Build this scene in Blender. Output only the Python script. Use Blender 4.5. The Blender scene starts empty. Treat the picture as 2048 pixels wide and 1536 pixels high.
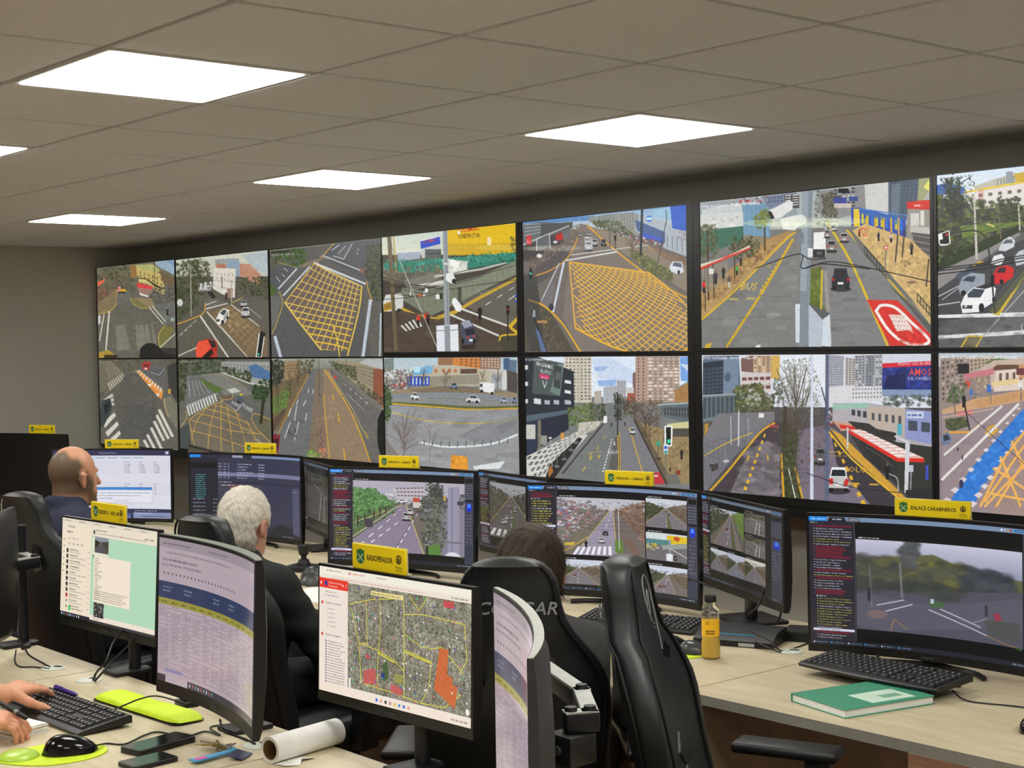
import bpy, bmesh, math, random
import numpy as np
from mathutils import Vector, Matrix

# ------------------------------------------------------------------ camera, world, exposure
SC = bpy.context.scene
COL = SC.collection
FPX, YAW, PITCH, ROLL = 3032.5, 0.863151, -0.027049, -0.016132
CAM = np.array([2.780, -2.236, 1.670])
_cy, _sy, _cp, _sp = math.cos(YAW), math.sin(YAW), math.cos(PITCH), math.sin(PITCH)
_f = np.array([-_sy * _cp, _cy * _cp, _sp]); _r0 = np.array([_cy, _sy, 0.0]); _u0 = np.cross(_r0, _f)
_cr, _sr = math.cos(ROLL), math.sin(ROLL)
_r = _cr * _r0 + _sr * _u0; _u = -_sr * _r0 + _cr * _u0
cam_data = bpy.data.cameras.new('camera'); cam = bpy.data.objects.new('camera', cam_data); COL.objects.link(cam)
cam.matrix_world = Matrix(((_r[0], _u[0], -_f[0], CAM[0]), (_r[1], _u[1], -_f[1], CAM[1]), (_r[2], _u[2], -_f[2], CAM[2]), (0, 0, 0, 1)))
cam_data.sensor_width = 36.0; cam_data.lens = FPX * 36.0 / 2048.0; cam_data.clip_start = 0.05
SC.camera = cam
W_ = bpy.data.worlds.new('world'); SC.world = W_; W_.use_nodes = True
W_.node_tree.nodes['Background'].inputs[0].default_value = (0.5, 0.5, 0.5, 1); W_.node_tree.nodes['Background'].inputs[1].default_value = 0.05
SC.view_settings.view_transform = 'Standard'; SC.view_settings.look = 'None'
SC.view_settings.gamma = 1.0; SC.view_settings.use_curve_mapping = False
SC.view_settings.exposure = 0.0
PANEL_STRENGTH = 16.0
PANEL_COLOR = (1.0, 0.98, 0.94, 1)

def project(P):
    """world points (n,3) -> pixels of the 2048x1536 frame"""
    d = np.asarray(P, float) - CAM; z = d @ _f
    return np.stack([1024 + FPX * (d @ _r) / z, 768 - FPX * (d @ _u) / z], -1)

# ------------------------------------------------------------------ helpers
R_ = random.Random(7)
rad = math.radians

def lin(c):
    return tuple(((v / 255) / 12.92 if v / 255 <= 0.04045 else ((v / 255 + 0.055) / 1.055) ** 2.4) for v in c)

MATS = {}
def mat(name, rgb, rough=0.5, metal=0.0, var=0.06, scale=30.0, bump=0.0, bscale=200.0, spec=0.5, coat=0.0):
    """procedural material: base colour varied by noise, optional noise relief; rgb in sRGB 0-255"""
    if name in MATS: return MATS[name]
    m = bpy.data.materials.new(name); m.use_nodes = True; nt = m.node_tree; N = nt.nodes; b = N['Principled BSDF']
    tc = N.new('ShaderNodeTexCoord'); no = N.new('ShaderNodeTexNoise'); no.inputs['Scale'].default_value = scale; no.inputs['Detail'].default_value = 4
    nt.links.new(tc.outputs['Object'], no.inputs['Vector'])
    rp = N.new('ShaderNodeValToRGB'); c = lin(rgb)
    rp.color_ramp.elements[0].position = 0.3; rp.color_ramp.elements[1].position = 0.7
    rp.color_ramp.elements[0].color = (*[v * (1 - var) for v in c], 1); rp.color_ramp.elements[1].color = (*[min(1, v * (1 + var)) for v in c], 1)
    nt.links.new(no.outputs['Fac'], rp.inputs['Fac']); nt.links.new(rp.outputs['Color'], b.inputs['Base Color'])
    b.inputs['Roughness'].default_value = rough; b.inputs['Metallic'].default_value = metal
    b.inputs['Specular IOR Level'].default_value = spec; b.inputs['Coat Weight'].default_value = coat
    if bump:
        n2 = N.new('ShaderNodeTexNoise'); n2.inputs['Scale'].default_value = bscale; n2.inputs['Detail'].default_value = 3
        nt.links.new(tc.outputs['Object'], n2.inputs['Vector'])
        bp = N.new('ShaderNodeBump'); bp.inputs['Strength'].default_value = bump; bp.inputs['Distance'].default_value = 0.002
        nt.links.new(n2.outputs['Fac'], bp.inputs['Height']); nt.links.new(bp.outputs['Normal'], b.inputs['Normal'])
    MATS[name] = m; return m

def wood(name, c0, c1, rough=0.45, sc=(1.0, 14.0, 14.0), joint=None):
    """wood grain running along local x"""
    if name in MATS: return MATS[name]
    m = bpy.data.materials.new(name); m.use_nodes = True; nt = m.node_tree; N = nt.nodes; b = N['Principled BSDF']
    tc = N.new('ShaderNodeTexCoord'); mp = N.new('ShaderNodeMapping'); mp.inputs['Scale'].default_value = sc
    no = N.new('ShaderNodeTexNoise'); no.inputs['Scale'].default_value = 3.2; no.inputs['Detail'].default_value = 7; no.inputs['Roughness'].default_value = 0.62; no.inputs['Distortion'].default_value = 0.6
    nt.links.new(tc.outputs['Object'], mp.inputs['Vector']); nt.links.new(mp.outputs['Vector'], no.inputs['Vector'])
    rp = N.new('ShaderNodeValToRGB'); rp.color_ramp.elements[0].position = 0.33; rp.color_ramp.elements[1].position = 0.68
    rp.color_ramp.elements[0].color = (*lin(c0), 1); rp.color_ramp.elements[1].color = (*lin(c1), 1)
    nt.links.new(no.outputs['Fac'], rp.inputs['Fac']); nt.links.new(rp.outputs['Color'], b.inputs['Base Color'])
    b.inputs['Roughness'].default_value = rough
    bp = N.new('ShaderNodeBump'); bp.inputs['Strength'].default_value = 0.08; bp.inputs['Distance'].default_value = 0.001
    nt.links.new(no.outputs['Fac'], bp.inputs['Height']); nt.links.new(bp.outputs['Normal'], b.inputs['Normal'])
    MATS[name] = m; return m

def emit(name, rgb, strength):
    if name in MATS: return MATS[name]
    m = bpy.data.materials.new(name); m.use_nodes = True; nt = m.node_tree; nt.nodes.clear()
    e = nt.nodes.new('ShaderNodeEmission'); e.inputs['Color'].default_value = rgb; e.inputs['Strength'].default_value = strength
    o = nt.nodes.new('ShaderNodeOutputMaterial'); nt.links.new(e.outputs[0], o.inputs[0]); MATS[name] = m; return m

class MB:
    """collects geometry for ONE mesh object"""
    def __init__(s): s.bm = bmesh.new(); s.T = Matrix.Identity(4)
    def _mv(s, vs, M=None):
        T = s.T @ M if M is not None else s.T
        for v in vs: v.co = T @ v.co
    def box(s, a, b, bev=0.0, seg=2, M=None):
        c = [(a[i] + b[i]) / 2 for i in range(3)]; d = [abs(b[i] - a[i]) for i in range(3)]
        t = bmesh.new(); bmesh.ops.create_cube(t, size=1.0)
        for v in t.verts: v.co = Vector((v.co.x * d[0] + c[0], v.co.y * d[1] + c[1], v.co.z * d[2] + c[2]))
        if bev > 0: bmesh.ops.bevel(t, geom=t.edges[:], offset=min(bev, min(d) * 0.49), segments=seg, profile=0.5, affect='EDGES')
        s._take(t, M, smooth=bev > 0); return s
    def _take(s, t, M=None, smooth=False):
        T = s.T @ M if M is not None else s.T
        mp = {}
        for v in t.verts: mp[v] = s.bm.verts.new(T @ v.co)
        for f in t.faces:
            try: g = s.bm.faces.new([mp[v] for v in f.verts]); g.smooth = smooth
            except ValueError: pass
        t.free()
    def raw(s, verts, faces, smooth=True, M=None):
        T = s.T @ M if M is not None else s.T
        vs = [s.bm.verts.new(T @ Vector(v)) for v in verts]
        for f in faces:
            try: g = s.bm.faces.new([vs[i] for i in f]); g.smooth = smooth
            except ValueError: pass
        return s
    def rings(s, rings, cap=True, closed=True, smooth=True, M=None):
        n = len(rings[0]); V = [p for r in rings for p in r]; F = []
        for i in range(len(rings) - 1):
            for j in range(n if closed else n - 1):
                F.append((i * n + j, i * n + (j + 1) % n, (i + 1) * n + (j + 1) % n, (i + 1) * n + j))
        if cap: F.append(tuple(range(n - 1, -1, -1))); F.append(tuple((len(rings) - 1) * n + k for k in range(n)))
        return s.raw(V, F, smooth, M)
    def tube(s, pts, r, n=8, cap=True, M=None):
        pts = [Vector(p) for p in pts]; rr = r if isinstance(r, (list, tuple)) else [r] * len(pts)
        t0 = (pts[1] - pts[0]).normalized(); up = Vector((0, 0, 1)) if abs(t0.z) < 0.9 else Vector((1, 0, 0))
        a = t0.cross(up).normalized(); R = []
        for i, p in enumerate(pts):
            t = (pts[min(i + 1, len(pts) - 1)] - pts[max(i - 1, 0)]).normalized()
            a = (a - t * a.dot(t)).normalized(); b = t.cross(a)
            R.append([p + rr[i] * (math.cos(2 * math.pi * k / n) * a + math.sin(2 * math.pi * k / n) * b) for k in range(n)])
        return s.rings(R, cap, True, True, M)
    def lathe(s, prof, n=24, c=(0, 0, 0), M=None, cap=True):
        R = [[(c[0] + r * math.cos(2 * math.pi * k / n), c[1] + r * math.sin(2 * math.pi * k / n), c[2] + z) for k in range(n)] for r, z in prof]
        return s.rings(R, cap, True, True, M)
    def prism(s, poly, z0, z1, bev=0.0, seg=2, M=None):
        t = bmesh.new(); vs = [t.verts.new((x, y, z0)) for x, y in poly]; f = t.faces.new(vs)
        r = bmesh.ops.extrude_face_region(t, geom=[f])
        for e in r['geom']:
            if isinstance(e, bmesh.types.BMVert): e.co.z = z1
        bmesh.ops.recalc_face_normals(t, faces=t.faces[:])
        if bev > 0:
            es = [e for e in t.edges if abs(e.verts[0].co.z - e.verts[1].co.z) < 1e-7]
            bmesh.ops.bevel(t, geom=es, offset=bev, segments=seg, profile=0.5, affect='EDGES')
        s._take(t, M, smooth=False); return s
    def build(s, name, m, parent=None, fix=True, auto=True):
        if fix: bmesh.ops.recalc_face_normals(s.bm, faces=s.bm.faces[:])
        me = bpy.data.meshes.new(name); s.bm.to_mesh(me); s.bm.free()
        if m is not None: me.materials.append(m)
        if auto:
            try: me.set_sharp_from_angle(angle=rad(40))
            except Exception: pass
        return link(name, me, parent)

def link(name, me, parent=None):
    o = bpy.data.objects.new(name, me); COL.objects.link(o)
    if parent is not None: o.parent = parent
    return o
def thing(name, label, cat, loc=(0, 0, 0), rz=0.0, group=None):
    o = bpy.data.objects.new(name, None); COL.objects.link(o); o.empty_display_size = 0.05
    o.location = loc; o.rotation_euler = (0, 0, rz); tag(o, label, cat, group); return o
def tag(o, label, cat, group=None):
    o['label'] = label; o['category'] = cat
    if group: o['group'] = group
    return o
def struct(o): o['kind'] = 'structure'; return o
def copy_tree(o, parent=None):
    c = o.copy(); COL.objects.link(c); c.parent = parent
    for ch in list(o.children): copy_tree(ch, c)
    return c
def spline(pts, n=8):
    """Catmull-Rom through the points"""
    P = [Vector(p) for p in pts]; P = [2 * P[0] - P[1]] + P + [2 * P[-1] - P[-2]]; out = []
    for i in range(1, len(P) - 2):
        for k in range(n):
            t = k / n; a, b, c, d = P[i - 1], P[i], P[i + 1], P[i + 2]
            out.append(0.5 * ((2 * b) + (c - a) * t + (2 * a - 5 * b + 4 * c - d) * t * t + (3 * b - a - 3 * c + d) * t ** 3))
    out.append(P[-2]); return out
def text_mesh(txt, size, bold=0.0, extrude=0.0, align='CENTER', shear=0.0):
    cu = bpy.data.curves.new('lettering', 'FONT'); cu.body = txt; cu.size = size; cu.align_x = align; cu.align_y = 'CENTER'
    cu.offset = bold; cu.extrude = extrude; cu.resolution_u = 3; cu.shear = shear
    o = bpy.data.objects.new('lettering', cu); COL.objects.link(o)
    me = bpy.data.meshes.new_from_object(o.evaluated_get(bpy.context.evaluated_depsgraph_get()))
    bpy.data.objects.remove(o); bpy.data.curves.remove(cu); return me
def squash_text(me, w, h=None):
    co = np.zeros(len(me.vertices) * 3); me.vertices.foreach_get('co', co); co = co.reshape(-1, 3)
    k = w / max(1e-6, co[:, 0].max() - co[:, 0].min()); co[:, 0] = (co[:, 0] - (co[:, 0].max() + co[:, 0].min()) / 2) * k
    if h: co[:, 1] = (co[:, 1] - (co[:, 1].max() + co[:, 1].min()) / 2) * h / max(1e-6, co[:, 1].max() - co[:, 1].min())
    me.vertices.foreach_set('co', co.ravel()); me.update(); return me

BLACK = mat('black_plastic', (20, 21, 22), 0.42, bump=0.15, bscale=900, var=0.1)
GLOSS = mat('black_gloss', (9, 9, 10), 0.12, var=0.05)
LEATHER = mat('black_leather', (30, 34, 35), 0.4, bump=0.25, bscale=500, var=0.12)
METAL = mat('brushed_metal', (150, 150, 148), 0.35, metal=0.9)
DKMETAL = mat('dark_metal', (40, 41, 43), 0.4, metal=0.6)
WHITE = mat('white_plastic', (225, 228, 224), 0.45)
# ------------------------------------------------------------------ the room
XL, XR, YB, YF, ZC = -7.33, 4.3, 2.88, -4.2, 2.395
WALLM = mat('wall_paint', (184, 184, 172), 0.85, bump=0.12, bscale=350, var=0.02, scale=4)
def wallbox(name, a, b, m): return struct(MB().box(a, b).build(name, m))
wallbox('wall_back', (XL - .1, YB, 0), (XR + .1, YB + .1, ZC + .15), WALLM)
wallbox('wall_left', (XL - .1, YF, 0), (XL, YB, ZC + .15), WALLM)
WALL2 = mat('wall_paint_pale', (222, 218, 208), 0.85, bump=0.12, bscale=350, var=0.02, scale=4)
wallbox('wall_right', (XR, YF, 0), (XR + .1, YB, ZC + .15), WALL2)
wallbox('wall_front', (XL - .1, YF - .1, 0), (XR + .1, YF, ZC + .15), WALL2)
FLOORM = wood('floor_wood', (126, 80, 52), (168, 118, 82), 0.35, (1.2, 12, 12))
fl = struct(MB().box((XL, YF, -.1), (XR, YB, -.006)).build('floor', mat('floor_gap', (30, 18, 10), 0.8)))
PLB = MB().box((-.599, -.094, -.01), (.599, .094, 0), bev=0.0015, seg=1); plank_me = PLB.build('floor_plank', FLOORM, fl); plank_me = plank_me
_first = True
for j in range(int((YB - YF) / .19)):
    for i in range(-1, 10):
        x = XL + .6 + i * 1.2 + (j % 3) * .4; y = YF + .1 + j * .19
        if not (-2.4 < x < 2.6 and -.9 < y < 2.4): continue
        if _first: o = plank_me; _first = False
        else: o = link('floor_plank', plank_me.data, fl)
        o.location = (x, y, 0)
rest = MB()
rest.box((XL, YF, -.006), (-3.0, YB, 0)); rest.box((3.2, YF, -.006), (XR, YB, 0)); rest.box((-3.0, YF, -.006), (3.2, -.99, 0)); rest.box((-3.0, 2.49, -.006), (3.2, YB, 0))
rest.build('floor_boarding', FLOORM, fl)

# suspended ceiling: tiles, tee bars, light panels (grid pitch 0.6 m)
CEILM = mat('ceiling_slab', (60, 60, 58), 0.9)
TILEM = mat('ceiling_tile', (218, 224, 227), 0.9, bump=0.5, bscale=260, var=0.03, scale=60)
TBARM = mat('ceiling_tee', (186, 188, 188), 0.5)
ceil = struct(MB().box((XL, YF, ZC + .1), (XR, YB, ZC + .14)).build('ceiling', CEILM))
LIGHTS = {}
LT = [(-9, 2), (-5, 2), (-2, 2), (3, 2), (-8, -1), (-5, -1), (-2, -1), (1, -1), (4, -1), (-8, -4), (-5, -4), (-2, -4), (1, -4), (4, -4)]
T = 0.6
tile0 = None
i0, i1, j0, j1 = int(math.floor(XL / T)) , int(math.ceil(XR / T)), int(math.floor(YF / T)), int(math.ceil(YB / T))
def tile_mesh(ax, bx, ay, by):
    # tegular tile: the face hangs a little below the bars
    return MB().box((ax, ay, -.006), (bx, by, .012), bev=0.003, seg=1)
tile_full = None; far = MB()
for i in range(i0, i1):
    for j in range(j0, j1):
        if (i, j) in LT: continue
        ax, bx, ay, by = i * T + .0105, (i + 1) * T - .0105, j * T + .0105, (j + 1) * T - .0105
        clip = ax < XL + .02 or bx > XR - .02 or ay < YF + .02 or by > YB - .02
        ax, bx, ay, by = max(ax, XL + .012), min(bx, XR - .012), max(ay, YF + .012), min(by, YB - .012)
        if bx - ax < .02 or by - ay < .02: continue
        vis = -13 <= i <= 3 and -2 <= j <= 4
        if not vis:
            far.box((ax, ay, ZC - .006), (bx, by, ZC + .012)); continue
        if clip:
            tile_mesh(ax, bx, ay, by).build('ceiling_tile', TILEM, ceil).location.z = ZC
        else:
            if tile_full is None: tile_full = tile_mesh(-T / 2 + .0105, T / 2 - .0105, -T / 2 + .0105, T / 2 - .0105).build('ceiling_tile', TILEM, ceil); o = tile_full
            else: o = link('ceiling_tile', tile_full.data, ceil)
            o.location = ((i + .5) * T, (j + .5) * T, ZC)
fo = far.build('ceiling_tile_field', TILEM, ceil); fo['kind'] = 'stuff'
for j in range(j0, j1 + 1):
    if YF + .02 < j * T < YB - .02: MB().box((XL, j * T - .012, ZC + .004), (XR, j * T + .012, ZC + .03)).build('ceiling_runner', TBARM, ceil)
for i in range(i0, i1 + 1):
    if XL + .02 < i * T < XR - .02: MB().box((i * T - .012, YF, ZC + .006), (i * T + .012, YB, ZC + .03)).build('ceiling_cross_tee', TBARM, ceil)
for n, (a, b) in enumerate((((XL, YB - .02, ZC - .004), (XR, YB, ZC + .01)), ((XL, YF, ZC - .004), (XL + .02, YB, ZC + .01)))):
    MB().box(a, b).build('ceiling_edge_angle', TBARM, ceil)
PANEL = emit('panel_light', PANEL_COLOR, PANEL_STRENGTH)
LBL = {(-9, 2): 'square glowing ceiling panel farthest away, nearest the end wall', (-5, 2): 'square glowing ceiling panel above the middle of the video wall row', (-2, 2): 'square glowing ceiling panel nearest the large right-hand wall displays',
       (-2, -1): 'largest glowing ceiling panel, above the foreground desks', (-5, -1): 'square glowing ceiling panel cut off by the left picture edge'}
for (i, j) in LT:
    lt = thing('ceiling_light', LBL.get((i, j), 'square glowing ceiling panel overhead outside the picture'), 'ceiling light', ((i + .5) * T, (j + .5) * T, ZC), 0, 'flush square ceiling light panels')
    h = T / 2 - .013
    f = MB()
    for a, b in (((-h, -h, -.008), (h, -h + .014, .02)), ((-h, h - .014, -.008), (h, h, .02)), ((-h, -h + .014, -.008), (-h + .014, h - .014, .02)), ((h - .014, -h + .014, -.008), (h, h - .014, .02))): f.box(a, b)
    f.build('frame', WHITE, lt)
    k = h - .014
    MB().box((-k, -k, -.011), (k, k, .012)).build('diffuser', PANEL, lt)

# ------------------------------------------------------------------ desks
DESKM = wood('desk_laminate', (192, 179, 146), (216, 204, 172), 0.42, (1.0, 9.0, 9.0))
EDGEM = mat('desk_edge_band', (140, 136, 124), 0.5)
PEDM = wood('desk_panel_wood', (120, 104, 80), (150, 132, 104), 0.5, (9, 1.0, 1.0))
HZ = 0.74
def desk(name, label, x0, x1, y0, y1, panel=None, drawers=None, ends=(True, True)):
    t = thing(name, label, 'desk', ((x0 + x1) / 2, (y0 + y1) / 2, 0), 0, 'control room desks')
    w, d = (x1 - x0) / 2, (y1 - y0) / 2
    MB().box((-w + .0015, -d + .0015, HZ - .026), (w - .0015, d - .0015, HZ)).build('desk_top', DESKM, t)
    MB().box((-w + .001, -d, HZ - .0265), (w - .001, -d + .0016, HZ - .0003)).build('edge_band', EDGEM, t)
    MB().box((-w + .001, d - .0016, HZ - .0265), (w - .001, d, HZ - .0003)).build('edge_band', EDGEM, t)
    for s in (0, 1):
        if ends[s]:
            x = (-w + .004, -w + .03) if s == 0 else (w - .03, w - .004)
            MB().box((x[0], -d + .04, 0), (x[1], d - .04, HZ - .026)).build('leg_panel', PEDM, t)
    if panel is not None: MB().box((-w + .03, panel - .01, .28), (w - .03, panel + .008, HZ - .027)).build('modesty_panel', PEDM, t)
    if drawers:
        a, b = drawers
        body = MB().box((a, -d + .06, .06), (b, d - .25, HZ - .028)).build('pedestal', PEDM, t)
        for k in range(3):
            z1 = HZ - .04 - k * .205; dr = MB().box((a + .004, -d + .042, z1 - .197), (b - .004, -d + .059, z1), bev=.002, seg=1).build('drawer', PEDM, t)
            c = (a + b) / 2 + .06
            MB().tube([(c - .055, -d + .043, z1 - .06), (c - .055, -d + .022, z1 - .06), (c + .055, -d + .022, z1 - .06), (c + .055, -d + .043, z1 - .06)], .005, 8).build('handle', METAL, dr)
    return t
R1A, R1B, R2A, R2B = 0.70, 1.70, -1.10, -0.285
desk('operator_desk', 'pale wood desk with orange juice bottle and yellow mouse pad on it', -1.80, .0255, R1A, R1B, .55 - .2, (.45, .87))
desk('operator_desk', 'pale wood desk under the keyboard and green notebook', .0285, 1.93, R1A, R1B, None, None)
desk('operator_desk', 'pale wood desk behind the white-haired man, with joystick', -3.63, -1.803, R1A, R1B, .35, (.45, .87))
desk('operator_desk', 'pale wood desk in front of the bald man', -5.46, -3.633, R1A, R1B, .35, None)
desk('operator_desk', 'pale wood desk farthest away by the end wall', -7.28, -5.463, R1A, R1B, .35, None)
desk('dispatch_desk', 'pale wood foreground desk with lime wrist rest and keys on it', -1.338, -.1825, R2A, R2B, .28, None)
desk('dispatch_desk', 'pale wood foreground desk end with the paper roll on it', -.1795, 1.65, R2A, R2B, .28, None)
desk('dispatch_desk', 'pale wood foreground desk beyond the hands, under the dark monitor arm', -3.05, -1.341, R2A, R2B, .28, None)
# ------------------------------------------------------------------ what the screens show: flat pictures drawn by code into generated images
_GLY = {}
def glyph_tris(txt):
    """triangles of a line of text, cap height about 0.7, origin at left baseline"""
    if txt in _GLY: return _GLY[txt]
    cu = bpy.data.curves.new('t', 'FONT'); cu.body = txt; cu.size = 1.0; cu.resolution_u = 1; cu.offset = 0.012
    o = bpy.data.objects.new('t', cu); COL.objects.link(o); me = o.to_mesh(); me.calc_loop_triangles()
    co = np.array([v.co[:2] for v in me.vertices]); tr = [tuple(t.vertices) for t in me.loop_triangles]
    o.to_mesh_clear(); bpy.data.objects.remove(o); bpy.data.curves.remove(cu)
    _GLY[txt] = (co, tr); return _GLY[txt]

class Cv:
    """canvas over photo pixels x0..x1, y0..y1; input coordinates are (photo - o) * k"""
    def __init__(s, x0, y0, x1, y1, o=(0, 0), k=1.0, S=2, bg=(90, 90, 88), seed=1):
        s.x0, s.y0, s.S = x0, y0, S; s.W, s.H = int((x1 - x0) * S), int((y1 - y0) * S)
        s.a = np.empty((s.H, s.W, 3), np.float32); s.a[:] = bg; s.o, s.k = o, k; s.rs = np.random.RandomState(seed)
    def q(s, p):
        p = np.asarray(p, float); return ((p / s.k) + np.array(s.o) - np.array([s.x0, s.y0])) * s.S
    def wd(s, w): return max(w / s.k * s.S, 0.9)
    def _poly(s, P):
        x0, y0 = np.floor(P.min(0)).astype(int); x1, y1 = np.ceil(P.max(0)).astype(int) + 1
        x0, y0, x1, y1 = max(x0, 0), max(y0, 0), min(x1, s.W), min(y1, s.H)
        if x1 <= x0 or y1 <= y0: return None
        X = np.arange(x0, x1) + .5; Y = (np.arange(y0, y1) + .5)[:, None]
        m = np.zeros((y1 - y0, x1 - x0), bool); n = len(P)
        for i in range(n):
            ax, ay = P[i]; bx, by = P[(i + 1) % n]
            if ay == by: continue
            c = (ay > Y) != (by > Y)
            xi = (bx - ax) * (Y - ay) / (by - ay) + ax
            m ^= c & (X < xi)
        return (slice(y0, y1), slice(x0, x1)), m
    def _put(s, r, c, a=1.0):
        if r is None: return
        sl, m = r; v = s.a[sl]
        v[m] = v[m] * (1 - a) + np.asarray(c, np.float32) * a
    def P(s, pts, c, a=1.0): s._put(s._poly(s.q(pts)), c, a); return s
    def R(s, x0, y0, x1, y1, c, a=1.0): return s.P([(x0, y0), (x1, y0), (x1, y1), (x0, y1)], c, a)
    def grad(s, pts, c0, c1, a=1.0, c2=None):
        r = s._poly(s.q(pts))
        if r is None: return s
        sl, m = r; h = m.shape[0]; t = np.linspace(0, 1, h)[:, None, None]
        c0, c1 = np.asarray(c0, np.float32), np.asarray(c1, np.float32); col = c0 * (1 - t) + c1 * t
        col = np.broadcast_to(col, m.shape + (3,)); v = s.a[sl]; v[m] = v[m] * (1 - a) + col[m] * a; return s
    def L(s, pts, w, c, a=1.0):
        Q = s.q(pts); w = s.wd(w) / 2
        for i in range(len(Q) - 1):
            d = Q[i + 1] - Q[i]; l = np.hypot(*d)
            if l < 1e-6: continue
            n = np.array([-d[1], d[0]]) / l * w; e = d / l * w * .5
            s._put(s._poly(np.array([Q[i] - e + n, Q[i + 1] + e + n, Q[i + 1] + e - n, Q[i] - e - n])), c, a)
        return s
    def C(s, pts, w, c, a=1.0, n=6): return s.L([tuple(p)[:2] for p in spline([(x, y, 0) for x, y in pts], n)], w, c, a)
    def taper(s, p0, p1, w0, w1, c, a=1.0):
        p0, p1 = np.array(p0, float), np.array(p1, float); d = p1 - p0; n = np.array([-d[1], d[0]]) / np.hypot(*d)
        return s.P([p0 + n * w0 / 2, p1 + n * w1 / 2, p1 - n * w1 / 2, p0 - n * w0 / 2], c, a)
    def D(s, p0, p1, w0, w1, c, n, duty=.5, a=1.0, pw=1.0):
        """dashes from p0 (far, width w0) to p1 (near, width w1)"""
        p0, p1 = np.array(p0, float), np.array(p1, float)
        for i in range(n):
            t0, t1 = (i / n) ** pw, ((i + duty) / n) ** pw
            s.taper(p0 + (p1 - p0) * t0, p0 + (p1 - p0) * t1, w0 + (w1 - w0) * t0, w0 + (w1 - w0) * t1, c, a)
        return s
    def E(s, cx, cy, rx, ry, c, a=1.0, n=16):
        t = np.linspace(0, 2 * np.pi, n, endpoint=False); return s.P(np.stack([cx + rx * np.cos(t), cy + ry * np.sin(t)], 1), c, a)
    def B(s, pts, cols, n, r0, r1, a=.8, sx=1.0):
        """n random blobs (leaves, mottling) inside a polygon"""
        Q = s.q(pts); r = s._poly(Q)
        if r is None: return s
        sl, m = r; ys, xs = np.nonzero(m)
        if len(ys) == 0: return s
        k = s.rs.randint(0, len(ys), n); kk = s.S / s.k; cols = np.asarray(cols, np.float32)
        for i in k:
            y, x = ys[i] + sl[0].start, xs[i] + sl[1].start; R = (r0 + (r1 - r0) * s.rs.rand()) * kk; Rx = max(R * sx, .7); Ry = max(R, .7)
            ya, yb, xa, xb = max(int(y - Ry), 0), min(int(y + Ry) + 1, s.H), max(int(x - Rx), 0), min(int(x + Rx) + 1, s.W)
            if yb <= ya or xb <= xa: continue
            c = cols[s.rs.randint(len(cols))] * (.85 + .3 * s.rs.rand())
            v = s.a[ya:yb, xa:xb]
            if Rx > 1.6 and Ry > 1.6:
                w_ = a * np.clip(1.35 - 1.15 * (((np.arange(xa, xb) - x) / Rx) ** 2 + (((np.arange(ya, yb) - y) / Ry) ** 2)[:, None]), 0, 1)[..., None]; v[:] = v * (1 - w_) + c * w_
            else: v[:] = v * (1 - a) + c * a
        return s
    def tree(s, cx, cy, rx, ry, cols, n=220, r=(2, 5), a=.75, trunk=None, tw=4, tc=(60, 48, 38)):
        if trunk: s.L([(cx, cy), trunk], tw, tc)
        for k in range(5):
            t = s.rs.rand() * 6.28; e = .45; ex, ey = cx + e * rx * math.cos(t), cy + e * ry * math.sin(t)
            th = np.linspace(0, 2 * np.pi, 14, endpoint=False); rr = .55 + .25 * s.rs.rand(14)
            s.B(np.stack([ex + rx * rr * np.cos(th), ey + ry * rr * np.sin(th)], 1), cols, n // 5, r[0], r[1], a)
        return s
    def bare(s, x, y, h, w, c=(70, 60, 52), n=26, lw=1.5, a=.8):
        """leafless tree: base x,y, height h, spread w"""
        s.taper((x, y), (x, y - h * .55), lw * 2.4, lw * 1.2, c, a)
        for k in range(n):
            y0 = y - h * (.25 + .5 * s.rs.rand()); dx = (s.rs.rand() - .5) * w; dy = h * (.12 + .35 * s.rs.rand())
            s.L([(x, y0), (x + dx * .5, y0 - dy * .45), (x + dx, max(y0 - dy, y - h))], lw * (.5 + .5 * s.rs.rand()), c, a)
        return s
    def bil(s, quad, u, v):
        a, b, c, d = [np.array(q, float) for q in quad]; return (a * (1 - u) + b * u) * (1 - v) + (d * (1 - u) + c * u) * v
    def Wn(s, quad, nx, ny, fx, fy, c, a=1.0, alt=None, skip=0.0):
        """window grid in a quad TL,TR,BR,BL; fx, fy: share of a cell that is glass"""
        for i in range(nx):
            for j in range(ny):
                if s.rs.rand() < skip: continue
                u0, u1, v0, v1 = (i + .5 - fx / 2) / nx, (i + .5 + fx / 2) / nx, (j + .5 - fy / 2) / ny, (j + .5 + fy / 2) / ny
                cc = c if alt is None or s.rs.rand() < .6 else alt
                s.P([s.bil(quad, u0, v0), s.bil(quad, u1, v0), s.bil(quad, u1, v1), s.bil(quad, u0, v1)], cc, a)
        return s
    def G(s, quad, nu, nv, w, c, a=1.0, edge=True):
        """lattice of straight lines in a quad"""
        for i in range(0 if edge else 1, nu + (1 if edge else 0)): s.L([s.bil(quad, i / nu, 0), s.bil(quad, i / nu, 1)], w, c, a)
        for j in range(0 if edge else 1, nv + (1 if edge else 0)): s.L([s.bil(quad, 0, j / nv), s.bil(quad, 1, j / nv)], w, c, a)
        return s
    def zebra(s, quad, n, c=(215, 215, 210), duty=.5, a=1.0):
        for i in range(n):
            u0, u1 = i / n, (i + duty) / n
            s.P([s.bil(quad, u0, 0), s.bil(quad, u1, 0), s.bil(quad, u1, 1), s.bil(quad, u0, 1)], c, a)
        return s
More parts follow.
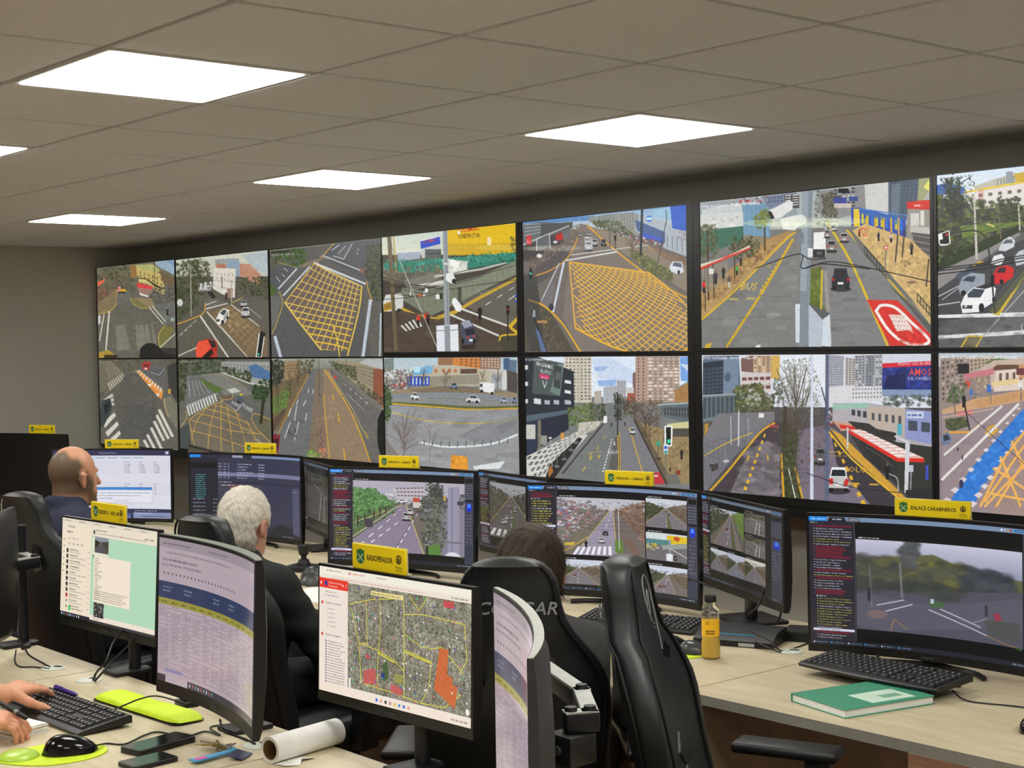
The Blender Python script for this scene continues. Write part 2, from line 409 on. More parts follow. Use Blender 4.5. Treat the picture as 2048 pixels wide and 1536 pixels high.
    def car(s, x, y, w, h, c, rear=True, glass=(35, 40, 46)):
        """car seen along its length, centre x, wheels at y"""
        c = np.array(c, float)
        s.E(x, y, w * .58, h * .14, (25, 25, 27), .7)
        for d in (-1, 1): s.R(x + d * w * .36 - w * .1, y - h * .22, x + d * w * .36 + w * .1, y + h * .02, (15, 15, 16))
        s.P([(x - w * .5, y - h * .12), (x - w * .5, y - h * .5), (x - w * .42, y - h * .62), (x + w * .42, y - h * .62), (x + w * .5, y - h * .5), (x + w * .5, y - h * .12)], c * .8)
        s.P([(x - w * .42, y - h * .6), (x - w * .33, y - h), (x + w * .33, y - h), (x + w * .42, y - h * .6)], c)
        s.P([(x - w * .36, y - h * .63), (x - w * .29, y - h * .9), (x + w * .29, y - h * .9), (x + w * .36, y - h * .63)], glass)
        lc = (190, 30, 26) if rear else (235, 235, 225)
        for d in (-1, 1): s.R(x + d * w * .41 - w * .08, y - h * .52, x + d * w * .41 + w * .08, y - h * .4, lc)
        s.R(x - w * .16, y - h * .34, x + w * .16, y - h * .22, (225, 225, 220)); return s
    def side(s, x, y, w, h, c, sh=0.0):
        """car seen from the side; sh: vertical shear"""
        f = lambda u, v: (x + u * w, y - v * h + sh * u * w)
        c = np.array(c, float)
        s.P([f(-.5, .02), f(.5, .02), f(.5, -.06), f(-.5, -.06)], (30, 30, 30), .6)
        s.P([f(-.5, .15), f(-.49, .5), f(-.3, .58), f(-.16, .98), f(.2, .98), f(.36, .58), f(.49, .5), f(.5, .15)], c)
        s.P([f(-.25, .58), f(-.14, .88), f(0, .88), f(0, .58)], (40, 46, 52)); s.P([f(.03, .58), f(.03, .88), f(.18, .88), f(.29, .58)], (40, 46, 52))
        for u in (-.28, .28):
            p = f(u, .12); s.E(p[0], p[1], w * .09, h * .17, (20, 20, 20))
        return s
    def man(s, x, y, h, c=(30, 30, 34), leg=(25, 25, 30)):
        s.R(x - h * .09, y - h * .5, x + h * .09, y, leg); s.P([(x - h * .15, y - h * .45), (x - h * .13, y - h * .82), (x + h * .13, y - h * .82), (x + h * .15, y - h * .45)], c)
        s.E(x, y - h * .91, h * .08, h * .1, (120, 90, 70)); return s
    def T(s, x, y, txt, h, c, w=None, ang=0.0, slant=0.0, a=1.0, persp=None):
        """text, baseline left at x,y; h = cap height; w = full width if given; ang = slope dy/dx"""
        co, tr = glyph_tris(txt)
        if len(co) == 0: return s
        k = h / .72; kx = (w / (co[:, 0].max() - co[:, 0].min())) if w else k
        X = co[:, 0] * kx; Y = co[:, 1] * k
        pts = np.stack([x + X + Y * slant, y - Y + X * ang], 1)
        if persp is not None: pts = np.array([persp(p) for p in pts])
        Q = s.q(pts)
        for t in tr: s._put(s._poly(Q[list(t)]), c, a)
        return s
    def tl(s, x, y, w, h, c, ang=0.0, a=.8):
        """a line of print too small to read: broken dashes"""
        t = 0.0
        while t < w:
            ww = min(h * (1.2 + 3.2 * s.rs.rand()), w - t)
            s.P([(x + t, y - h + ang * t), (x + t + ww, y - h + ang * (t + ww)), (x + t + ww, y + ang * (t + ww)), (x + t, y + ang * t)], c, a * (.65 + .35 * s.rs.rand())); t += ww + h * .7
        return s
    def noise(s, amt=5, cell=3):
        h, w = s.H // cell + 2, s.W // cell + 2; n = s.rs.randn(h, w)
        n = np.repeat(np.repeat(n, cell, 0), cell, 1)[:s.H, :s.W]; f = s.rs.randn(s.H, s.W)
        k = cell * 3; g = s.rs.randn(s.H // k + 2, s.W // k + 2); g = np.repeat(np.repeat(g, k, 0), k, 1)[:s.H, :s.W]
        s.a += (((n + f * .6 + g * .55) * amt) * (.45 + s.a.mean(2) / 200))[..., None]; return s
    def clip(s, poly, fn):
        keep = s.a.copy(); fn(); r = s._poly(s.q(poly)); m = np.zeros((s.H, s.W), bool)
        if r is not None: m[r[0]] = r[1]
        s.a = np.where(m[..., None], s.a, keep); return s
    def mot(s, pts, amt=10, n=60, r=(4, 14)):
        r_ = s._poly(s.q(pts))
        if r_ is None: return s
        sl, m = r_; v = s.a[sl]; f = np.zeros(m.shape, np.float32)
        for i in range(n):
            y, x = s.rs.randint(m.shape[0]), s.rs.randint(m.shape[1]); R = int(s.wd(r[0] + (r[1] - r[0]) * s.rs.rand())) + 1; q = s.rs.randn() * amt
            f[max(0, y - R // 3):y + R // 3 + 1, max(0, x - R):x + R] += q
        v[m] += f[m][:, None]; return s
    def blur(s, n=1, r=None):
        a = s.a
        for k in range(n):
            p = np.pad(a, ((1, 1), (1, 1), (0, 0)), 'edge'); a = (p[:-2, 1:-1] + p[2:, 1:-1] + p[1:-1, :-2] + p[1:-1, 2:] + p[1:-1, 1:-1] * 2) / 6
        s.a = a; return s
    def haze(s, c, a): s.a = s.a * (1 - a) + np.asarray(c, np.float32) * a; return s
    def sample(s, px):
        """bilinear lookup at photo pixels (...,2)"""
        q = (px - np.array([s.x0, s.y0])) * s.S - .5; x = np.clip(q[..., 0], 0, s.W - 1.001); y = np.clip(q[..., 1], 0, s.H - 1.001)
        x0, y0 = x.astype(int), y.astype(int); fx, fy = (x - x0)[..., None], (y - y0)[..., None]; A = s.a
        x1, y1 = np.minimum(x0 + 1, s.W - 1), np.minimum(y0 + 1, s.H - 1)
        return (A[y0, x0] * (1 - fx) + A[y0, x1] * fx) * (1 - fy) + (A[y1, x0] * (1 - fx) + A[y1, x1] * fx) * fy

def homog(src, dst):
    A = []
    for (x, y), (u, v) in zip(src, dst):
        A.append([x, y, 1, 0, 0, 0, -u * x, -u * y, -u]); A.append([0, 0, 0, x, y, 1, -v * x, -v * y, -v])
    return np.linalg.svd(np.array(A))[2][-1].reshape(3, 3)

def screen_image(name, cv, w, h, mapper):
    """mapper(u, v) arrays -> photo pixels; v = 0 at the bottom"""
    u = (np.arange(w) + .5) / w; v = (np.arange(h) + .5) / h; U, V = np.meshgrid(u, v)
    rgb = np.clip(cv.sample(mapper(U, V)) / 255.0, 0, 1)
    img = bpy.data.images.new(name, w, h); buf = np.ones((h, w, 4), np.float32); buf[..., :3] = rgb
    img.pixels.foreach_set(buf.ravel()); img.update(); return img

def screen_mat(name, img, strength=1.0, gloss=0.35, coat=0.0):
    m = bpy.data.materials.new(name); m.use_nodes = True; nt = m.node_tree; b = nt.nodes['Principled BSDF']
    b.inputs['Base Color'].default_value = (.012, .012, .013, 1); b.inputs['Roughness'].default_value = gloss; b.inputs['Specular IOR Level'].default_value = 0.35
    tx = nt.nodes.new('ShaderNodeTexImage'); tx.image = img; tx.extension = 'EXTEND'
    uv = nt.nodes.new('ShaderNodeUVMap'); uv.uv_map = 'screen'; nt.links.new(uv.outputs[0], tx.inputs[0])
    nt.links.new(tx.outputs[0], b.inputs['Emission Color']); b.inputs['Emission Strength'].default_value = strength
    return m

def uv_grid(name, pts, nx, ny, m, parent):
    """pts[(ny+1)][(nx+1)] from bottom row up; adds uv map 'screen'"""
    V = [p for row in pts for p in row]; F = []
    for j in range(ny):
        for i in range(nx): a = j * (nx + 1) + i; F.append((a, a + 1, a + nx + 2, a + nx + 1))
    me = bpy.data.meshes.new(name); me.from_pydata([tuple(v) for v in V], [], F); uvl = me.uv_layers.new(name='screen')
    for lp in me.loops:
        k = lp.vertex_index; uvl.data[lp.index].uv = ((k % (nx + 1)) / nx, (k // (nx + 1)) / ny)
    for f in me.polygons: f.use_smooth = True
    me.materials.append(m); return link(name, me, parent)
# ---- pictures on the video wall (coordinates read off enlarged views of the photograph)
KA=dict(o=(190,480),k=3.4138);KB=dict(o=(760,400),k=2.7422);KC=dict(o=(1390,330),k=2.2264)
ASPH=(98,96,88);DKGREEN=[(48,58,36),(62,74,44),(78,86,56),(40,48,32)];OLIVE=[(84,88,58),(70,76,50),(98,98,66),(58,62,44)]
BROWN=[(92,78,62),(110,92,74),(76,66,56),(128,112,92)];YEL=(214,170,60)
FOL=[(52,70,34),(72,92,44),(92,112,56),(38,50,28),(110,122,70)]
def wall_t0():
 c=Cv(188,512,358,722,bg=(99,96,86),seed=3,**KA)
 c.grad([(0,100),(560,100),(560,320),(0,320)],(120,118,96),(104,100,84))
 c.P([(400,130),(560,120),(560,250),(430,180)],(150,170,186));c.P([(470,125),(560,118),(560,200)],(128,152,184))
 c.B([(0,190),(250,170),(270,330),(150,420),(0,400)],OLIVE+BROWN,420,4,11,.6)
 c.P([(245,165),(300,180),(300,250),(245,260)],(150,110,70))
 c.P([(285,175),(410,210),(475,250),(475,380),(420,350),(290,240)],(190,170,104));c.P([(280,170),(400,165),(470,225),(400,215),(300,190)],(170,172,110))
 c.Wn([(300,205),(470,260),(470,330),(300,250)],6,2,.3,.5,(110,92,60));c.P([(440,205),(550,270),(550,320),(470,300)],(110,92,70))
 c.P([(300,258),(345,262),(470,335),(462,340),(340,285)],(60,52,42));c.P([(300,262),(350,270),(410,315),(300,290)],(205,190,120))
 c.P([(288,290),(400,318),(395,340),(292,325)],(206,70,70));c.P([(292,325),(395,340),(390,375),(300,360)],(176,140,126));c.Wn([(292,325),(395,340),(390,375),(300,360)],8,1,.4,.9,(120,88,80));c.P([(305,360),(370,380),(365,392),(310,378)],(220,214,200))
 c.P([(18,285),(75,262),(60,290),(20,318)],(224,104,74));c.B([(18,330),(140,330),(130,440),(20,470)],[(140,100,80),(150,76,60),(120,96,76)],130,4,10,.6)
 c.P([(20,430),(150,330),(155,430),(100,485),(20,510)],(128,112,84));c.C([(22,505),(90,490),(140,450),(155,400),(150,340)],5,(196,170,76))
 c.P([(155,350),(240,340),(250,420),(150,440)],(104,104,98));c.R(158,315,180,358,(214,130,136));c.R(170,335,215,352,(210,160,50));c.R(160,352,212,362,(50,46,40))
 c.P([(245,395),(380,420),(370,465),(330,468),(270,440)],(120,112,70));c.P([(260,390),(390,400),(410,460),(380,470)],(142,126,96));c.C([(245,395),(262,435),(310,462),(365,468)],4,(200,176,80))
 c.B([(370,330),(550,330),(550,470),(400,440)],[(70,72,66),(90,92,84),(56,58,54),(120,120,112)],150,4,9,.6)
 c.P([(410,440),(550,420),(550,560),(470,560)],(104,106,100))
 for p in(((370,460),(465,575)),((395,455),(480,560))):c.L(p,7,(206,200,184))
 c.L([(98,490),(72,750)],10,(216,210,190));c.L([(62,505),(28,690)],8,(206,200,180));c.P([(20,520),(38,510),(36,570),(20,580)],(200,200,196))
 for x,w in((100,75),(235,28),(262,30),(300,24),(345,12)):
  c.P([(x+40,580),(x+40+w*.8,578),(x+70+w,750),(x+50,755)],(132,128,112),.75)
 c.mot([(30,470),(540,470),(540,800),(30,800)],5,120,(6,30))
 c.L([(492,460),(476,605)],6,(130,130,126));c.R(486,475,500,515,(40,42,40));c.E(528,545,14,14,(150,170,150))
 c.P([(435,640),(470,585),(540,600),(500,690),(440,730)],(116,112,62));c.C([(470,590),(432,650),(440,730)],4,(210,176,70));c.L([(440,735),(545,640)],6,(216,210,190))
 c.P([(20,770),(90,750),(150,800),(20,806)],(168,140,60));c.R(60,785,150,806,(50,42,26))
 c.P([(300,806),(310,735),(350,705),(400,706),(440,738),(556,735),(556,806)],(34,33,32));c.P([(440,738),(556,735),(556,790),(470,770)],(52,50,48))
 c.L([(410,150),(410,330)],3,(60,56,50));c.L([(150,250),(480,330)],2,(60,58,52),.7);c.L([(200,280),(500,250)],2,(60,58,52),.6)
 return c.noise(4).blur(1)
def wall_t1():
 c=Cv(350,495,545,722,bg=(92,88,78),seed=4,**KA)
 c.grad([(550,60),(1200,60),(1200,250),(550,250)],(205,208,190),(186,186,168))
 c.P([(1000,100),(1200,75),(1200,240),(1100,210)],(176,186,190))
 c.B([(555,150),(720,130),(740,400),(560,560)],DKGREEN+OLIVE,420,5,13,.6);c.B([(640,130),(790,130),(790,300),(660,400)],[(70,72,50),(88,88,64),(60,60,44)],260,4,10,.6)
 c.P([(985,160),(1060,165),(1135,240),(1135,320),(985,240)],(190,140,116));c.Wn([(990,165),(1130,235),(1130,310),(990,235)],7,6,.4,.4,(150,104,84))
 c.B([(980,260),(1190,250),(1190,400),(1080,380),(985,330)],OLIVE+DKGREEN,260,4,10,.65)
 c.P([(820,130),(985,125),(985,200),(830,190)],(150,156,154));c.P([(830,160),(900,165),(895,195),(835,190)],(176,120,92));c.P([(920,130),(990,140),(990,250),(960,250),(965,195),(900,190)],(140,158,176))
 c.P([(815,190),(965,195),(955,395),(870,370),(805,330)],(214,208,196));c.Wn([(830,215),(955,220),(950,300),(820,270)],5,2,.2,.5,(150,140,126));c.L([(870,250),(870,330)],5,(70,60,54));c.R(890,360,905,410,(60,54,46));c.R(905,330,940,395,(150,120,104))
 c.B([(560,340),(640,330),(640,480),(560,520)],DKGREEN,90,4,9,.6);c.E(580,425,20,26,(200,200,196))
 c.B([(705,290),(795,290),(800,350),(710,340)],[(210,210,206),(230,230,226),(120,120,116)],60,5,11,.8);c.P([(770,345),(800,350),(825,390),(810,402),(780,375)],(44,44,46))
 c.P([(745,400),(830,400),(900,430),(760,490)],(104,100,94));c.L([(750,445),(830,415)],6,(200,196,186));c.L([(755,470),(905,432)],8,(206,200,186))
 c.C([(560,572),(690,525),(745,490),(755,430)],7,(206,160,60));c.L([(720,520),(905,800)],12,(206,200,186));c.L([(765,490),(1040,800)],12,(196,188,170))
 c.P([(780,490),(930,435),(1170,640),(1170,800),(1040,800)],(118,100,76));c.G([(800,500),(930,440),(1170,650),(1060,790)],5,9,3,(176,146,92),.7,False)
 c.B([(860,480),(1040,460),(1060,600),(930,640)],[(150,128,92),(170,146,104),(124,104,78)],110,5,16,.35);c.L([(930,440),(1120,590)],7,(206,200,186));c.C([(930,430),(985,405),(1010,390)],5,(206,170,80))
 c.P([(960,420),(1070,390),(1190,420),(1190,620),(1130,600)],(96,92,84));c.L([(1000,425),(1130,530)],4,(190,186,176))
 c.car(1016,455,44,44,(190,190,188),False);c.car(1027,525,54,66,(214,214,210),False)
 c.P([(825,540),(850,490),(880,464),(915,478),(915,520),(880,570),(840,575)],(232,232,226));c.P([(852,500),(878,472),(900,480),(880,515)],(70,76,78));c.P([(900,490),(912,490),(908,520),(880,560),(875,535)],(150,150,146));c.E(870,560,10,14,(30,30,30));c.E(905,530,7,12,(30,30,30));c.R(830,540,850,556,(60,60,62))
 c.P([(680,740),(705,690),(770,675),(830,690),(832,760),(810,806),(690,806)],(176,44,30));c.P([(682,740),(705,692),(765,680),(790,735),(720,806),(690,806)],(228,84,60));c.P([(770,682),(815,690),(826,730),(795,735)],(50,38,36));c.P([(735,790),(795,740),(805,775),(770,806),(735,806)],(40,26,26));c.E(820,785,12,20,(170,60,44))
 c.L([(560,660),(690,545)],5,(150,144,128),.8);c.L([(565,790),(690,735)],8,(200,194,176));c.D((690,548),(565,665),4,5,(196,190,172),4)
 c.L([(656,170),(656,520)],8,(150,146,132));c.L([(932,280),(932,420)],6,(170,166,156));c.L([(560,260),(1190,300)],2,(60,56,50),.6);c.L([(650,270),(1100,380)],2,(60,56,50),.5)
 c.P([(1092,800),(1115,640),(1128,618),(1158,640),(1132,806),(1095,806)],(226,230,226));c.P([(1100,795),(1122,645),(1130,632),(1150,648),(1128,795)],(22,24,24));c.E(1112,780,7,8,(60,226,180));c.P([(1120,640),(1130,616),(1165,640),(1155,660)],(30,30,30))
 return c.noise(4).blur(1)
def wall_t2():
 c=Cv(536,470,772,722,bg=(86,88,86),seed=5,**KA)
 c.grad([(1190,0),(1980,0),(1980,800),(1190,800)],(98,96,92),(82,84,84))
 c.B([(1195,65),(1440,60),(1440,150),(1380,185),(1260,150)],[(62,92,42),(80,104,54),(50,76,36)],170,5,12,.7);c.B([(1195,80),(1300,70),(1260,150),(1200,220)],OLIVE,90,4,10,.6)
 c.P([(1195,200),(1320,165),(1390,190),(1250,360),(1200,300)],(84,86,88));c.P([(1195,280),(1245,345),(1200,400)],(74,96,46));c.P([(1390,190),(1440,150),(1560,120),(1520,160)],(132,118,100))
 for p in(((1290,190),(1320,212)),((1280,230),(1298,250)),((1240,250),(1265,285))):c.L(p,5,(196,200,200))
 c.L([(1380,195),(1255,330)],10,(200,204,204));c.L([(1470,180),(1285,378)],11,(196,200,200));c.L([(1250,150),(1380,185)],5,(170,150,90))
 c.P([(1560,120),(1640,20),(1960,0),(1960,300),(1800,250)],(84,86,90));c.L([(1550,118),(1640,20)],6,(196,150,70));c.L([(1500,155),(1850,300)],13,(204,210,214));c.L([(1560,105),(1810,205)],8,(190,196,200));c.L([(1600,130),(1540,110)],4,(200,180,120))
 c.P([(1690,130),(1640,110),(1700,30),(1760,20)],(92,94,98));c.L([(1630,108),(1700,130),(1760,25)],5,(206,208,206));c.L([(1660,95),(1715,40)],4,(206,208,206));c.L([(1620,70),(1670,35)],6,(200,200,200));c.D((1800,60),(1790,110),5,6,(200,200,200),2)
 c.B([(1850,40),(1960,20),(1960,420),(1890,400),(1850,260)],OLIVE+DKGREEN,330,5,12,.65);c.B([(1800,190),(1850,190),(1850,240),(1800,230)],[(170,110,90),(150,96,80)],14,5,9,.6)
 c.P([(1850,280),(1900,420),(1960,440),(1960,800),(1880,800),(1830,500)],(96,94,88));c.C([(1855,280),(1868,350),(1895,415)],6,(206,160,64))
 q=[(1500,160),(1822,316),(1790,560),(1300,420)]
 box=[(1500,160),(1822,316),(1720,760),(1540,750),(1296,425)]
 c.P(box,(108,94,88))
 # yellow box junction: two families of lines fanning through the polygon
 yl=(218,186,86)
 along=lambda P,t:(lambda d:(np.interp(t,d,[p[0]for p in P]),np.interp(t,d,[p[1]for p in P])))(np.cumsum([0]+[math.dist(P[k],P[k+1])for k in range(len(P)-1)])/sum(math.dist(P[k],P[k+1])for k in range(len(P)-1)))
 def lat():
  for k in range(13):
   t=(k/12)**1.15;a=along([(1500,160),(1296,425),(1540,750)],t);b=along([(1822,316),(1800,480),(1720,790)],t);c.C([a,((a[0]+b[0])/2,(a[1]+b[1])/2-10+22*(1-t)),b],5+5*t,yl if t<.6 else(230,190,56))
  for k in range(13):
   t=k/12;a=along([(1500,160),(1822,316)],t);b=along([(1296,425),(1540,750),(1720,790)],t);c.C([a,((a[0]+b[0])/2+8,(a[1]+b[1])/2-6),b],5+2*t,yl)
 c.clip(box,lat)
 c.C([(1296,425),(1400,570),(1540,750)],11,(224,190,90));c.C([(1822,316),(1800,480),(1720,790)],10,(224,188,80));c.L([(1500,160),(1296,425)],6,yl);c.L([(1500,160),(1822,316)],7,(220,196,120))
 c.C([(1620,575),(1650,680),(1665,795)],8,(224,186,70))
 c.mot(box,6,60,(6,20))
 c.C([(1260,350),(1280,430),(1240,560),(1205,640)],5,(206,170,80));c.L([(1225,660),(1262,800)],22,(184,196,210));c.L([(1880,410),(1825,800)],22,(186,196,206));c.L([(1950,500),(1940,795)],12,(176,186,196))
 c.P([(1200,380),(1270,380),(1250,520),(1205,600)],(104,104,98));c.L([(1340,80),(1345,130)],7,(70,70,66));c.L([(1925,100),(1925,230)],8,(70,72,66))
 c.T(1210,108,'22-07-2026 14:31:02',12,(210,210,206),w=150,ang=-.05);c.P([(1205,78),(1335,68),(1335,80),(1205,90)],(50,50,46))
 c.P([(1190,60),(1960,-30),(1960,-10),(1190,80)],(190,190,170),.25)
 return c.noise(4).blur(1)
def wall_b0():
 c=Cv(192,712,362,1010,bg=(94,92,84),seed=6,**KA)
 c.B([(20,815),(560,815),(560,870),(20,900)],[(92,84,66),(104,98,80),(82,80,66)],160,6,16,.6)
 c.P([(20,840),(120,830),(220,930),(80,1060),(30,1050)],(110,104,88))
 c.zebra([(85,985),(195,905),(215,940),(105,1035)],8,(186,180,160),.5);c.zebra([(70,850),(150,840),(190,900),(95,960)],6,(150,142,122),.4,.6)
 c.P([(290,890),(340,830),(480,860),(480,1050),(440,1090)],(96,96,94));c.P([(365,880),(470,880),(430,960)],(88,88,92));c.L([(385,905),(440,925),(470,880)],4,(170,170,166))
 c.P([(322,850),(345,828),(385,838),(372,890),(330,890)],(170,60,58));c.P([(335,848),(375,850),(370,870),(332,868)],(120,46,46));c.E(350,880,10,8,(220,190,170))
 c.P([(285,895),(310,890),(465,1030),(455,1090),(440,1080),(350,985),(285,915)],(222,142,62));c.zebra([(305,888),(468,1020),(458,1052),(290,905)],9,(206,200,186),.5)
 c.P([(305,905),(465,1035),(468,1050),(300,915)],(60,58,54),.0);c.P([(360,985),(395,985),(375,1005)],(230,214,190));c.P([(415,1050),(445,1050),(430,1075)],(230,214,190))
 c.L([(290,888),(205,950)],4,(170,160,130));c.P([(205,920),(290,905),(420,1060),(430,1160),(350,1390),(190,1330),(130,1130)],(90,88,82));c.P([(250,1125),(420,1140),(420,1400),(190,1400),(170,1290)],(80,80,80),.6)
 c.mot([(180,930),(430,950),(420,1390),(180,1300)],5,70,(6,22))
 for i,(x,y)in enumerate(((60,1200),(80,1265),(95,1330))):c.P([(x-12,y+75),(x+72,y-8),(x+84,y+16),(x+6,y+108)],(206,202,190))
 for i in range(3):c.P([(48+i*22,1110+i*12),(118+i*5,1055+i*32),(128+i*5,1075+i*32),(60+i*20,1130+i*12)],(190,186,172))
 for p in(((440,1165),(528,1345)),((425,1205),(500,1360)),((408,1248),(470,1375)),((388,1295),(455,1435)),((362,1345),(420,1460)),((340,1385),(380,1460))):c.L(p,19,(204,200,188))
 c.P([(30,1190),(45,1110),(105,1090),(120,1160),(60,1290),(30,1310)],(58,66,64));c.P([(55,1150),(95,1110),(105,1150),(70,1220)],(34,40,42))
 c.P([(490,860),(560,830),(560,1120),(500,1010)],(58,58,56));c.P([(460,1090),(505,1070),(560,1120),(560,1300),(500,1210)],(116,112,96));c.C([(470,1080),(480,1150),(500,1210)],5,(196,176,110));c.R(498,1018,514,1050,(206,160,50));c.C([(20,1300),(24,1100),(90,1020)],6,(80,76,60))
 c.T(28,838,'22-07-2026',10,(180,178,170),w=80);return c.noise(4).blur(1)
def wall_b1():
 c=Cv(352,712,550,1000,bg=(98,98,90),seed=7,**KA)
 c.B([(560,815),(900,815),(880,930),(640,940),(560,960)],DKGREEN+[(70,86,66),(90,100,84)],360,5,13,.65)
 c.P([(870,830),(1200,830),(1200,1000),(1060,980),(860,890)],(150,152,146));c.Wn([(880,840),(1190,850),(1190,960),(880,900)],14,4,.5,.5,(96,104,108),.8);c.B([(870,860),(1080,900),(1060,980),(880,900)],DKGREEN,130,5,12,.7)
 c.P([(1050,860),(1100,845),(1195,900),(1195,950),(1080,935)],(74,108,150));c.L([(860,900),(1060,975),(1190,990)],9,(196,196,186))
 c.P([(610,930),(720,920),(860,1060),(640,1160),(600,1080)],(104,106,104));c.P([(720,920),(860,905),(1100,1050),(900,1060)],(120,120,114))
 c.P([(700,930),(760,960),(885,1020),(830,1050),(760,1000)],(84,104,52));c.P([(905,1020),(960,1005),(1000,1030),(940,1045)],(190,190,182))
 for k in range(5):c.L([(640+k*22,960),(650+k*34,1080-k*8)],3,(176,178,174))
 c.D((640,930),(640,1080),3,5,(180,180,176),5);c.C([(820,910),(900,930),(1000,980),(1040,1010)],4,(170,150,90))
 c.zebra([(622,1140),(835,1050),(850,1095),(640,1210)],11,(206,208,200),.55);c.L([(625,1135),(840,1045)],4,(196,196,188))
 c.P([(855,1070),(940,1045),(945,1085),(880,1090)],(104,90,74));c.C([(850,1075),(890,1088),(940,1080),(945,1050)],4,(196,160,80))
 c.P([(870,1095),(1000,1080),(1200,1180),(1200,1300),(1100,1240)],(92,94,92));c.L([(870,1092),(970,1165),(1020,1110)],5,(190,190,184));c.T(935,1118,'PARE',24,(190,190,186),w=56,ang=.4,slant=.3);c.T(1015,1140,'PARE',26,(196,196,190),w=60,ang=.55,slant=.3)
 c.P([(975,1090),(980,1062),(1010,1060),(1018,1090),(1005,1110),(980,1110)],(70,84,92));c.E(1003,1052,12,7,(206,180,50));c.E(985,1105,8,10,(30,30,30))
 c.P([(650,1225),(880,1095),(1130,1300),(1190,1400),(1190,1700),(620,1700)],(110,102,86))
 yl=(196,156,76)
 for p in([(640,1235),(760,1150),(880,1098)],[(640,1235),(780,1265),(940,1300),(1130,1315)],[(648,1310),(840,1350),(1010,1400),(1190,1450)],[(760,1155),(900,1185),(1060,1250)],[(700,1190),(860,1220),(1100,1310)],[(820,1130),(900,1145),(990,1190)]):c.C(p,5,yl)
 for p in([(760,1150),(690,1260),(650,1400)],[(830,1125),(790,1280),(770,1460)],[(868,1100),(866,1280),(868,1480)],[(905,1120),(930,1280),(950,1460)],[(970,1170),(1010,1300),(1050,1440)],[(1040,1230),(1090,1330),(1130,1430)],[(640,1240),(660,1350),(690,1460)]):c.C(p,5,yl)
 c.mot([(650,1230),(880,1100),(1190,1400),(640,1460)],5,60,(6,24));c.B([(870,1260),(1050,1280),(1020,1400),(890,1390)],[(86,84,80)],30,8,26,.2)
 c.L([(1110,1350),(1190,1430)],8,(170,170,160));c.C([(1200,1370),(1110,1280),(1075,1210),(1100,1178),(1200,1215)],5,(206,156,60));c.P([(1105,1185),(1200,1220),(1200,1360),(1120,1280)],(100,96,74))
 c.P([(565,1190),(620,1195),(600,1270),(570,1310)],(104,100,90));c.C([(620,1170),(624,1220),(580,1290)],5,(190,160,80));c.P([(565,1300),(640,1260),(660,1460),(565,1460)],(70,76,74))
 c.L([(1150,1090),(1135,1240)],18,(46,40,30));c.tree(1145,1020,70,75,[(34,54,30),(46,72,38),(62,88,46),(26,40,24)],300,(4,9),.8)
 c.B([(560,900),(620,900),(615,1090),(560,1120)],DKGREEN,130,5,11,.7);c.C([(620,920),(760,905),(880,900)],4,(50,54,50));c.T(575,835,'22-07-2026 14:31',9,(190,190,180),w=110)
 return c.noise(4).blur(1)
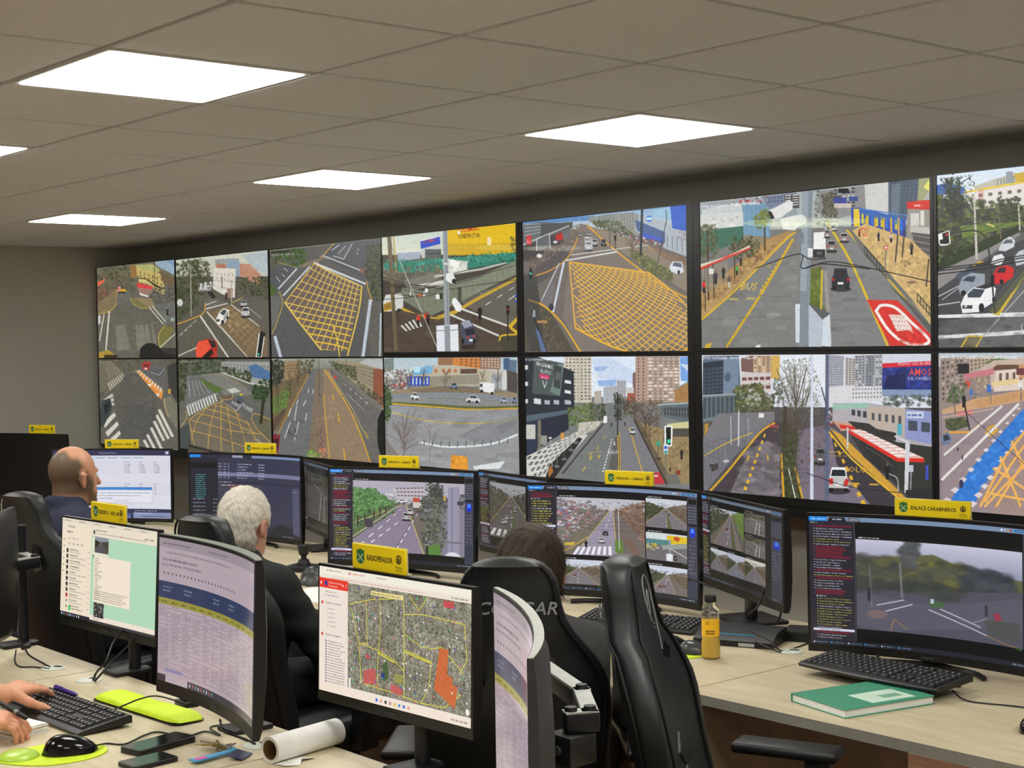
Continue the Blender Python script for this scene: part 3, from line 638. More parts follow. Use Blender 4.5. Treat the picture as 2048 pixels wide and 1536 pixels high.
def wall_b2():
 c=Cv(538,708,778,1000,bg=(112,108,100),seed=8,**KA)
 c.grad([(1200,805),(1980,805),(1980,880),(1200,880)],(150,156,144),(130,130,118))
 c.P([(1280,830),(1400,822),(1400,930),(1280,960)],(150,126,92));c.Wn([(1290,850),(1395,840),(1395,900),(1290,910)],7,3,.5,.5,(92,84,70));c.B([(1205,820),(1290,815),(1280,980),(1205,1020)],[(40,48,36),(56,64,46),(34,38,30)],170,5,11,.75);c.B([(1380,820),(1500,820),(1470,920),(1380,980)],BROWN+OLIVE,200,4,9,.6)
 c.P([(1640,820),(1960,850),(1970,1180),(1780,980),(1650,880)],(150,140,116));c.Wn([(1765,850),(1960,885),(1960,1040),(1770,940)],14,5,.45,.45,(96,92,80));c.P([(1900,880),(1975,880),(1975,1150),(1900,1070)],(140,84,62));c.P([(1850,815),(1975,815),(1975,890),(1800,840)],(176,182,180));c.B([(1600,830),(1780,860),(1790,960),(1640,890)],[(60,68,48),(76,82,56),(90,92,66)],220,4,9,.65);c.B([(1780,950),(1970,1080),(1970,1150),(1800,1000)],BROWN+DKGREEN,120,5,10,.6)
 c.P([(1480,880),(1540,872),(1480,1500),(1205,1560),(1205,1420),(1260,1300),(1420,1010)],(104,106,106));c.P([(1205,1000),(1460,900),(1440,960),(1270,1280),(1205,1310)],(110,96,70));c.B([(1210,1080),(1330,1000),(1300,1150),(1210,1180)],[(92,118,58),(104,130,66),(84,108,52)],130,6,14,.7);c.P([(1205,1230),(1300,1140),(1290,1190),(1205,1320)],(90,70,60))
 c.C([(1210,1400),(1290,1230),(1430,970),(1480,880)],5,(190,150,60));c.P([(1205,1320),(1260,1330),(1240,1480),(1205,1540)],(124,40,50));c.P([(1215,1360),(1250,1350),(1240,1420),(1215,1440)],(60,26,34))
 c.P([(1510,890),(1545,890),(1550,1100),(1590,1540),(1440,1560),(1470,1300)],(124,108,92));c.B([(1450,1430),(1540,1440),(1530,1560),(1440,1560)],[(110,150,60),(130,170,70),(96,130,56)],110,5,11,.8);c.B([(1510,1200),(1570,1200),(1580,1500),(1510,1480)],[(150,110,84),(166,120,90),(104,90,78)],70,5,12,.5);c.B([(1530,1410),(1580,1410),(1575,1480),(1530,1480)],[(190,110,80),(206,130,96)],30,4,8,.7)
 c.P([(1560,880),(1600,890),(1780,1230),(1900,1560),(1590,1560),(1555,1100)],(142,122,98));c.P([(1610,895),(1650,890),(1960,1160),(1990,1560),(1900,1560),(1770,1200)],(104,102,98));c.P([(1560,870),(1640,880),(1960,1130),(1960,1180),(1640,900)],(116,112,104))
 c.C([(1560,1050),(1572,1200),(1605,1545)],6,(206,160,50));c.C([(1570,890),(1720,1120),(1800,1290),(1890,1545)],8,(214,164,50));c.C([(1590,900),(1740,1120),(1830,1300)],4,(200,176,110))
 for a,b in(((1660,1180),(1668,1240)),((1697,1420),(1712,1545)),((1622,1060),(1630,1090))):c.L([a,b],9,(206,160,60))
 for a,b in(((1330,1240),(1290,1350)),((1388,1240),(1358,1365)),((1375,1130),(1360,1230)),((1445,1180),(1435,1230)),((1440,1090),(1420,1130)),((1385,1090),(1375,1120)),((1460,1015),(1455,1040)),((1490,1020),(1485,1045)),((1335,1150),(1318,1200))):c.L([a,b],6,(200,204,204))
 c.B([(1310,1290),(1390,1280),(1370,1340),(1320,1340)],[(74,74,74)],18,5,14,.5);c.L([(1840,1300),(1862,1350)],14,(200,160,70),.6);c.L([(1720,1050),(1840,1160)],4,(190,190,186),.7);c.D((1700,980),(1880,1130),3,6,(190,190,186),5)
 for x,y,h,w in((1330,1080,190,110),(1245,1130,240,90),(1385,1000,130,60)):c.bare(x,y,h,w,(66,56,46),16,3)
 for x in(1530,1620,1715):c.L([(x,815),(x,930 if x>1600 else 1100)],4,(90,84,74))
 c.R(1460,880,1475,915,(60,64,70));c.R(1630,925,1650,942,(190,60,50));c.P([(1925,1330),(1930,1220),(1955,1160),(1985,1150),(1985,1490),(1950,1470),(1930,1400)],(22,22,22))
 c.mot([(1205,900),(1960,900),(1960,1550),(1205,1550)],5,120,(6,24));return c.noise(4).blur(1)
def wall_t3():
 c=Cv(758,438,1042,712,bg=(70,62,54),seed=9,**KB)
 c.grad([(0,120),(380,120),(380,300),(0,300)],(190,204,200),(214,216,190));c.P([(370,150),(760,120),(760,300),(370,300)],(224,184,24));c.L([(375,160),(750,128)],4,(240,230,180));c.P([(370,240),(745,235),(745,300),(370,305)],(206,168,30));c.Wn([(380,235),(740,230),(740,295),(380,300)],12,1,.1,1,(176,140,20),.6);c.B([(715,200),(748,200),(748,280),(715,280)],[(110,92,40),(90,76,36)],30,4,10,.5);c.R(590,205,612,250,(236,220,170))
 c.T(428,180,'SODIMAC',26,(196,44,36),w=118,ang=-.12);c.E(435,178,8,10,(230,230,230));c.T(430,212,'CONSTRUCTOR',24,(60,40,16),w=118,ang=-.06)
 c.P([(222,220),(330,195),(332,240),(225,268)],(40,70,190));c.P([(222,220),(330,195),(332,200),(225,226)],(230,230,230));c.T(240,238,'SODIMAC',16,(226,60,44),w=70,ang=-.2);c.P([(225,268),(332,240),(335,320),(230,330)],(190,196,190));c.R(248,270,336,320,(60,66,64));c.Wn([(248,270),(336,265),(336,320),(248,322)],7,2,.8,.7,(90,100,96))
 c.P([(95,280),(222,275),(222,335),(95,335)],(160,170,184));c.P([(95,280),(222,275),(222,283),(95,290)],(220,220,214));c.P([(15,350),(330,305),(345,420),(200,470),(15,440)],(96,92,80));c.P([(20,345),(750,290),(750,345),(470,380),(150,400),(20,380)],(46,128,108));c.B([(20,330),(750,285),(750,340),(20,385)],[(36,110,92),(60,150,126),(30,88,76),(80,160,140)],260,3,10,.6);c.B([(20,380),(340,350),(340,420),(20,440)],[(104,100,90),(150,146,134),(70,64,54),(130,96,60)],220,2,9,.6)
 for x in range(30,330,22):c.L([(x,330),(x+2,400)],2,(70,66,50),.7)
 c.P([(130,440),(330,400),(345,460),(150,500)],(120,118,106));c.P([(345,345),(440,330),(480,345),(480,395),(350,405)],(206,206,196));c.B([(350,320),(480,340),(480,390),(350,400)],[(220,220,210),(170,170,162),(240,240,232)],40,4,14,.7);c.P([(380,330),(400,325),(440,345),(430,370),(385,365)],(236,236,230))
 c.P([(120,480),(240,500),(330,470),(560,410),(745,335),(750,410),(580,490),(440,560),(270,640),(110,540)],(118,124,104));c.L([(300,420),(560,380),(690,345)],12,(196,200,190),.9);c.P([(440,470),(745,345),(750,405),(580,488),(445,555)],(126,132,112))
 for i in range(18):x=130+i*34;c.L([(x,505-max(0,x-260)*.28),(x+2,600-max(0,x-250)*.40)],2,(86,90,74),.8)
 c.Wn([(130,470),(350,500),(350,560),(130,540)],3,1,.1,.4,(226,226,220));c.P([(205,465),(350,440),(352,470),(215,478)],(206,206,196));c.R(245,485,262,512,(226,230,230));c.R(305,515,325,545,(226,226,222));c.R(328,512,342,545,(40,40,40));c.R(203,515,230,530,(206,110,60));c.R(425,480,445,560,(70,72,62))
 c.P([(20,720),(150,600),(270,650),(380,640),(560,540),(750,440),(750,830),(20,830)],(78,66,56));c.P([(440,560),(750,420),(750,640),(700,700),(480,590)],(98,94,84));c.mot([(20,600),(750,560),(750,830),(20,830)],5,120,(8,34))
 c.P([(60,560),(130,610),(270,640),(360,650),(300,640),(420,600),(520,540),(750,425),(750,440),(530,555),(400,632),(320,655),(250,648)],(196,160,50));c.zebra([(110,690),(215,640),(240,690),(140,720)],5,(206,206,198),.5)
 c.L([(445,598),(690,690)],11,(214,214,206));c.L([(385,630),(645,745)],11,(206,206,198));c.D((735,480),(540,600),4,6,(206,206,200),3,.45);c.L([(705,550),(745,520)],5,(206,206,200));c.B([(530,490),(600,470),(600,520),(530,530)],[(170,170,160)],20,2,5,.6)
 c.P([(640,760),(660,740),(750,740),(750,830),(670,830)],(66,64,50));c.C([(650,770),(665,745),(750,738)],10,(206,170,40));c.P([(700,690),(750,640),(750,665),(720,700),(750,720),(745,740),(705,705)],(206,170,40));c.R(738,520,750,565,(60,90,200));c.R(740,540,750,550,(220,210,60))
 c.P([(432,700),(445,670),(490,655),(510,690),(522,730),(520,780),(500,795),(455,790),(445,740)],(70,74,92));c.P([(440,672),(485,658),(505,690),(460,705)],(150,156,170));c.P([(462,712),(512,705),(518,735),(470,745)],(34,36,44));c.R(485,764,505,776,(230,230,226));c.R(470,750,482,760,(200,40,36));c.R(505,742,518,752,(200,40,36));c.E(450,775,8,16,(20,20,22));c.E(512,775,8,14,(20,20,22));c.P([(440,800),(520,790),(510,815),(450,820)],(36,32,30),.7)
 c.P([(15,560),(30,520),(110,510),(128,530),(125,590),(80,610),(20,612)],(206,206,202));c.P([(18,570),(58,556),(62,600),(22,612)],(206,160,50));c.Wn([(20,575),(58,560),(60,595),(24,605)],5,1,.4,1,(60,40,30));c.E(100,605,8,10,(30,30,30))
 c.P([(40,200),(62,200),(95,830),(75,830)],(104,92,66));c.L([(60,215),(95,420)],2,(70,60,44));c.L([(75,200),(90,400)],7,(180,140,60),.8);c.man(208,692,72,(206,60,40));c.man(250,685,76,(206,60,36),(60,40,40));c.man(262,685,70,(60,40,40));c.man(545,660,82,(26,26,30));c.R(690,580,706,630,(24,24,24));c.L([(697,630),(695,775)],6,(30,30,30));c.E(697,600,4,6,(200,40,30))
 for p in([(15,460),(200,480),(420,400),(745,330)],[(15,425),(300,470),(745,360)],[(15,545),(180,530),(345,480),(560,420)],[(15,480),(200,470),(360,490),(520,470),(745,440)],[(15,505),(250,530),(380,455)],[(15,440),(160,500),(350,520)]):c.C(p,3,(34,32,30),.85)
 c.L([(110,340),(310,810)],4,(190,190,184));c.P([(345,165),(372,165),(382,830),(352,830)],(150,156,160));c.L([(362,165),(372,830)],4,(110,114,118));c.P([(305,690),(425,682),(428,830),(308,830)],(222,226,232));c.L([(306,718),(426,712)],4,(120,124,130));c.P([(350,690),(380,688),(382,830),(352,830)],(140,146,152))
 c.P([(362,405),(400,400),(415,440),(405,465),(380,455),(360,440)],(226,228,226));c.E(405,447,12,14,(30,30,34));c.P([(395,545),(410,535),(446,580),(440,615),(415,610),(392,565)],(230,232,230));c.L([(350,350),(385,352)],10,(206,210,210))
 c.E(650,262,120,15,(255,248,200),.18);return c.noise(3).blur(1)
def wall_t4():
 c=Cv(1040,404,1384,712,bg=(112,104,98),seed=10,**KB)
 c.grad([(780,20),(1690,20),(1690,160),(780,160)],(120,160,206),(196,204,206));c.P([(780,110),(960,95),(1180,85),(1180,110),(780,130)],(96,140,190))
 c.P([(788,130),(880,115),(1060,130),(1040,200),(800,330),(788,330)],(104,108,112));c.Wn([(795,120),(885,118),(885,180),(795,200)],7,4,.6,.4,(176,176,176));c.P([(885,130),(1060,118),(1060,150),(885,200)],(84,86,88));c.L([(790,240),(1040,140)],9,(170,170,166));c.P([(788,250),(1000,170),(1010,230),(830,330),(788,330)],(74,70,70));c.R(806,190,834,240,(206,60,66));c.T(810,232,'LL',22,(240,220,220),w=20);c.P([(862,215),(932,180),(938,255),(865,275)],(100,104,106));c.L([(862,275),(862,210),(932,180),(936,260)],4,(220,224,224));c.P([(965,190),(1000,175),(1010,215),(970,220)],(186,50,46));c.B([(800,330),(1010,220),(1050,240),(830,400)],[(120,100,90),(90,84,80),(140,120,104),(70,66,64)],170,3,9,.6)
 c.E(876,303,16,11,(220,220,220));c.E(965,228,12,8,(200,200,200));c.P([(788,420),(1010,260),(1040,300),(930,420),(830,480),(788,500)],(92,86,86));c.C([(845,415),(930,385),(1010,335),(1060,270),(1100,170)],7,(206,150,66));c.B([(1050,150),(1110,130),(1090,200),(1050,240)],[(120,110,96),(96,96,80),(140,126,104)],70,3,8,.6)
 c.P([(1140,95),(1300,75),(1420,80),(1420,200),(1300,170),(1180,140)],(140,146,140));c.Wn([(1200,85),(1290,78),(1290,140),(1200,145)],6,6,.5,.4,(90,96,96));c.P([(1310,75),(1400,70),(1400,180),(1310,160)],(150,150,144));c.Wn([(1320,75),(1395,70),(1395,170),(1320,155)],5,8,.6,.4,(96,96,96));c.B([(1130,110),(1310,120),(1400,200),(1250,180)],[(84,92,60),(104,110,74),(70,76,54)],200,3,9,.65)
 c.P([(1430,85),(1580,130),(1690,160),(1690,320),(1560,270),(1400,170)],(170,178,186));c.P([(1400,110),(1560,180),(1560,240),(1410,170)],(70,96,140));c.P([(1440,180),(1550,215),(1545,245),(1430,205)],(60,90,190));c.E(1476,107,17,19,(70,130,206));c.R(1462,100,1490,112,(200,220,236));c.P([(1590,35),(1690,33),(1690,180),(1600,160)],(44,92,190));c.Wn([(1595,40),(1690,38),(1690,150),(1600,140)],7,5,.7,.1,(90,140,220),.7);c.P([(1500,60),(1590,45),(1590,110),(1500,90)],(150,190,214));c.Wn([(1560,190),(1690,220),(1690,310),(1560,265)],5,1,.15,.9,(120,124,130));c.B([(1630,170),(1690,170),(1690,230),(1630,230)],[(120,104,116),(150,130,146)],40,3,7,.5)
 c.P([(1140,140),(1250,170),(1450,240),(1690,350),(1690,520),(1450,360),(1300,270)],(140,128,112));c.B([(1300,170),(1560,240),(1540,265),(1300,190)],[(200,200,204),(90,90,100),(60,60,66),(170,80,70)],120,3,8,.7);c.P([(1360,270),(1430,285),(1600,400),(1600,450),(1500,420),(1380,320)],(104,108,72));c.B([(1370,275),(1440,290),(1600,405),(1590,450),(1500,425),(1390,325)],[(120,124,76),(92,98,62),(140,136,90),(80,80,56)],260,3,9,.65);c.L([(1470,262),(1690,370)],5,(196,150,80));c.P([(1470,250),(1660,320),(1690,370),(1560,330)],(124,100,84),.7)
 c.P([(1100,130),(1145,135),(1300,270),(1430,380),(1690,540),(1690,800),(1100,830),(1000,640),(1040,330),(1080,240)],(126,116,108));c.C([(1140,140),(1300,285),(1420,380),(1560,480),(1690,548)],9,(214,160,56));c.L([(1020,330),(1300,285)],8,(214,216,216));c.L([(1050,300),(1420,255)],5,(206,208,208));c.L([(1300,270),(1470,250)],4,(206,200,190))
 for x,y,w,h,cc in((1146,275,42,50,(220,222,226)),(1180,250,30,36,(190,190,196)),(1228,250,28,34,(60,64,74)),(1140,215,22,28,(206,206,210)),(1155,195,16,18,(200,200,204)),(1102,200,14,18,(190,190,190)),(1125,190,12,16,(150,150,156))):c.car(x,y,w,h,cc,False)
 c.P([(1122,205),(1168,200),(1170,272),(1126,278)],(204,208,214),.5)
 box=[(1040,338),(1440,395),(1690,590),(1690,780),(1500,812),(1280,795),(1062,695)];c.P(box,(134,118,106));yl=(228,178,70)
 F=lambda u,v:c.bil([(1040,338),(1470,400),(1760,800),(1068,700)],u,v)
 def bow(u,v):p=F(u,v);return(p[0]+70*u*math.sin(math.pi*v),p[1]+95*math.sin(math.pi*u)*v**2)
 for i in range(-14,17):
  for dr in(1,-1):
   pts=[]
   for k in range(13):
    v=k/12;u=(i/15+v*.95)if dr>0 else(i/15+1-v*.95)
    if 0<=u<=1:pts.append(bow(u,v))
   if len(pts)>1:c.L(pts,5.5,yl)
 c.L([bow(u/10,0)for u in range(11)],7,yl);c.L([bow(0,v/10)for v in range(11)],7,yl);c.L([bow(u/10,1)for u in range(11)],11,(232,176,50));c.L([bow(1,v/10)for v in range(11)],8,yl)
 c.mot(box,6,70,(8,30));c.L([(1010,340),(948,610)],12,(196,206,220));c.L([(985,345),(880,560)],6,(190,196,206));c.P([(870,570),(960,440),(930,640),(880,700)],(120,118,122),.7)
 c.P([(788,480),(860,440),(880,560),(940,620),(1060,830),(788,830)],(84,78,68));c.B([(800,560),(900,590),(1040,830),(850,830)],[(100,92,70),(84,80,60),(70,66,58),(116,108,84)],160,4,12,.5);c.C([(815,545),(900,580),(1000,680),(1095,832)],10,(222,166,50));c.P([(790,400),(860,410),(870,560),(900,830),(820,830),(790,640)],(60,62,64),.55);c.L([(830,600),(910,830)],6,(34,36,40));c.R(820,370,836,430,(40,44,46));c.E(828,400,5,7,(80,220,180));c.R(836,600,850,640,(150,160,170));c.E(938,585,14,20,(60,60,66));c.P([(850,700),(870,720),(910,830),(880,830)],(90,110,150));c.R(860,660,915,672,(190,140,80))
 c.P([(1582,370),(1600,340),(1650,345),(1660,400),(1630,412),(1590,395)],(216,220,226));c.P([(1605,345),(1645,350),(1650,375),(1600,365)],(90,100,116));c.E(1632,400,7,12,(40,40,44));c.bare(1385,320,120,70,(90,76,66),18,3);c.P([(1432,55),(1445,55),(1434,305),(1422,305)],(36,44,54));c.L([(1568,60),(1570,110),(1505,415)],4,(60,66,72));c.L([(1290,200),(1292,270)],4,(40,42,44));c.R(1285,195,1297,225,(30,30,32));c.L([(1262,170),(1262,260)],3,(70,70,70))
 c.E(960,262,150,16,(255,252,220),.20);c.E(860,262,100,12,(255,255,230),.18);return c.noise(3).blur(1)
def wall_b3():
 c=Cv(762,708,1050,980,bg=(128,130,130),seed=11,**KB)
 c.grad([(15,860),(770,860),(770,980),(15,980)],(176,196,206),(200,206,206));c.P([(20,870),(75,865),(75,930),(20,940)],(130,140,134));c.Wn([(22,872),(74,868),(74,928),(22,935)],5,6,.5,.4,(90,100,100))
 c.P([(315,865),(400,865),(405,905),(315,905)],(150,110,80));c.P([(395,865),(560,865),(560,930),(395,905)],(206,130,66));c.Wn([(430,868),(560,868),(560,925),(430,905)],5,3,.5,.5,(120,84,60));c.P([(545,865),(655,865),(655,930),(545,925)],(150,116,96));c.Wn([(550,866),(650,868),(650,925),(550,915)],6,4,.5,.4,(226,220,206));c.P([(672,870),(745,880),(745,960),(690,940)],(96,116,134));c.R(672,868,705,930,(70,96,130))
 c.P([(160,960),(280,905),(440,910),(680,945),(690,1035),(560,1020),(150,1010)],(186,178,156));c.P([(175,935),(260,905),(290,915),(280,950),(180,960)],(120,176,214));c.E(200,928,22,16,(190,226,240));c.R(145,965,270,1015,(50,80,170));c.Wn([(150,970),(268,970),(268,1010),(150,1012)],6,1,.4,.9,(200,206,220));c.P([(270,965),(540,955),(540,1010),(270,1012)],(150,144,126));c.Wn([(275,968),(540,958),(540,1008),(275,1010)],16,1,.1,1,(110,104,92));c.R(437,925,528,950,(76,60,52));c.Wn([(437,922),(530,930),(530,950),(437,945)],7,1,.7,.8,(110,84,66))
 for x in(303,345,378,410):c.E(x,935,9,11,(196,120,80))
 c.P([(605,950),(685,960),(690,1040),(610,1030)],(160,166,170));c.R(665,945,692,1040,(206,206,200));c.P([(690,930),(750,950),(750,1060),(695,1045)],(80,72,70));c.B([(20,930),(150,930),(150,1040),(20,1060)],[(120,100,86),(150,130,116),(96,80,70),(200,204,206)],240,3,9,.6);c.B([(60,1000),(140,990),(140,1035),(60,1040)],[(206,206,210),(80,80,90),(190,60,50)],40,3,8,.8);c.B([(540,865),(680,865),(680,930),(540,900)],[(130,104,86)],30,1,4,.5)
 for x in(110,160,235,355,560,640):c.bare(x,1035,110,60,(92,70,58),16,2.2)
 c.P([(60,1045),(290,1015),(380,1030),(560,1035),(750,1060),(750,1080),(400,1060),(60,1065)],(150,132,104));c.P([(150,1040),(400,1012),(700,1052),(560,1060),(240,1055)],(110,96,80),.6)
 c.P([(55,1060),(330,1050),(560,1058),(755,1085),(755,1140),(60,1120)],(130,136,142));c.P([(60,1085),(350,1072),(560,1085),(752,1110),(755,1138),(500,1122),(250,1110),(60,1115)],(140,142,140));
 for i in range(30):x=250+i*17;c.L([(x,1078+(x-250)*.07),(x,1112+(x-250)*.05)],2,(96,100,98),.8)
 c.C([(250,1082),(500,1090),(752,1112)],3,(100,106,104));c.C([(60,1108),(280,1120),(500,1135),(755,1132)],12,(96,100,56));c.C([(60,1112),(280,1130),(500,1146),(755,1140)],8,(206,160,50))
 c.P([(60,1120),(400,1150),(755,1145),(775,1500),(30,1520),(40,1180)],(146,148,150));c.C([(60,1160),(250,1205),(450,1222),(640,1216),(755,1192)],6,(190,170,90));c.mot([(60,1130),(755,1150),(770,1500),(40,1500)],6,130,(10,50));c.P([(430,1290),(560,1230),(755,1180),(755,1290),(560,1340)],(120,122,126),.5);c.P([(640,1240),(740,1200),(752,1230),(660,1280)],(110,112,116),.5)
 c.C([(215,1325),(350,1350),(500,1348),(640,1330),(755,1285)],11,(220,224,226))
 for x in range(240,740,46):c.L([(x,1352-abs(x-420)*.06),(x+4,1325-abs(x-420)*.06)],4,(70,72,74))
 c.L([(620,1205),(430,1300)],3,(96,98,100),.6);c.L([(320,1250),(280,1350),(270,1440)],3,(96,98,100),.6)
 c.P([(510,1460),(690,1432),(660,1475),(520,1478)],(216,220,222));c.P([(385,1500),(392,1395),(480,1408),(486,1510)],(222,150,50));c.B([(392,1400),(478,1410),(484,1500),(390,1490)],[(200,130,44),(236,166,66)],30,4,12,.5)
 c.side(190,1090,46,38,(226,226,220),.15);c.side(402,1032,48,32,(120,130,150),0);c.side(508,1108,76,42,(206,208,210),.06);c.side(677,1112,36,34,(170,180,200),.1);c.side(735,1112,26,34,(120,130,150),.1);c.P([(545,1040),(548,995),(625,1005),(622,1060),(560,1048)],(230,230,232));c.P([(543,1038),(545,1000),(562,1000),(562,1042)],(206,206,210));c.R(545,1008,560,1022,(60,66,76));c.E(555,1046,8,8,(30,30,30));c.E(612,1058,8,8,(30,30,30))
 c.B([(25,1010),(62,1050),(60,1180),(28,1220)],[(62,84,44),(80,104,56),(48,66,36)],110,4,10,.7);c.bare(130,1470,330,190,(96,76,66),46,2.2,.75);c.B([(60,1180),(230,1150),(220,1400),(80,1420)],[(130,100,84),(150,118,100),(110,84,74)],110,1.5,4,.6);c.bare(270,1400,190,120,(130,110,100),24,1.5,.6);c.L([(35,1290),(180,1490)],5,(170,150,130));c.P([(30,1300),(160,1480),(150,1510),(30,1510)],(110,96,84),.5);return c.noise(3).blur(1)
def wall_b4():
 c=Cv(1042,706,1394,1000,bg=(120,122,122),seed=12,**KB)
 c.grad([(780,855),(1720,855),(1720,1080),(780,1080)],(214,226,240),(226,232,240));c.P([(1160,870),(1260,865),(1400,940),(1400,1010),(1200,980)],(200,214,236));c.P([(1170,915),(1255,910),(1230,935),(1180,940)],(160,184,224));c.P([(1190,990),(1300,985),(1290,1020),(1200,1020)],(150,180,226));c.P([(1650,860),(1710,860),(1710,1000),(1655,990)],(120,164,224));c.P([(1650,900),(1705,905),(1700,945)],(206,216,236))
 c.P([(1005,858),(1158,858),(1160,1110),(1010,1110)],(206,198,180));c.Wn([(1010,862),(1156,862),(1158,1100),(1014,1100)],7,13,.62,.5,(112,106,98),1,(70,70,68));c.R(1085,858,1100,1110,(190,180,160))
 for j in range(13):c.L([(1008,868+j*18.5),(1158,868+j*18.5)],4,(226,222,210),.6)
 c.P([(1402,858),(1648,858),(1648,1110),(1402,1110)],(176,150,134));c.Wn([(1470,862),(1645,862),(1645,1105),(1470,1105)],6,13,.6,.55,(92,88,88),1,(222,214,204));c.Wn([(1406,862),(1460,862),(1460,1100),(1406,1100)],2,13,.3,.5,(110,84,76))
 for j in range(13):c.L([(1470,872+j*18.6),(1648,872+j*18.6)],5,(222,212,200),.7)
 c.P([(1387,950),(1404,945),(1404,1100),(1390,1100)],(130,96,92));c.P([(1225,1025),(1300,1015),(1300,1110),(1225,1115)],(186,190,194));c.Wn([(1228,1028),(1298,1020),(1298,1108),(1228,1110)],6,9,.5,.5,(120,128,136));c.P([(1300,990),(1350,990),(1350,1090),(1300,1095)],(176,176,180));c.Wn([(1300,992),(1350,992),(1350,1085),(1300,1090)],4,9,.5,.5,(120,124,130));c.P([(1175,1050),(1215,1045),(1215,1115),(1175,1115)],(190,180,170));c.Wn([(1175,1050),(1215,1045),(1215,1115),(1175,1115)],4,7,.5,.5,(140,130,124));c.R(1350,1030,1395,1060,(196,196,196));c.R(1358,1060,1400,1110,(170,90,76))
 c.P([(1620,1040),(1700,1000),(1710,1110),(1620,1110)],(170,128,80));c.Wn([(1625,1040),(1700,1005),(1700,1100),(1625,1100)],6,1,.15,1,(130,96,60));c.L([(1620,1040),(1702,995)],5,(120,150,150))
 # left building with the banner
 c.P([(788,858),(860,858),(1060,940),(1065,1150),(1030,1160),(1035,1255),(800,1400),(788,1300)],(44,48,58));c.P([(840,862),(1005,895),(985,1075),(832,1060)],(78,88,88));c.P([(930,1050),(975,895),(1005,900),(985,1075)],(110,130,124));c.P([(955,905),(995,915),(985,1035),(950,1025)],(60,66,68));c.P([(962,940),(988,945),(984,990),(958,985)],(92,98,98))
 c.T(852,905,'INAUGURAMOS',22,(226,230,226),w=92,ang=.24);c.T(875,945,'PILOTOS',20,(226,230,226),w=58,ang=.22);c.P([(872,950),(925,962),(924,985),(870,974)],(206,60,100));c.tl(882,974,34,7,(240,220,226),.2);c.L([(888,990),(900,1028),(912,992)],4,(220,224,220))
 for y in(905,995,1090):c.R(790,y,808,y+24,(206,210,200))
 for k,y in enumerate((985,1040,1095)):c.P([(1010,y),(1045,y+6),(1046,y+24),(1010,y+18)],(214,220,224));c.P([(840,1085+k*0),(880,1090),(880,1120),(840,1115)],(206,212,214))
 for x in(900,950,1010):c.P([(x,1095),(x+30,1098),(x+30,1122),(x,1118)],(170,178,184))
 c.P([(800,1180),(1030,1150),(1032,1170),(800,1215)],(84,100,112));c.P([(800,1215),(860,1205),(858,1380),(802,1400)],(46,54,74));c.R(800,1230,850,1310,(196,196,186));c.P([(880,1210),(1025,1180),(1030,1250),(880,1350)],(40,44,60));c.P([(862,1208),(880,1204),(884,1340),(864,1370)],(120,116,104));c.R(880,1290,915,1340,(150,146,140));c.R(990,1275,1008,1310,(214,150,60))
 c.B([(1030,1140),(1170,1110),(1170,1240),(1100,1250),(1035,1230)],[(84,104,52),(104,126,66),(66,84,42),(120,134,84)],300,3,9,.7);c.B([(1150,1110),(1200,1130),(1190,1220),(1150,1240)],OLIVE,90,3,8,.6);c.B([(1200,1120),(1240,1120),(1240,1200),(1200,1210)],DKGREEN,80,3,7,.7)
 c.B([(1340,1100),(1560,1100),(1540,1250),(1400,1230)],[(92,74,60),(110,90,74),(78,66,56),(128,108,88)],420,2.5,7,.6);c.B([(1320,1080),(1400,1080),(1390,1200),(1330,1190)],BROWN+OLIVE,130,3,7,.6);c.P([(1540,1120),(1705,1110),(1705,1230),(1560,1190)],(96,106,112));c.L([(1530,1125),(1705,1115)],8,(170,180,180));c.Wn([(1560,1140),(1705,1135),(1705,1200),(1560,1180)],9,2,.6,.8,(60,66,70))
 c.P([(800,1405),(1080,1270),(1140,1290),(1000,1450),(900,1530),(800,1545)],(206,206,200));F=[(800,1410),(1080,1270),(1075,1300),(850,1560)]
 for i in range(10):
  for j in range(9):
   if(i+j)%2==0:
    u,v=i/10,j/9;c.P([c.bil(F,u,v+.055),c.bil(F,u+.05,v),c.bil(F,u+.1,v+.055),c.bil(F,u+.05,v+.11)],(50,52,52))
    c.P([c.bil(F,u+.03,v+.055),c.bil(F,u+.05,v+.03),c.bil(F,u+.07,v+.055),c.bil(F,u+.05,v+.08)],(190,190,184))
 c.P([(930,1450),(1090,1300),(1110,1310),(960,1520),(900,1540)],(46,44,44));
 for x,y in((1048,1370),(1010,1420),(970,1460),(1075,1330)):c.E(x,y,16,7,(110,116,112));c.L([(x,y),(x,y-40)],3,(110,114,112))
 c.P([(920,1480),(940,1450),(950,1490),(925,1520)],(170,110,60));c.L([(932,1300),(945,1460)],3,(200,200,196));c.E(932,1303,10,5,(226,226,220));c.P([(1090,1220),(1220,1210),(1180,1260),(1080,1300)],(190,184,174));c.B([(1100,1230),(1210,1215),(1170,1270),(1095,1290)],[(150,146,138),(206,200,190)],30,4,10,.5)
 c.P([(1215,1225),(1260,1140),(1290,1140),(1310,1290),(1320,1530),(960,1560),(1000,1490)],(116,120,118));c.C([(1235,1215),(1140,1330),(1000,1500)],8,(60,58,54));c.P([(1300,1200),(1380,1190),(1470,1340),(1560,1560),(1320,1560),(1305,1330)],(122,122,126));c.P([(1290,1300),(1315,1300),(1325,1560),(1240,1560)],(96,94,90))
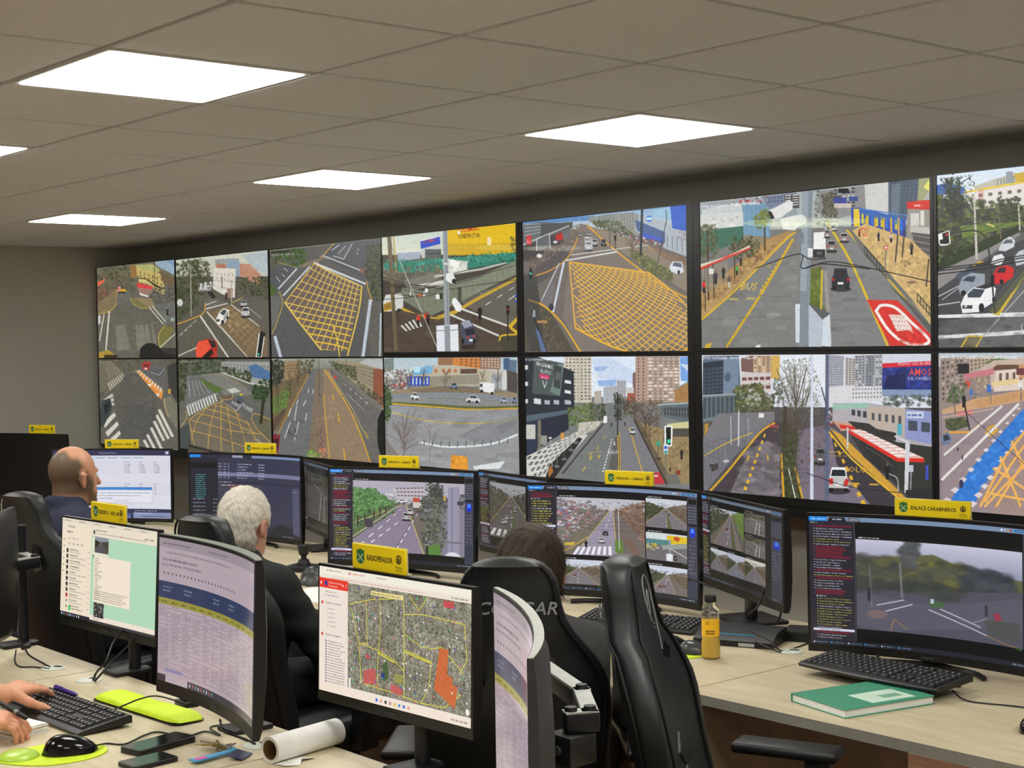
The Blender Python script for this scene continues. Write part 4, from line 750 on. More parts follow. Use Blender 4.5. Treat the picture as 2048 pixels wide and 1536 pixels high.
 c.D((1275,1310),(1222,1500),4,8,(226,230,230),11,.6);c.L([(1304,1270),(1312,1400),(1310,1560)],5,(214,166,46));c.L([(1316,1270),(1322,1400),(1320,1560)],4,(206,160,50));c.L([(1370,1250),(1400,1350),(1455,1530)],6,(206,166,66));c.T(1250,1392,'SOLO',20,(230,232,232),w=58);c.L([(1287,1325),(1287,1342),(1296,1340)],4,(230,232,232));c.L([(1266,1480),(1262,1530)],9,(226,228,228))
 c.D((1240,1290),(1090,1520),3,8,(196,170,80),4,.4);c.L([(1130,1390),(1212,1378)],3,(190,166,80));c.L([(1160,1385),(1150,1420)],5,(190,166,80));c.P([(1195,1400),(1215,1400),(1200,1420)],(190,166,80))
 c.P([(1450,1500),(1540,1495),(1600,1560),(1460,1560)],(190,54,62));c.L([(1480,1545),(1475,1515),(1530,1515)],7,(230,220,220));c.P([(1390,1190),(1420,1200),(1560,1420),(1710,1560),(1570,1560),(1470,1350)],(104,92,74),1);c.C([(1400,1210),(1480,1370),(1580,1560)],9,(60,56,52));c.P([(1430,1220),(1705,1300),(1705,1560),(1620,1560),(1500,1350)],(150,130,92));c.B([(1480,1260),(1700,1330),(1700,1530),(1600,1500)],[(130,112,80),(166,146,104),(110,96,72)],170,4,12,.5)
 for x,y,h,w in((1485,1350,180,130),(1400,1210,110,90),(1460,1310,170,70),(1345,1180,80,50)):c.bare(x,y,h,w,(74,62,54),26,2.5,.8)
 c.P([(1580,1230),(1705,1215),(1705,1260),(1590,1260)],(206,200,150));c.P([(1600,1255),(1705,1255),(1705,1300),(1610,1300)],(80,76,70));c.car(1388,1285,30,34,(220,222,224),False);c.P([(1224,1225),(1227,1185),(1246,1183),(1246,1222)],(230,232,232));c.man(1270,1245,26);c.man(1346,1240,24);c.B([(1285,1060),(1325,1060),(1325,1210),(1290,1210)],[(50,56,46),(66,70,56),(40,44,38)],140,3,7,.7);c.L([(1304,1060),(1304,1290)],7,(50,48,44))
 c.P([(1565,1245),(1575,1238),(1605,1240),(1612,1250),(1608,1350),(1600,1355),(1572,1350),(1566,1340)],(236,240,238));c.P([(1574,1248),(1602,1248),(1600,1346),(1576,1344)],(26,30,28));c.E(1590,1325,9,12,(50,226,170));c.L([(1572,1350),(1575,1500)],6,(110,112,110));c.R(1562,1340,1586,1395,(200,216,226));c.E(1573,1360,9,9,(60,90,200));c.R(1564,1378,1584,1392,(60,150,130));c.L([(1532,1330),(1530,1420)],5,(90,90,84));c.R(1522,1325,1542,1350,(60,160,130));c.R(1560,1265,1565,1330,(90,90,88))
 c.man(1662,1425,60,(44,40,38));c.man(1598,1495,30,(40,36,34));c.R(1632,1485,1655,1510,(140,50,44));c.P([(1570,1505),(1640,1505),(1660,1560),(1590,1560)],(110,110,100));c.E(1535,1420,14,6,(60,54,46))
 c.T(790,880,'(012) Irarrázaval - Monseñor Eyzaguirre',14,(236,238,238),w=250,a=.9);return c.noise(3).blur(1)
def wall_t5():
 c=Cv(1396,348,1870,702,bg=(118,118,116),seed=13,**KC)
 c.P([(20,60),(1060,30),(1060,260),(20,300)],(170,176,176));c.P([(30,170),(300,140),(460,130),(460,230),(30,250)],(150,160,166));c.P([(35,195),(220,165),(300,165),(300,210),(40,240)],(196,200,200));c.P([(215,172),(335,165),(340,330),(220,310)],(110,150,176));c.Wn([(215,175),(335,168),(338,325),(220,308)],6,1,.12,1,(140,176,196),.7);c.P([(30,220),(220,205),(222,275),(30,300)],(206,208,204));c.B([(40,240),(200,220),(200,280),(40,290)],[(190,186,180),(220,220,216)],40,4,12,.5);c.P([(300,140),(460,120),(460,190),(330,190)],(120,130,150));c.Wn([(330,140),(400,135),(400,165),(330,170)],5,2,.6,.6,(84,96,126));c.R(405,130,470,190,(70,74,80));c.Wn([(405,130),(470,126),(470,180),(405,186)],2,5,.8,.45,(206,200,190));c.R(245,150,300,166,(170,176,180));c.R(205,155,250,165,(180,60,60));c.B([(170,140),(330,135),(330,165),(170,170)],[(200,196,196),(90,90,94),(160,80,76)],50,3,8,.6)
 c.P([(30,290),(220,270),(222,330),(100,380),(30,400)],(60,110,92));c.Wn([(30,290),(220,270),(222,330),(30,400)],14,2,.12,.9,(40,80,66));c.P([(220,310),(340,320),(460,280),(460,320),(300,460),(220,450)],(140,130,104))
 c.B([(530,110),(620,110),(620,260),(540,260)],[(110,110,100),(140,140,132),(84,88,76)],140,3,9,.6);c.P([(560,115),(770,90),(770,200),(640,240),(560,220)],(140,140,140));c.Wn([(620,105),(720,95),(720,190),(620,195)],5,6,.7,.5,(60,64,72),1,(190,186,180));c.R(645,105,690,125,(30,32,36));c.R(690,140,730,160,(60,80,140));c.P([(570,130),(620,120),(640,220),(580,220)],(120,116,104));c.B([(570,120),(640,115),(640,230),(575,230)],[(90,86,70),(110,104,84),(70,70,58)],150,3,8,.6);c.R(622,145,680,170,(60,76,150));c.R(625,170,700,190,(200,190,180))
 c.P([(760,85),(870,75),(860,230),(765,205)],(206,204,200));c.P([(865,75),(1000,60),(990,220),(900,270),(865,240)],(92,104,118));c.Wn([(870,75),(1000,62),(985,240),(868,230)],7,10,.85,.85,(70,84,100));c.P([(880,90),(920,80),(910,240),(875,220)],(120,134,148),.6);c.P([(1000,62),(1050,56),(1050,110),(990,200)],(150,150,80),.6);c.P([(1020,100),(1050,60),(1050,120)],(226,220,110))
 c.P([(700,190),(740,190),(940,240),(940,320),(860,330),(700,270)],(50,76,170));c.Wn([(740,205),(930,245),(930,300),(740,265)],9,1,.5,.8,(40,110,206),1,(200,190,60));c.R(710,195,738,275,(226,196,60));c.L([(740,195),(945,225),(945,245)],5,(80,130,200));c.P([(735,195),(940,235),(900,265),(735,215)],(60,110,180),.7)
 for x in(760,800,840,872,905):c.R(x,235,x+8,300+(x-760)*.15,(206,160,60))
 c.P([(945,165),(1050,155),(1052,200),(948,195)],(206,46,34));c.tl(978,186,38,9,(240,220,214));c.P([(948,195),(1052,200),(1050,390),(980,370),(945,330)],(150,144,134));c.R(962,215,1000,270,(206,204,196));c.R(1005,205,1022,270,(220,216,200));c.P([(960,270),(1050,280),(1050,310),(960,300)],(190,186,178));c.P([(965,300),(1050,310),(1050,400),(985,380)],(84,80,76));c.Wn([(965,300),(1050,312),(1050,395),(985,378)],6,3,.8,.3,(130,126,120))
 c.P([(440,300),(470,290),(480,820),(20,820),(20,700),(330,400)],(124,124,122));c.P([(600,270),(660,270),(700,300),(860,500),(1060,760),(1060,820),(600,820),(590,500)],(126,126,126));c.P([(20,640),(160,520),(380,320),(440,300),(440,310),(30,690)],(176,146,96));c.P([(30,560),(150,470),(330,330),(430,290),(400,330),(30,650)],(170,134,84));c.B([(30,570),(200,450),(380,320),(330,400),(40,650)],[(150,116,70),(190,156,100),(130,100,64)],170,4,12,.5);c.C([(30,690),(200,540),(400,340),(450,300)],8,(220,176,40))
 c.P([(690,300),(760,260),(960,330),(1052,420),(1052,720),(960,600),(800,420)],(206,174,116));c.B([(740,290),(960,340),(1050,440),(1050,690),(940,560),(800,400)],[(190,158,100),(220,190,134),(170,140,90)],320,4,13,.45);c.C([(680,290),(780,410),(880,530),(1050,738)],8,(214,176,40));c.P([(690,290),(700,290),(880,500),(1000,640),(960,600),(760,410)],(110,108,104));c.P([(860,530),(940,600),(1050,720),(1052,760),(930,610)],(90,90,86))
 c.C([(590,250),(690,420),(770,600),(855,805)],11,(216,180,40));c.P([(765,600),(900,602),(1050,760),(1050,800),(865,805),(820,710)],(212,50,44));c.C([(805,650),(830,625),(890,635),(960,700),(1035,775),(1010,798),(930,790),(860,735),(805,650)],13,(240,232,226));c.P([(860,665),(925,668),(960,720),(970,750),(945,735),(895,740)],(228,212,204));c.Wn([(860,665),(925,668),(965,745),(890,742)],5,4,.25,.25,(200,60,54));c.B([(900,740),(1010,740),(1010,800),(900,795)],[(190,40,36),(224,66,56)],40,5,16,.4)
 c.C([(440,330),(330,520),(240,660),(140,810)],11,(206,166,40));c.D((440,330),(290,570),6,14,(206,170,60),14,.55);c.T(200,556,'BUS',34,(214,184,76),w=72,slant=.3);c.T(288,455,'BUS',16,(190,166,90),w=50,slant=.3);c.P([(48,800),(75,790),(68,815),(40,818)],(206,170,40));c.P([(272,802),(292,800),(290,815),(268,815)],(220,220,216));c.R(155,592,195,600,(190,170,90));c.R(232,590,270,598,(190,170,90));c.L([(320,675),(430,685)],3,(100,100,98));c.L([(285,580),(465,590)],3,(106,106,104));c.L([(30,690),(320,675)],2,(100,100,98));c.L([(600,690),(800,690)],3,(104,104,104))
 c.P([(510,460),(565,455),(565,620),(600,660),(600,800),(560,800),(510,640)],(92,104,40));c.B([(510,460),(562,455),(562,620),(515,640)],[(104,118,44),(84,96,38),(120,128,60)],90,4,10,.6);c.L([(568,470),(562,640)],9,(206,180,60));c.P([(575,470),(590,470),(610,800),(590,800)],(150,146,140));c.mot([(30,500),(460,420),(460,810),(30,810)],5,90,(10,40));c.mot([(600,400),(800,500),(860,800),(600,800)],5,60,(10,34))
 c.P([(533,300),(585,297),(585,410),(530,412)],(236,236,232));c.P([(530,375),(583,375),(583,412),(528,412)],(44,44,46));c.R(545,385,570,400,(90,90,92))
 for x,y,w,h,cc in((612,385,44,50,(170,160,150)),(592,322,26,32,(190,190,186)),(668,342,40,40,(190,180,176)),(622,292,26,26,(206,206,204)),(650,552,80,92,(42,50,58))):c.car(x,y,w,h,cc)
 c.B([(570,235),(640,235),(640,290),(580,290)],[(190,190,190),(80,80,84),(220,220,216)],50,3,8,.7)
 for x,y in((315,380),(180,500)):c.L([(x,y-100),(x,y)],6,(70,56,40))
 c.tree(312,250,42,55,[(110,120,60),(130,138,76),(90,100,52)],200,(3,8),.65);c.tree(215,360,70,50,[(70,72,44),(90,90,56),(56,60,40),(110,100,60)],240,(3,8),.7);c.B([(30,260),(100,260),(110,400),(30,440)],[(92,90,60),(70,72,48),(110,106,74)],170,3,9,.6);c.L([(60,290),(62,600)],7,(66,50,36));c.L([(48,440),(48,650)],5,(60,50,40))
 c.P([(28,450),(250,360),(252,372),(28,466)],(206,60,44));c.P([(28,440),(150,405),(248,355),(250,365),(28,455)],(214,206,180));c.P([(30,466),(150,425),(155,510),(40,580)],(150,140,120),.6);c.man(42,570,60,(206,60,50));c.man(95,530,60,(60,56,60));c.man(130,505,55,(40,40,44));c.man(155,545,55,(90,80,70),(200,190,170));c.man(190,490,45,(60,170,70));c.man(208,450,44,(50,46,46));c.L([(83,440),(88,590)],4,(60,56,50));c.R(66,460,86,485,(220,220,216));c.L([(230,405),(280,405),(280,430)],3,(60,50,44))
 for x,y in((770,400),(1000,610)):
  for i in range(8):c.L([(x-12+i*13,y-38+i*15),(x-12+i*13,y+i*15)],3,(50,50,46))
  c.L([(x-12,y-38),(x+85,y+74)],4,(50,50,46));c.L([(x-12,y-6),(x+85,y+106)],3,(50,50,46))
 for p in((935,290),(905,310),(1040,420)):c.L([(p[0],p[1]),(p[0]-12,p[1]+120)],6,(60,56,52))
 c.L([(852,375),(846,500)],5,(120,116,110));c.E(852,368,9,10,(206,60,50));c.E(852,368,5,6,(230,230,226));c.man(965,400,56,(60,56,60));c.man(875,345,44,(206,196,180));c.man(820,340,44,(60,60,80));c.man(735,320,36,(180,60,50));c.B([(740,280),(775,280),(780,320),(745,320)],[(220,90,50)],12,3,6,.8);c.B([(930,405),(1000,430),(1000,470),(930,450)],[(120,96,66)],8,4,8,.6);c.P([(940,520),(975,515),(990,525),(955,530)],(130,110,84));c.R(770,605,775,610,(0,0,0),0)
 c.P([(485,115),(530,112),(520,400),(505,820),(462,820),(470,560)],(150,160,168));c.P([(512,112),(530,112),(520,400),(505,820),(490,820)],(120,130,140),.7);c.P([(447,620),(495,615),(600,660),(605,810),(447,790)],(206,214,222));c.P([(495,615),(570,690),(565,812),(495,812)],(180,190,200));c.P([(500,612),(605,660),(568,688)],(90,92,96));c.P([(470,560),(508,560),(505,820),(464,820)],(128,136,144))
 c.P([(330,205),(425,155),(442,165),(440,195),(385,235),(345,240)],(222,222,220));c.P([(330,205),(345,205),(360,235),(345,242)],(44,44,46));c.P([(385,240),(440,225),(480,220),(500,240),(470,265),(450,290),(395,285)],(226,226,222));c.E(478,245,24,24,(220,222,222));c.R(505,370,528,410,(220,222,224));c.R(462,300,490,350,(120,126,132))
 c.C([(270,460),(470,395),(480,460),(600,430),(760,455),(1050,520)],4,(30,28,28));c.C([(490,460),(560,440),(680,450),(780,462)],5,(30,28,28));c.C([(480,400),(520,420),(585,415)],4,(30,28,28))
 c.E(470,258,250,22,(240,255,200),.28);c.E(430,262,120,12,(255,255,235),.3);c.E(650,250,120,14,(250,255,220),.22);c.T(30,190,'(006) Irarrázaval - Pedro de Valdivia',15,(240,240,236),w=265,ang=-.06,a=.9);return c.noise(3).blur(1)
def wall_b5():
 c=Cv(1394,702,1876,1026,bg=(84,78,80),seed=14,**KC)
 c.P([(20,845),(1060,840),(1060,1080),(20,1080)],(214,218,228));c.P([(380,845),(600,845),(600,1010),(380,1010)],(224,228,236));c.P([(838,845),(1055,845),(1055,900),(838,890)],(206,210,220));c.P([(600,845),(670,850),(668,985),(600,990)],(170,172,184));c.Wn([(602,850),(668,855),(666,980),(602,985)],7,12,.5,.55,(110,112,124));c.P([(676,855),(720,862),(718,985),(676,985)],(196,188,184));c.Wn([(676,858),(720,865),(718,980),(676,980)],3,12,.7,.5,(110,104,104));c.P([(718,850),(838,845),(838,990),(718,990)],(160,162,168));c.Wn([(718,850),(838,848),(838,985),(718,985)],8,11,.5,.5,(96,100,108),1,(210,210,212));c.P([(770,850),(800,850),(800,985),(770,985)],(100,104,112),.5)
 c.P([(600,990),(840,985),(840,1050),(600,1060)],(214,212,214));c.Wn([(705,990),(838,988),(838,1040),(705,1045)],10,3,.5,.4,(130,128,134));c.P([(838,895),(1052,880),(1054,1000),(838,1000)],(30,50,126));c.B([(842,900),(1050,890),(1050,990),(842,990)],[(40,70,160),(60,60,120),(26,30,84),(90,70,120)],150,5,16,.45);c.P([(838,885),(1052,875),(1052,895),(838,905)],(206,44,60));c.T(905,893,'4 DE JUNIO · SOLO EN CINES',12,(240,226,230),w=144,ang=-.02)
 c.P([(842,998),(860,940),(938,930),(945,998)],(18,24,60),.6);c.T(955,938,'AMOS',32,(226,80,70),w=96);c.T(950,958,'DEL UNIVERSO',15,(206,200,226),w=102)
 c.P([(838,1000),(1055,1000),(1055,1035),(838,1030)],(130,150,180));c.B([(840,1025),(1055,1025),(1055,1070),(840,1070)],[(80,92,84),(96,104,96),(60,70,66)],90,4,11,.6)
 c.P([(240,848),(380,848),(380,960),(240,920)],(190,160,130));c.Wn([(242,850),(378,850),(378,950),(242,915)],7,9,.55,.5,(110,92,80),1,(226,210,180));c.P([(205,860),(262,848),(262,925),(207,920)],(120,92,84));c.P([(345,848),(382,848),(382,960),(345,950)],(206,170,90));c.P([(205,925),(340,925),(345,1015),(210,1020)],(206,196,196));c.Wn([(208,935),(342,930),(344,1010),(210,1012)],5,2,.75,.35,(116,70,66));c.L([(208,985),(344,978)],6,(190,180,180))
 c.P([(30,850),(195,848),(205,1000),(195,1140),(30,1200)],(90,106,126));c.P([(30,880),(125,870),(125,1020),(30,1030)],(44,52,64));c.Wn([(30,905),(124,895),(124,1015),(30,1025)],5,7,.8,.75,(66,78,94));c.P([(125,860),(195,855),(195,1020),(125,1020)],(116,134,156));c.E(145,945,14,22,(60,70,84),.6);c.P([(30,1030),(195,1020),(195,1130),(30,1170)],(110,122,130));c.Wn([(30,1035),(195,1025),(195,1110),(30,1140)],8,1,.75,.9,(70,80,86));c.L([(30,1030),(200,1020)],8,(150,160,168));c.P([(30,1150),(195,1125),(195,1190),(30,1240)],(96,88,74));c.Wn([(35,1155),(195,1130),(195,1185),(35,1225)],6,1,.6,.9,(60,58,56),1,(176,140,60))
 c.B([(170,990),(300,970),(330,1090),(180,1110)],[(74,84,50),(96,104,62),(60,68,42),(118,120,76)],330,4,10,.7);c.B([(290,1020),(360,1020),(360,1130),(290,1130)],OLIVE+[(120,110,80)],160,3,9,.6);c.L([(262,1100),(262,1200)],9,(60,50,44));c.P([(100,1110),(360,1100),(360,1160),(250,1200),(40,1290),(30,1230)],(120,118,122));c.P([(30,1240),(250,1180),(330,1160),(180,1300),(60,1450),(35,1480)],(116,114,122));c.G([(30,1250),(250,1190),(200,1290),(60,1440)],9,8,2,(92,92,98),.7);c.C([(40,1302),(150,1240),(260,1195)],5,(196,170,60));c.R(288,1108,312,1128,(226,226,226))
 c.P([(360,1140),(400,1160),(402,1520),(60,1490),(190,1320),(300,1180)],(70,62,68));c.P([(250,1270),(330,1230),(385,1260),(385,1500),(150,1490)],(120,112,118));c.B([(240,1270),(380,1250),(380,1480),(170,1480)],[(104,98,104),(136,128,134),(90,84,90)],170,5,20,.5,2.0);c.C([(60,1470),(150,1370),(230,1270),(300,1190),(360,1150)],10,(206,160,50));c.D((318,1200),(222,1468),8,16,(222,176,50),9,.5);c.R(340,1160,380,1172,(170,60,76));c.L([(238,1320),(246,1300)],8,(206,166,50));c.L([(332,1320),(330,1295)],6,(206,166,50))
 c.P([(395,1140),(480,1190),(500,1520),(400,1520)],(56,62,36));c.B([(400,1180),(480,1220),(495,1510),(405,1500)],[(66,74,40),(84,92,52),(46,50,34)],150,5,12,.6);c.L([(392,1290),(405,1500)],10,(214,160,40));c.L([(455,1350),(495,1510)],10,(206,160,50));c.L([(425,1355),(460,1500)],6,(200,206,200))
 c.P([(470,1180),(600,1160),(640,1180),(980,1520),(500,1520),(460,1340)],(118,108,124));c.P([(610,1180),(640,1200),(940,1500),(960,1520),(800,1520),(640,1330)],(60,56,62));c.D((612,1200),(770,1525),6,20,(222,176,50),9,.5);c.P([(610,1175),(660,1200),(950,1480),(915,1480),(700,1290)],(206,156,60));c.C([(608,1190),(700,1300),(830,1410),(935,1495)],8,(226,180,50));c.T(672,1362,'SOLO',24,(206,160,60),w=100,ang=.05);c.T(612,1298,'SOLO',9,(196,156,70),w=74,ang=.03);c.R(690,1412,740,1420,(206,160,60));c.R(785,1414,825,1421,(206,160,60));c.L([(600,1275),(670,1280)],3,(206,160,60))
 c.car(568,1330,56,70,(120,120,128));c.B([(600,1100),(630,1100),(625,1160),(600,1160)],[(200,200,204),(90,90,96),(170,50,50)],24,3,8,.8);c.car(648,1450,92,105,(236,236,236));c.R(607,1395,625,1420,(200,50,44));c.R(672,1405,690,1428,(200,50,44))
 # shops and the red bus shelter on the right
 c.P([(620,1060),(780,1060),(1055,1100),(1055,1330),(760,1190),(620,1140)],(176,170,176));c.P([(775,1075),(940,1080),(935,1210),(775,1170)],(186,172,160));c.Wn([(785,1095),(930,1110),(930,1160),(785,1140)],5,1,.4,.7,(80,80,84));c.P([(940,1085),(1055,1095),(1055,1240),(938,1215)],(140,148,196));c.Wn([(945,1130),(1055,1145),(1055,1190),(945,1180)],2,1,.7,.9,(70,76,90));c.R(945,1095,1020,1125,(196,206,226));c.tl(950,1116,60,8,(60,80,140));c.P([(620,1065),(780,1058),(780,1080),(620,1090)],(150,190,170));c.Wn([(700,1085),(775,1095),(775,1130),(700,1115)],3,1,.6,.8,(60,60,70));c.P([(775,1165),(900,1190),(900,1225),(775,1190)],(50,46,46));c.P([(780,1170),(830,1180),(830,1205),(780,1192)],(206,170,50));c.R(905,1150,925,1200,(80,170,190));c.P([(690,1140),(780,1150),(900,1230),(1055,1250),(1055,1480),(960,1470),(800,1330)],(52,52,48))
 c.P([(620,1140),(700,1150),(720,1175),(660,1185)],(206,150,130));c.P([(650,1155),(720,1165),(720,1178),(655,1172)],(206,50,40));c.P([(690,1178),(740,1175),(1020,1298),(1018,1318),(905,1310)],(220,176,166));c.Wn([(700,1178),(760,1180),(1000,1290),(900,1298)],2,9,.8,.6,(240,232,230));c.P([(692,1178),(908,1300),(1022,1300),(1022,1318),(905,1316),(695,1194)],(216,46,34));c.C([(770,1255),(830,1290),(890,1340)],4,(170,170,176));c.P([(700,1200),(900,1320),(900,1400),(760,1300)],(44,44,44),.7)
 c.man(862,1395,72,(30,28,30));c.P([(940,1235),(960,1235),(952,1455),(936,1455)],(206,208,214));c.L([(895,1205),(955,1232)],8,(206,210,214));c.L([(966,1340),(962,1475)],6,(150,150,156));c.R(955,1330,975,1360,(190,196,206));c.L([(687,1170),(687,1260)],8,(200,200,206));c.C([(870,1370),(905,1390),(910,1450)],4,(190,190,196));c.R(1028,1330,1040,1395,(60,80,180));c.P([(940,1440),(1055,1430),(1055,1520),(960,1520)],(44,44,44));c.L([(1000,1500),(1050,1480)],4,(190,196,200))
 c.bare(460,1470,580,190,(78,70,60),60,3.4,.8);c.B([(395,870),(520,860),(570,990),(560,1150),(380,1120)],[(96,96,78),(112,110,90),(80,82,66),(130,128,110)],620,2,6,.45);c.B([(350,1160),(600,1150),(600,1290),(500,1440),(420,1420),(340,1300)],[(80,76,62),(96,90,74),(62,60,50),(112,104,84)],520,2,7,.5);c.B([(355,950),(400,950),(400,1060),(355,1060)],[(60,66,52),(80,84,66)],60,3,8,.6);c.L([(408,1080),(408,1260)],16,(70,60,52))
 c.P([(522,845),(532,845),(538,1520),(522,1520)],(206,210,226));c.P([(588,845),(602,845),(606,1520),(588,1520)],(92,100,124));c.L([(570,990),(590,1060),(590,1160)],5,(60,62,76));c.R(584,1140,608,1180,(80,84,100));c.L([(197,1100),(197,1255)],6,(190,196,206));c.L([(160,1125),(164,1250)],5,(170,176,186));c.L([(240,1130),(243,1215)],4,(160,164,170));c.R(65,1340,105,1350,(60,50,50));c.P([(70,1350),(100,1332),(105,1360),(75,1375)],(70,62,62));c.L([(130,1230),(142,1320)],4,(140,130,120));c.E(140,1325,14,6,(206,206,206))
 c.C([(500,1370),(700,1430),(960,1455)],3,(36,34,40));c.C([(30,1290),(300,1370),(600,1390)],2,(60,58,62),.6);c.mot([(60,1240),(400,1220),(400,1500),(60,1500)],5,60,(8,30));c.T(30,864,'(002) Irarrázaval - Américo Vespucio',15,(240,242,246),w=245,a=.95);return c.noise(3).blur(1)
def wall_t6():
 c=Cv(1866,320,2420,704,bg=(70,68,66),seed=15,**KC)
 c.grad([(1070,0),(2300,-60),(2300,150),(1070,150)],(206,224,240),(226,232,236));c.P([(1075,90),(1120,80),(1200,100),(1200,130),(1075,130)],(60,100,170));c.P([(1240,95),(1340,60),(1400,45),(1420,35),(1480,40),(1480,110),(1250,120)],(190,186,170));c.Wn([(1340,65),(1440,40),(1440,90),(1340,100)],7,4,.5,.5,(116,120,116));c.P([(1385,30),(1415,28),(1415,80),(1385,80)],(150,156,160))
 c.P([(1200,130),(1465,80),(2300,30),(2300,180),(1465,180),(1230,200)],(226,220,214));c.L([(1200,122),(1465,75),(2300,20)],9,(230,196,60));c.Wn([(1250,120),(1465,95),(1465,170),(1250,190)],5,2,.4,.4,(110,100,100));c.P([(1420,40),(1470,30),(1470,75),(1430,75)],(206,170,60));c.P([(1260,110),(1285,105),(1285,190),(1262,190)],(190,90,80),.3);c.Wn([(1470,90),(2200,50),(2200,130),(1470,165)],14,2,.4,.4,(120,110,108))
 c.B([(1075,130),(1260,150),(1460,180),(2200,200),(2000,330),(1440,300),(1200,380),(1075,440)],[(74,88,46),(94,110,56),(58,70,38),(112,124,70),(46,54,34)],900,5,15,.7);c.B([(1350,140),(1440,140),(1440,240),(1350,240)],[(52,60,40),(66,74,48)],110,4,10,.7);c.P([(1180,270),(1460,250),(1460,260),(1190,330)],(104,126,56));c.P([(1075,440),(1200,370),(1440,270),(1440,300),(1250,400),(1075,470)],(44,56,32));c.B([(1075,400),(1240,340),(1240,390),(1075,460)],[(46,60,34),(60,76,42),(34,42,28)],120,4,10,.7)
 c.P([(1075,500),(1250,400),(1440,300),(2300,160),(2300,820),(1075,820)],(92,92,92));c.P([(1075,480),(1330,360),(1440,300),(1450,310),(1250,440),(1075,560)],(140,136,134));c.P([(1075,560),(1200,470),(1465,330),(1465,480),(1340,660),(1075,700)],(70,70,74));c.P([(1350,660),(1465,500),(2300,300),(2300,820),(1240,820)],(104,104,104))
 c.L([(1085,585),(1180,535)],4,(206,206,206));c.L([(1100,600),(1170,550)],3,(206,206,206));c.L([(1075,625),(1180,610)],5,(190,190,190));c.P([(1072,668),(1465,655),(2300,600),(2300,625),(1465,675),(1072,682)],(226,226,226));c.P([(1072,760),(1465,735),(2300,660),(2300,690),(1465,755),(1072,775)],(220,220,220));c.L([(1240,810),(1465,560)],5,(176,176,176));c.P([(1310,650),(1465,460),(1465,520),(1345,665)],(96,100,60));c.P([(1320,665),(1350,655),(1465,490),(1465,505),(1355,670)],(206,176,60));c.P([(1185,810),(1215,760),(1280,762),(1250,815)],(110,104,70));c.L([(1185,812),(1215,762),(1278,764),(1250,812)],7,(214,180,50));c.P([(1340,640),(1440,540),(1465,520),(1465,430),(1340,580)],(84,88,86),.6);c.L([(1350,600),(1465,455)],3,(60,60,60));c.L([(1345,570),(1465,420)],3,(60,60,60));c.T(1448,730,'(',26,(220,220,220))
 c.B([(1075,680),(2200,640),(2200,820),(1075,820)],[(60,60,62),(84,84,86),(110,110,112)],150,6,26,.3,2.0)
 c.P([(1160,490),(1200,470),(1230,440),(1240,480),(1180,515)],(70,80,100));c.P([(1190,470),(1230,455),(1260,430),(1290,430)],(206,170,40));c.P([(1350,380),(1370,335),(1400,318),(1425,335),(1420,365),(1380,385)],(206,208,212));c.P([(1365,350),(1385,332),(1410,332),(1415,348)],(90,100,110));c.P([(1315,440),(1330,405),(1365,395),(1380,415),(1360,450)],(226,226,226));c.P([(1420,410),(1440,385),(1465,375),(1465,440),(1430,450)],(190,194,204));c.P([(1320,500),(1345,455),(1390,445),(1420,460),(1415,500),(1370,530),(1325,530)],(206,40,44));c.P([(1340,480),(1355,458),(1385,455),(1380,480)],(60,40,44));c.P([(1170,545),(1190,500),(1230,480),(1290,485),(1290,530),(1220,580),(1180,575)],(150,158,170));c.P([(1190,515),(1215,495),(1250,495),(1240,522)],(60,70,84));c.E(1195,570,12,12,(30,30,32));c.P([(1182,620),(1200,580),(1240,545),(1310,525),(1340,550),(1330,610),(1260,655),(1190,660)],(236,236,236));c.P([(1212,575),(1240,550),(1290,555),(1270,590),(1215,590)],(60,70,80));c.P([(1245,545),(1310,525),(1330,540),(1290,552)],(50,50,54));c.E(1275,635,12,20,(34,34,36));c.R(1190,625,1235,640,(60,60,64));c.E(1205,630,6,6,(200,200,200));c.E(1330,600,8,14,(34,34,36));c.E(1365,520,9,11,(30,30,30));c.R(1215,645,1240,655,(226,226,226))
 c.tree(1160,130,60,90,[(34,42,34),(46,56,42),(26,32,28),(60,70,52)],330,(3,9),.8);c.B([(1090,60),(1250,40),(1230,190),(1110,230)],[(40,48,38),(54,62,46)],150,2,7,.6);c.C([(1110,60),(1160,90),(1230,50)],3,(36,42,34));c.P([(1238,130),(1246,130),(1260,420),(1248,420)],(196,190,180));c.L([(1440,180),(1446,290)],7,(196,190,176));c.L([(1350,180),(1362,330)],5,(120,110,96));c.L([(1245,130),(1258,108)],4,(200,200,200))
 for x,y,q in((1560,470,(190,194,200)),(1640,420,(60,64,72)),(1760,380,(226,226,226)),(1600,590,(150,40,44)),(1880,500,(206,206,210)),(2050,400,(90,96,110))):c.side(x,y,110,52,q,-.18)
 c.B([(1500,150),(2280,90),(2280,190),(1500,260)],DKGREEN+OLIVE,320,6,16,.7);c.D((2280,330),(1480,560),5,9,(206,206,206),9)
 for p in([(1075,300),(1300,230),(1465,180)],[(1075,345),(1250,260),(1465,200)],[(1075,260),(1465,210)],[(1075,370),(1465,230)],[(1180,250),(1465,300)]):c.C(p,2,(40,40,40),.8)
 for y in(450,465,440):c.C([(1075,y+22),(1300,y-5),(1465,y-38),(2300,y-160)],5,(24,24,24),.9)
 c.C([(1140,305),(1240,292),(1290,320),(1310,400),(1335,660)],7,(50,56,50));c.P([(1082,308),(1132,290),(1138,350),(1120,358),(1092,360),(1084,345)],(236,238,236));c.P([(1100,305),(1128,296),(1132,348),(1116,352),(1092,352),(1088,335),(1104,330)],(28,24,24));c.E(1120,310,6,7,(200,40,34));c.R(1316,490,1332,540,(26,26,26));c.L([(1300,262),(1332,275)],8,(206,196,110));return c.noise(3).blur(1)
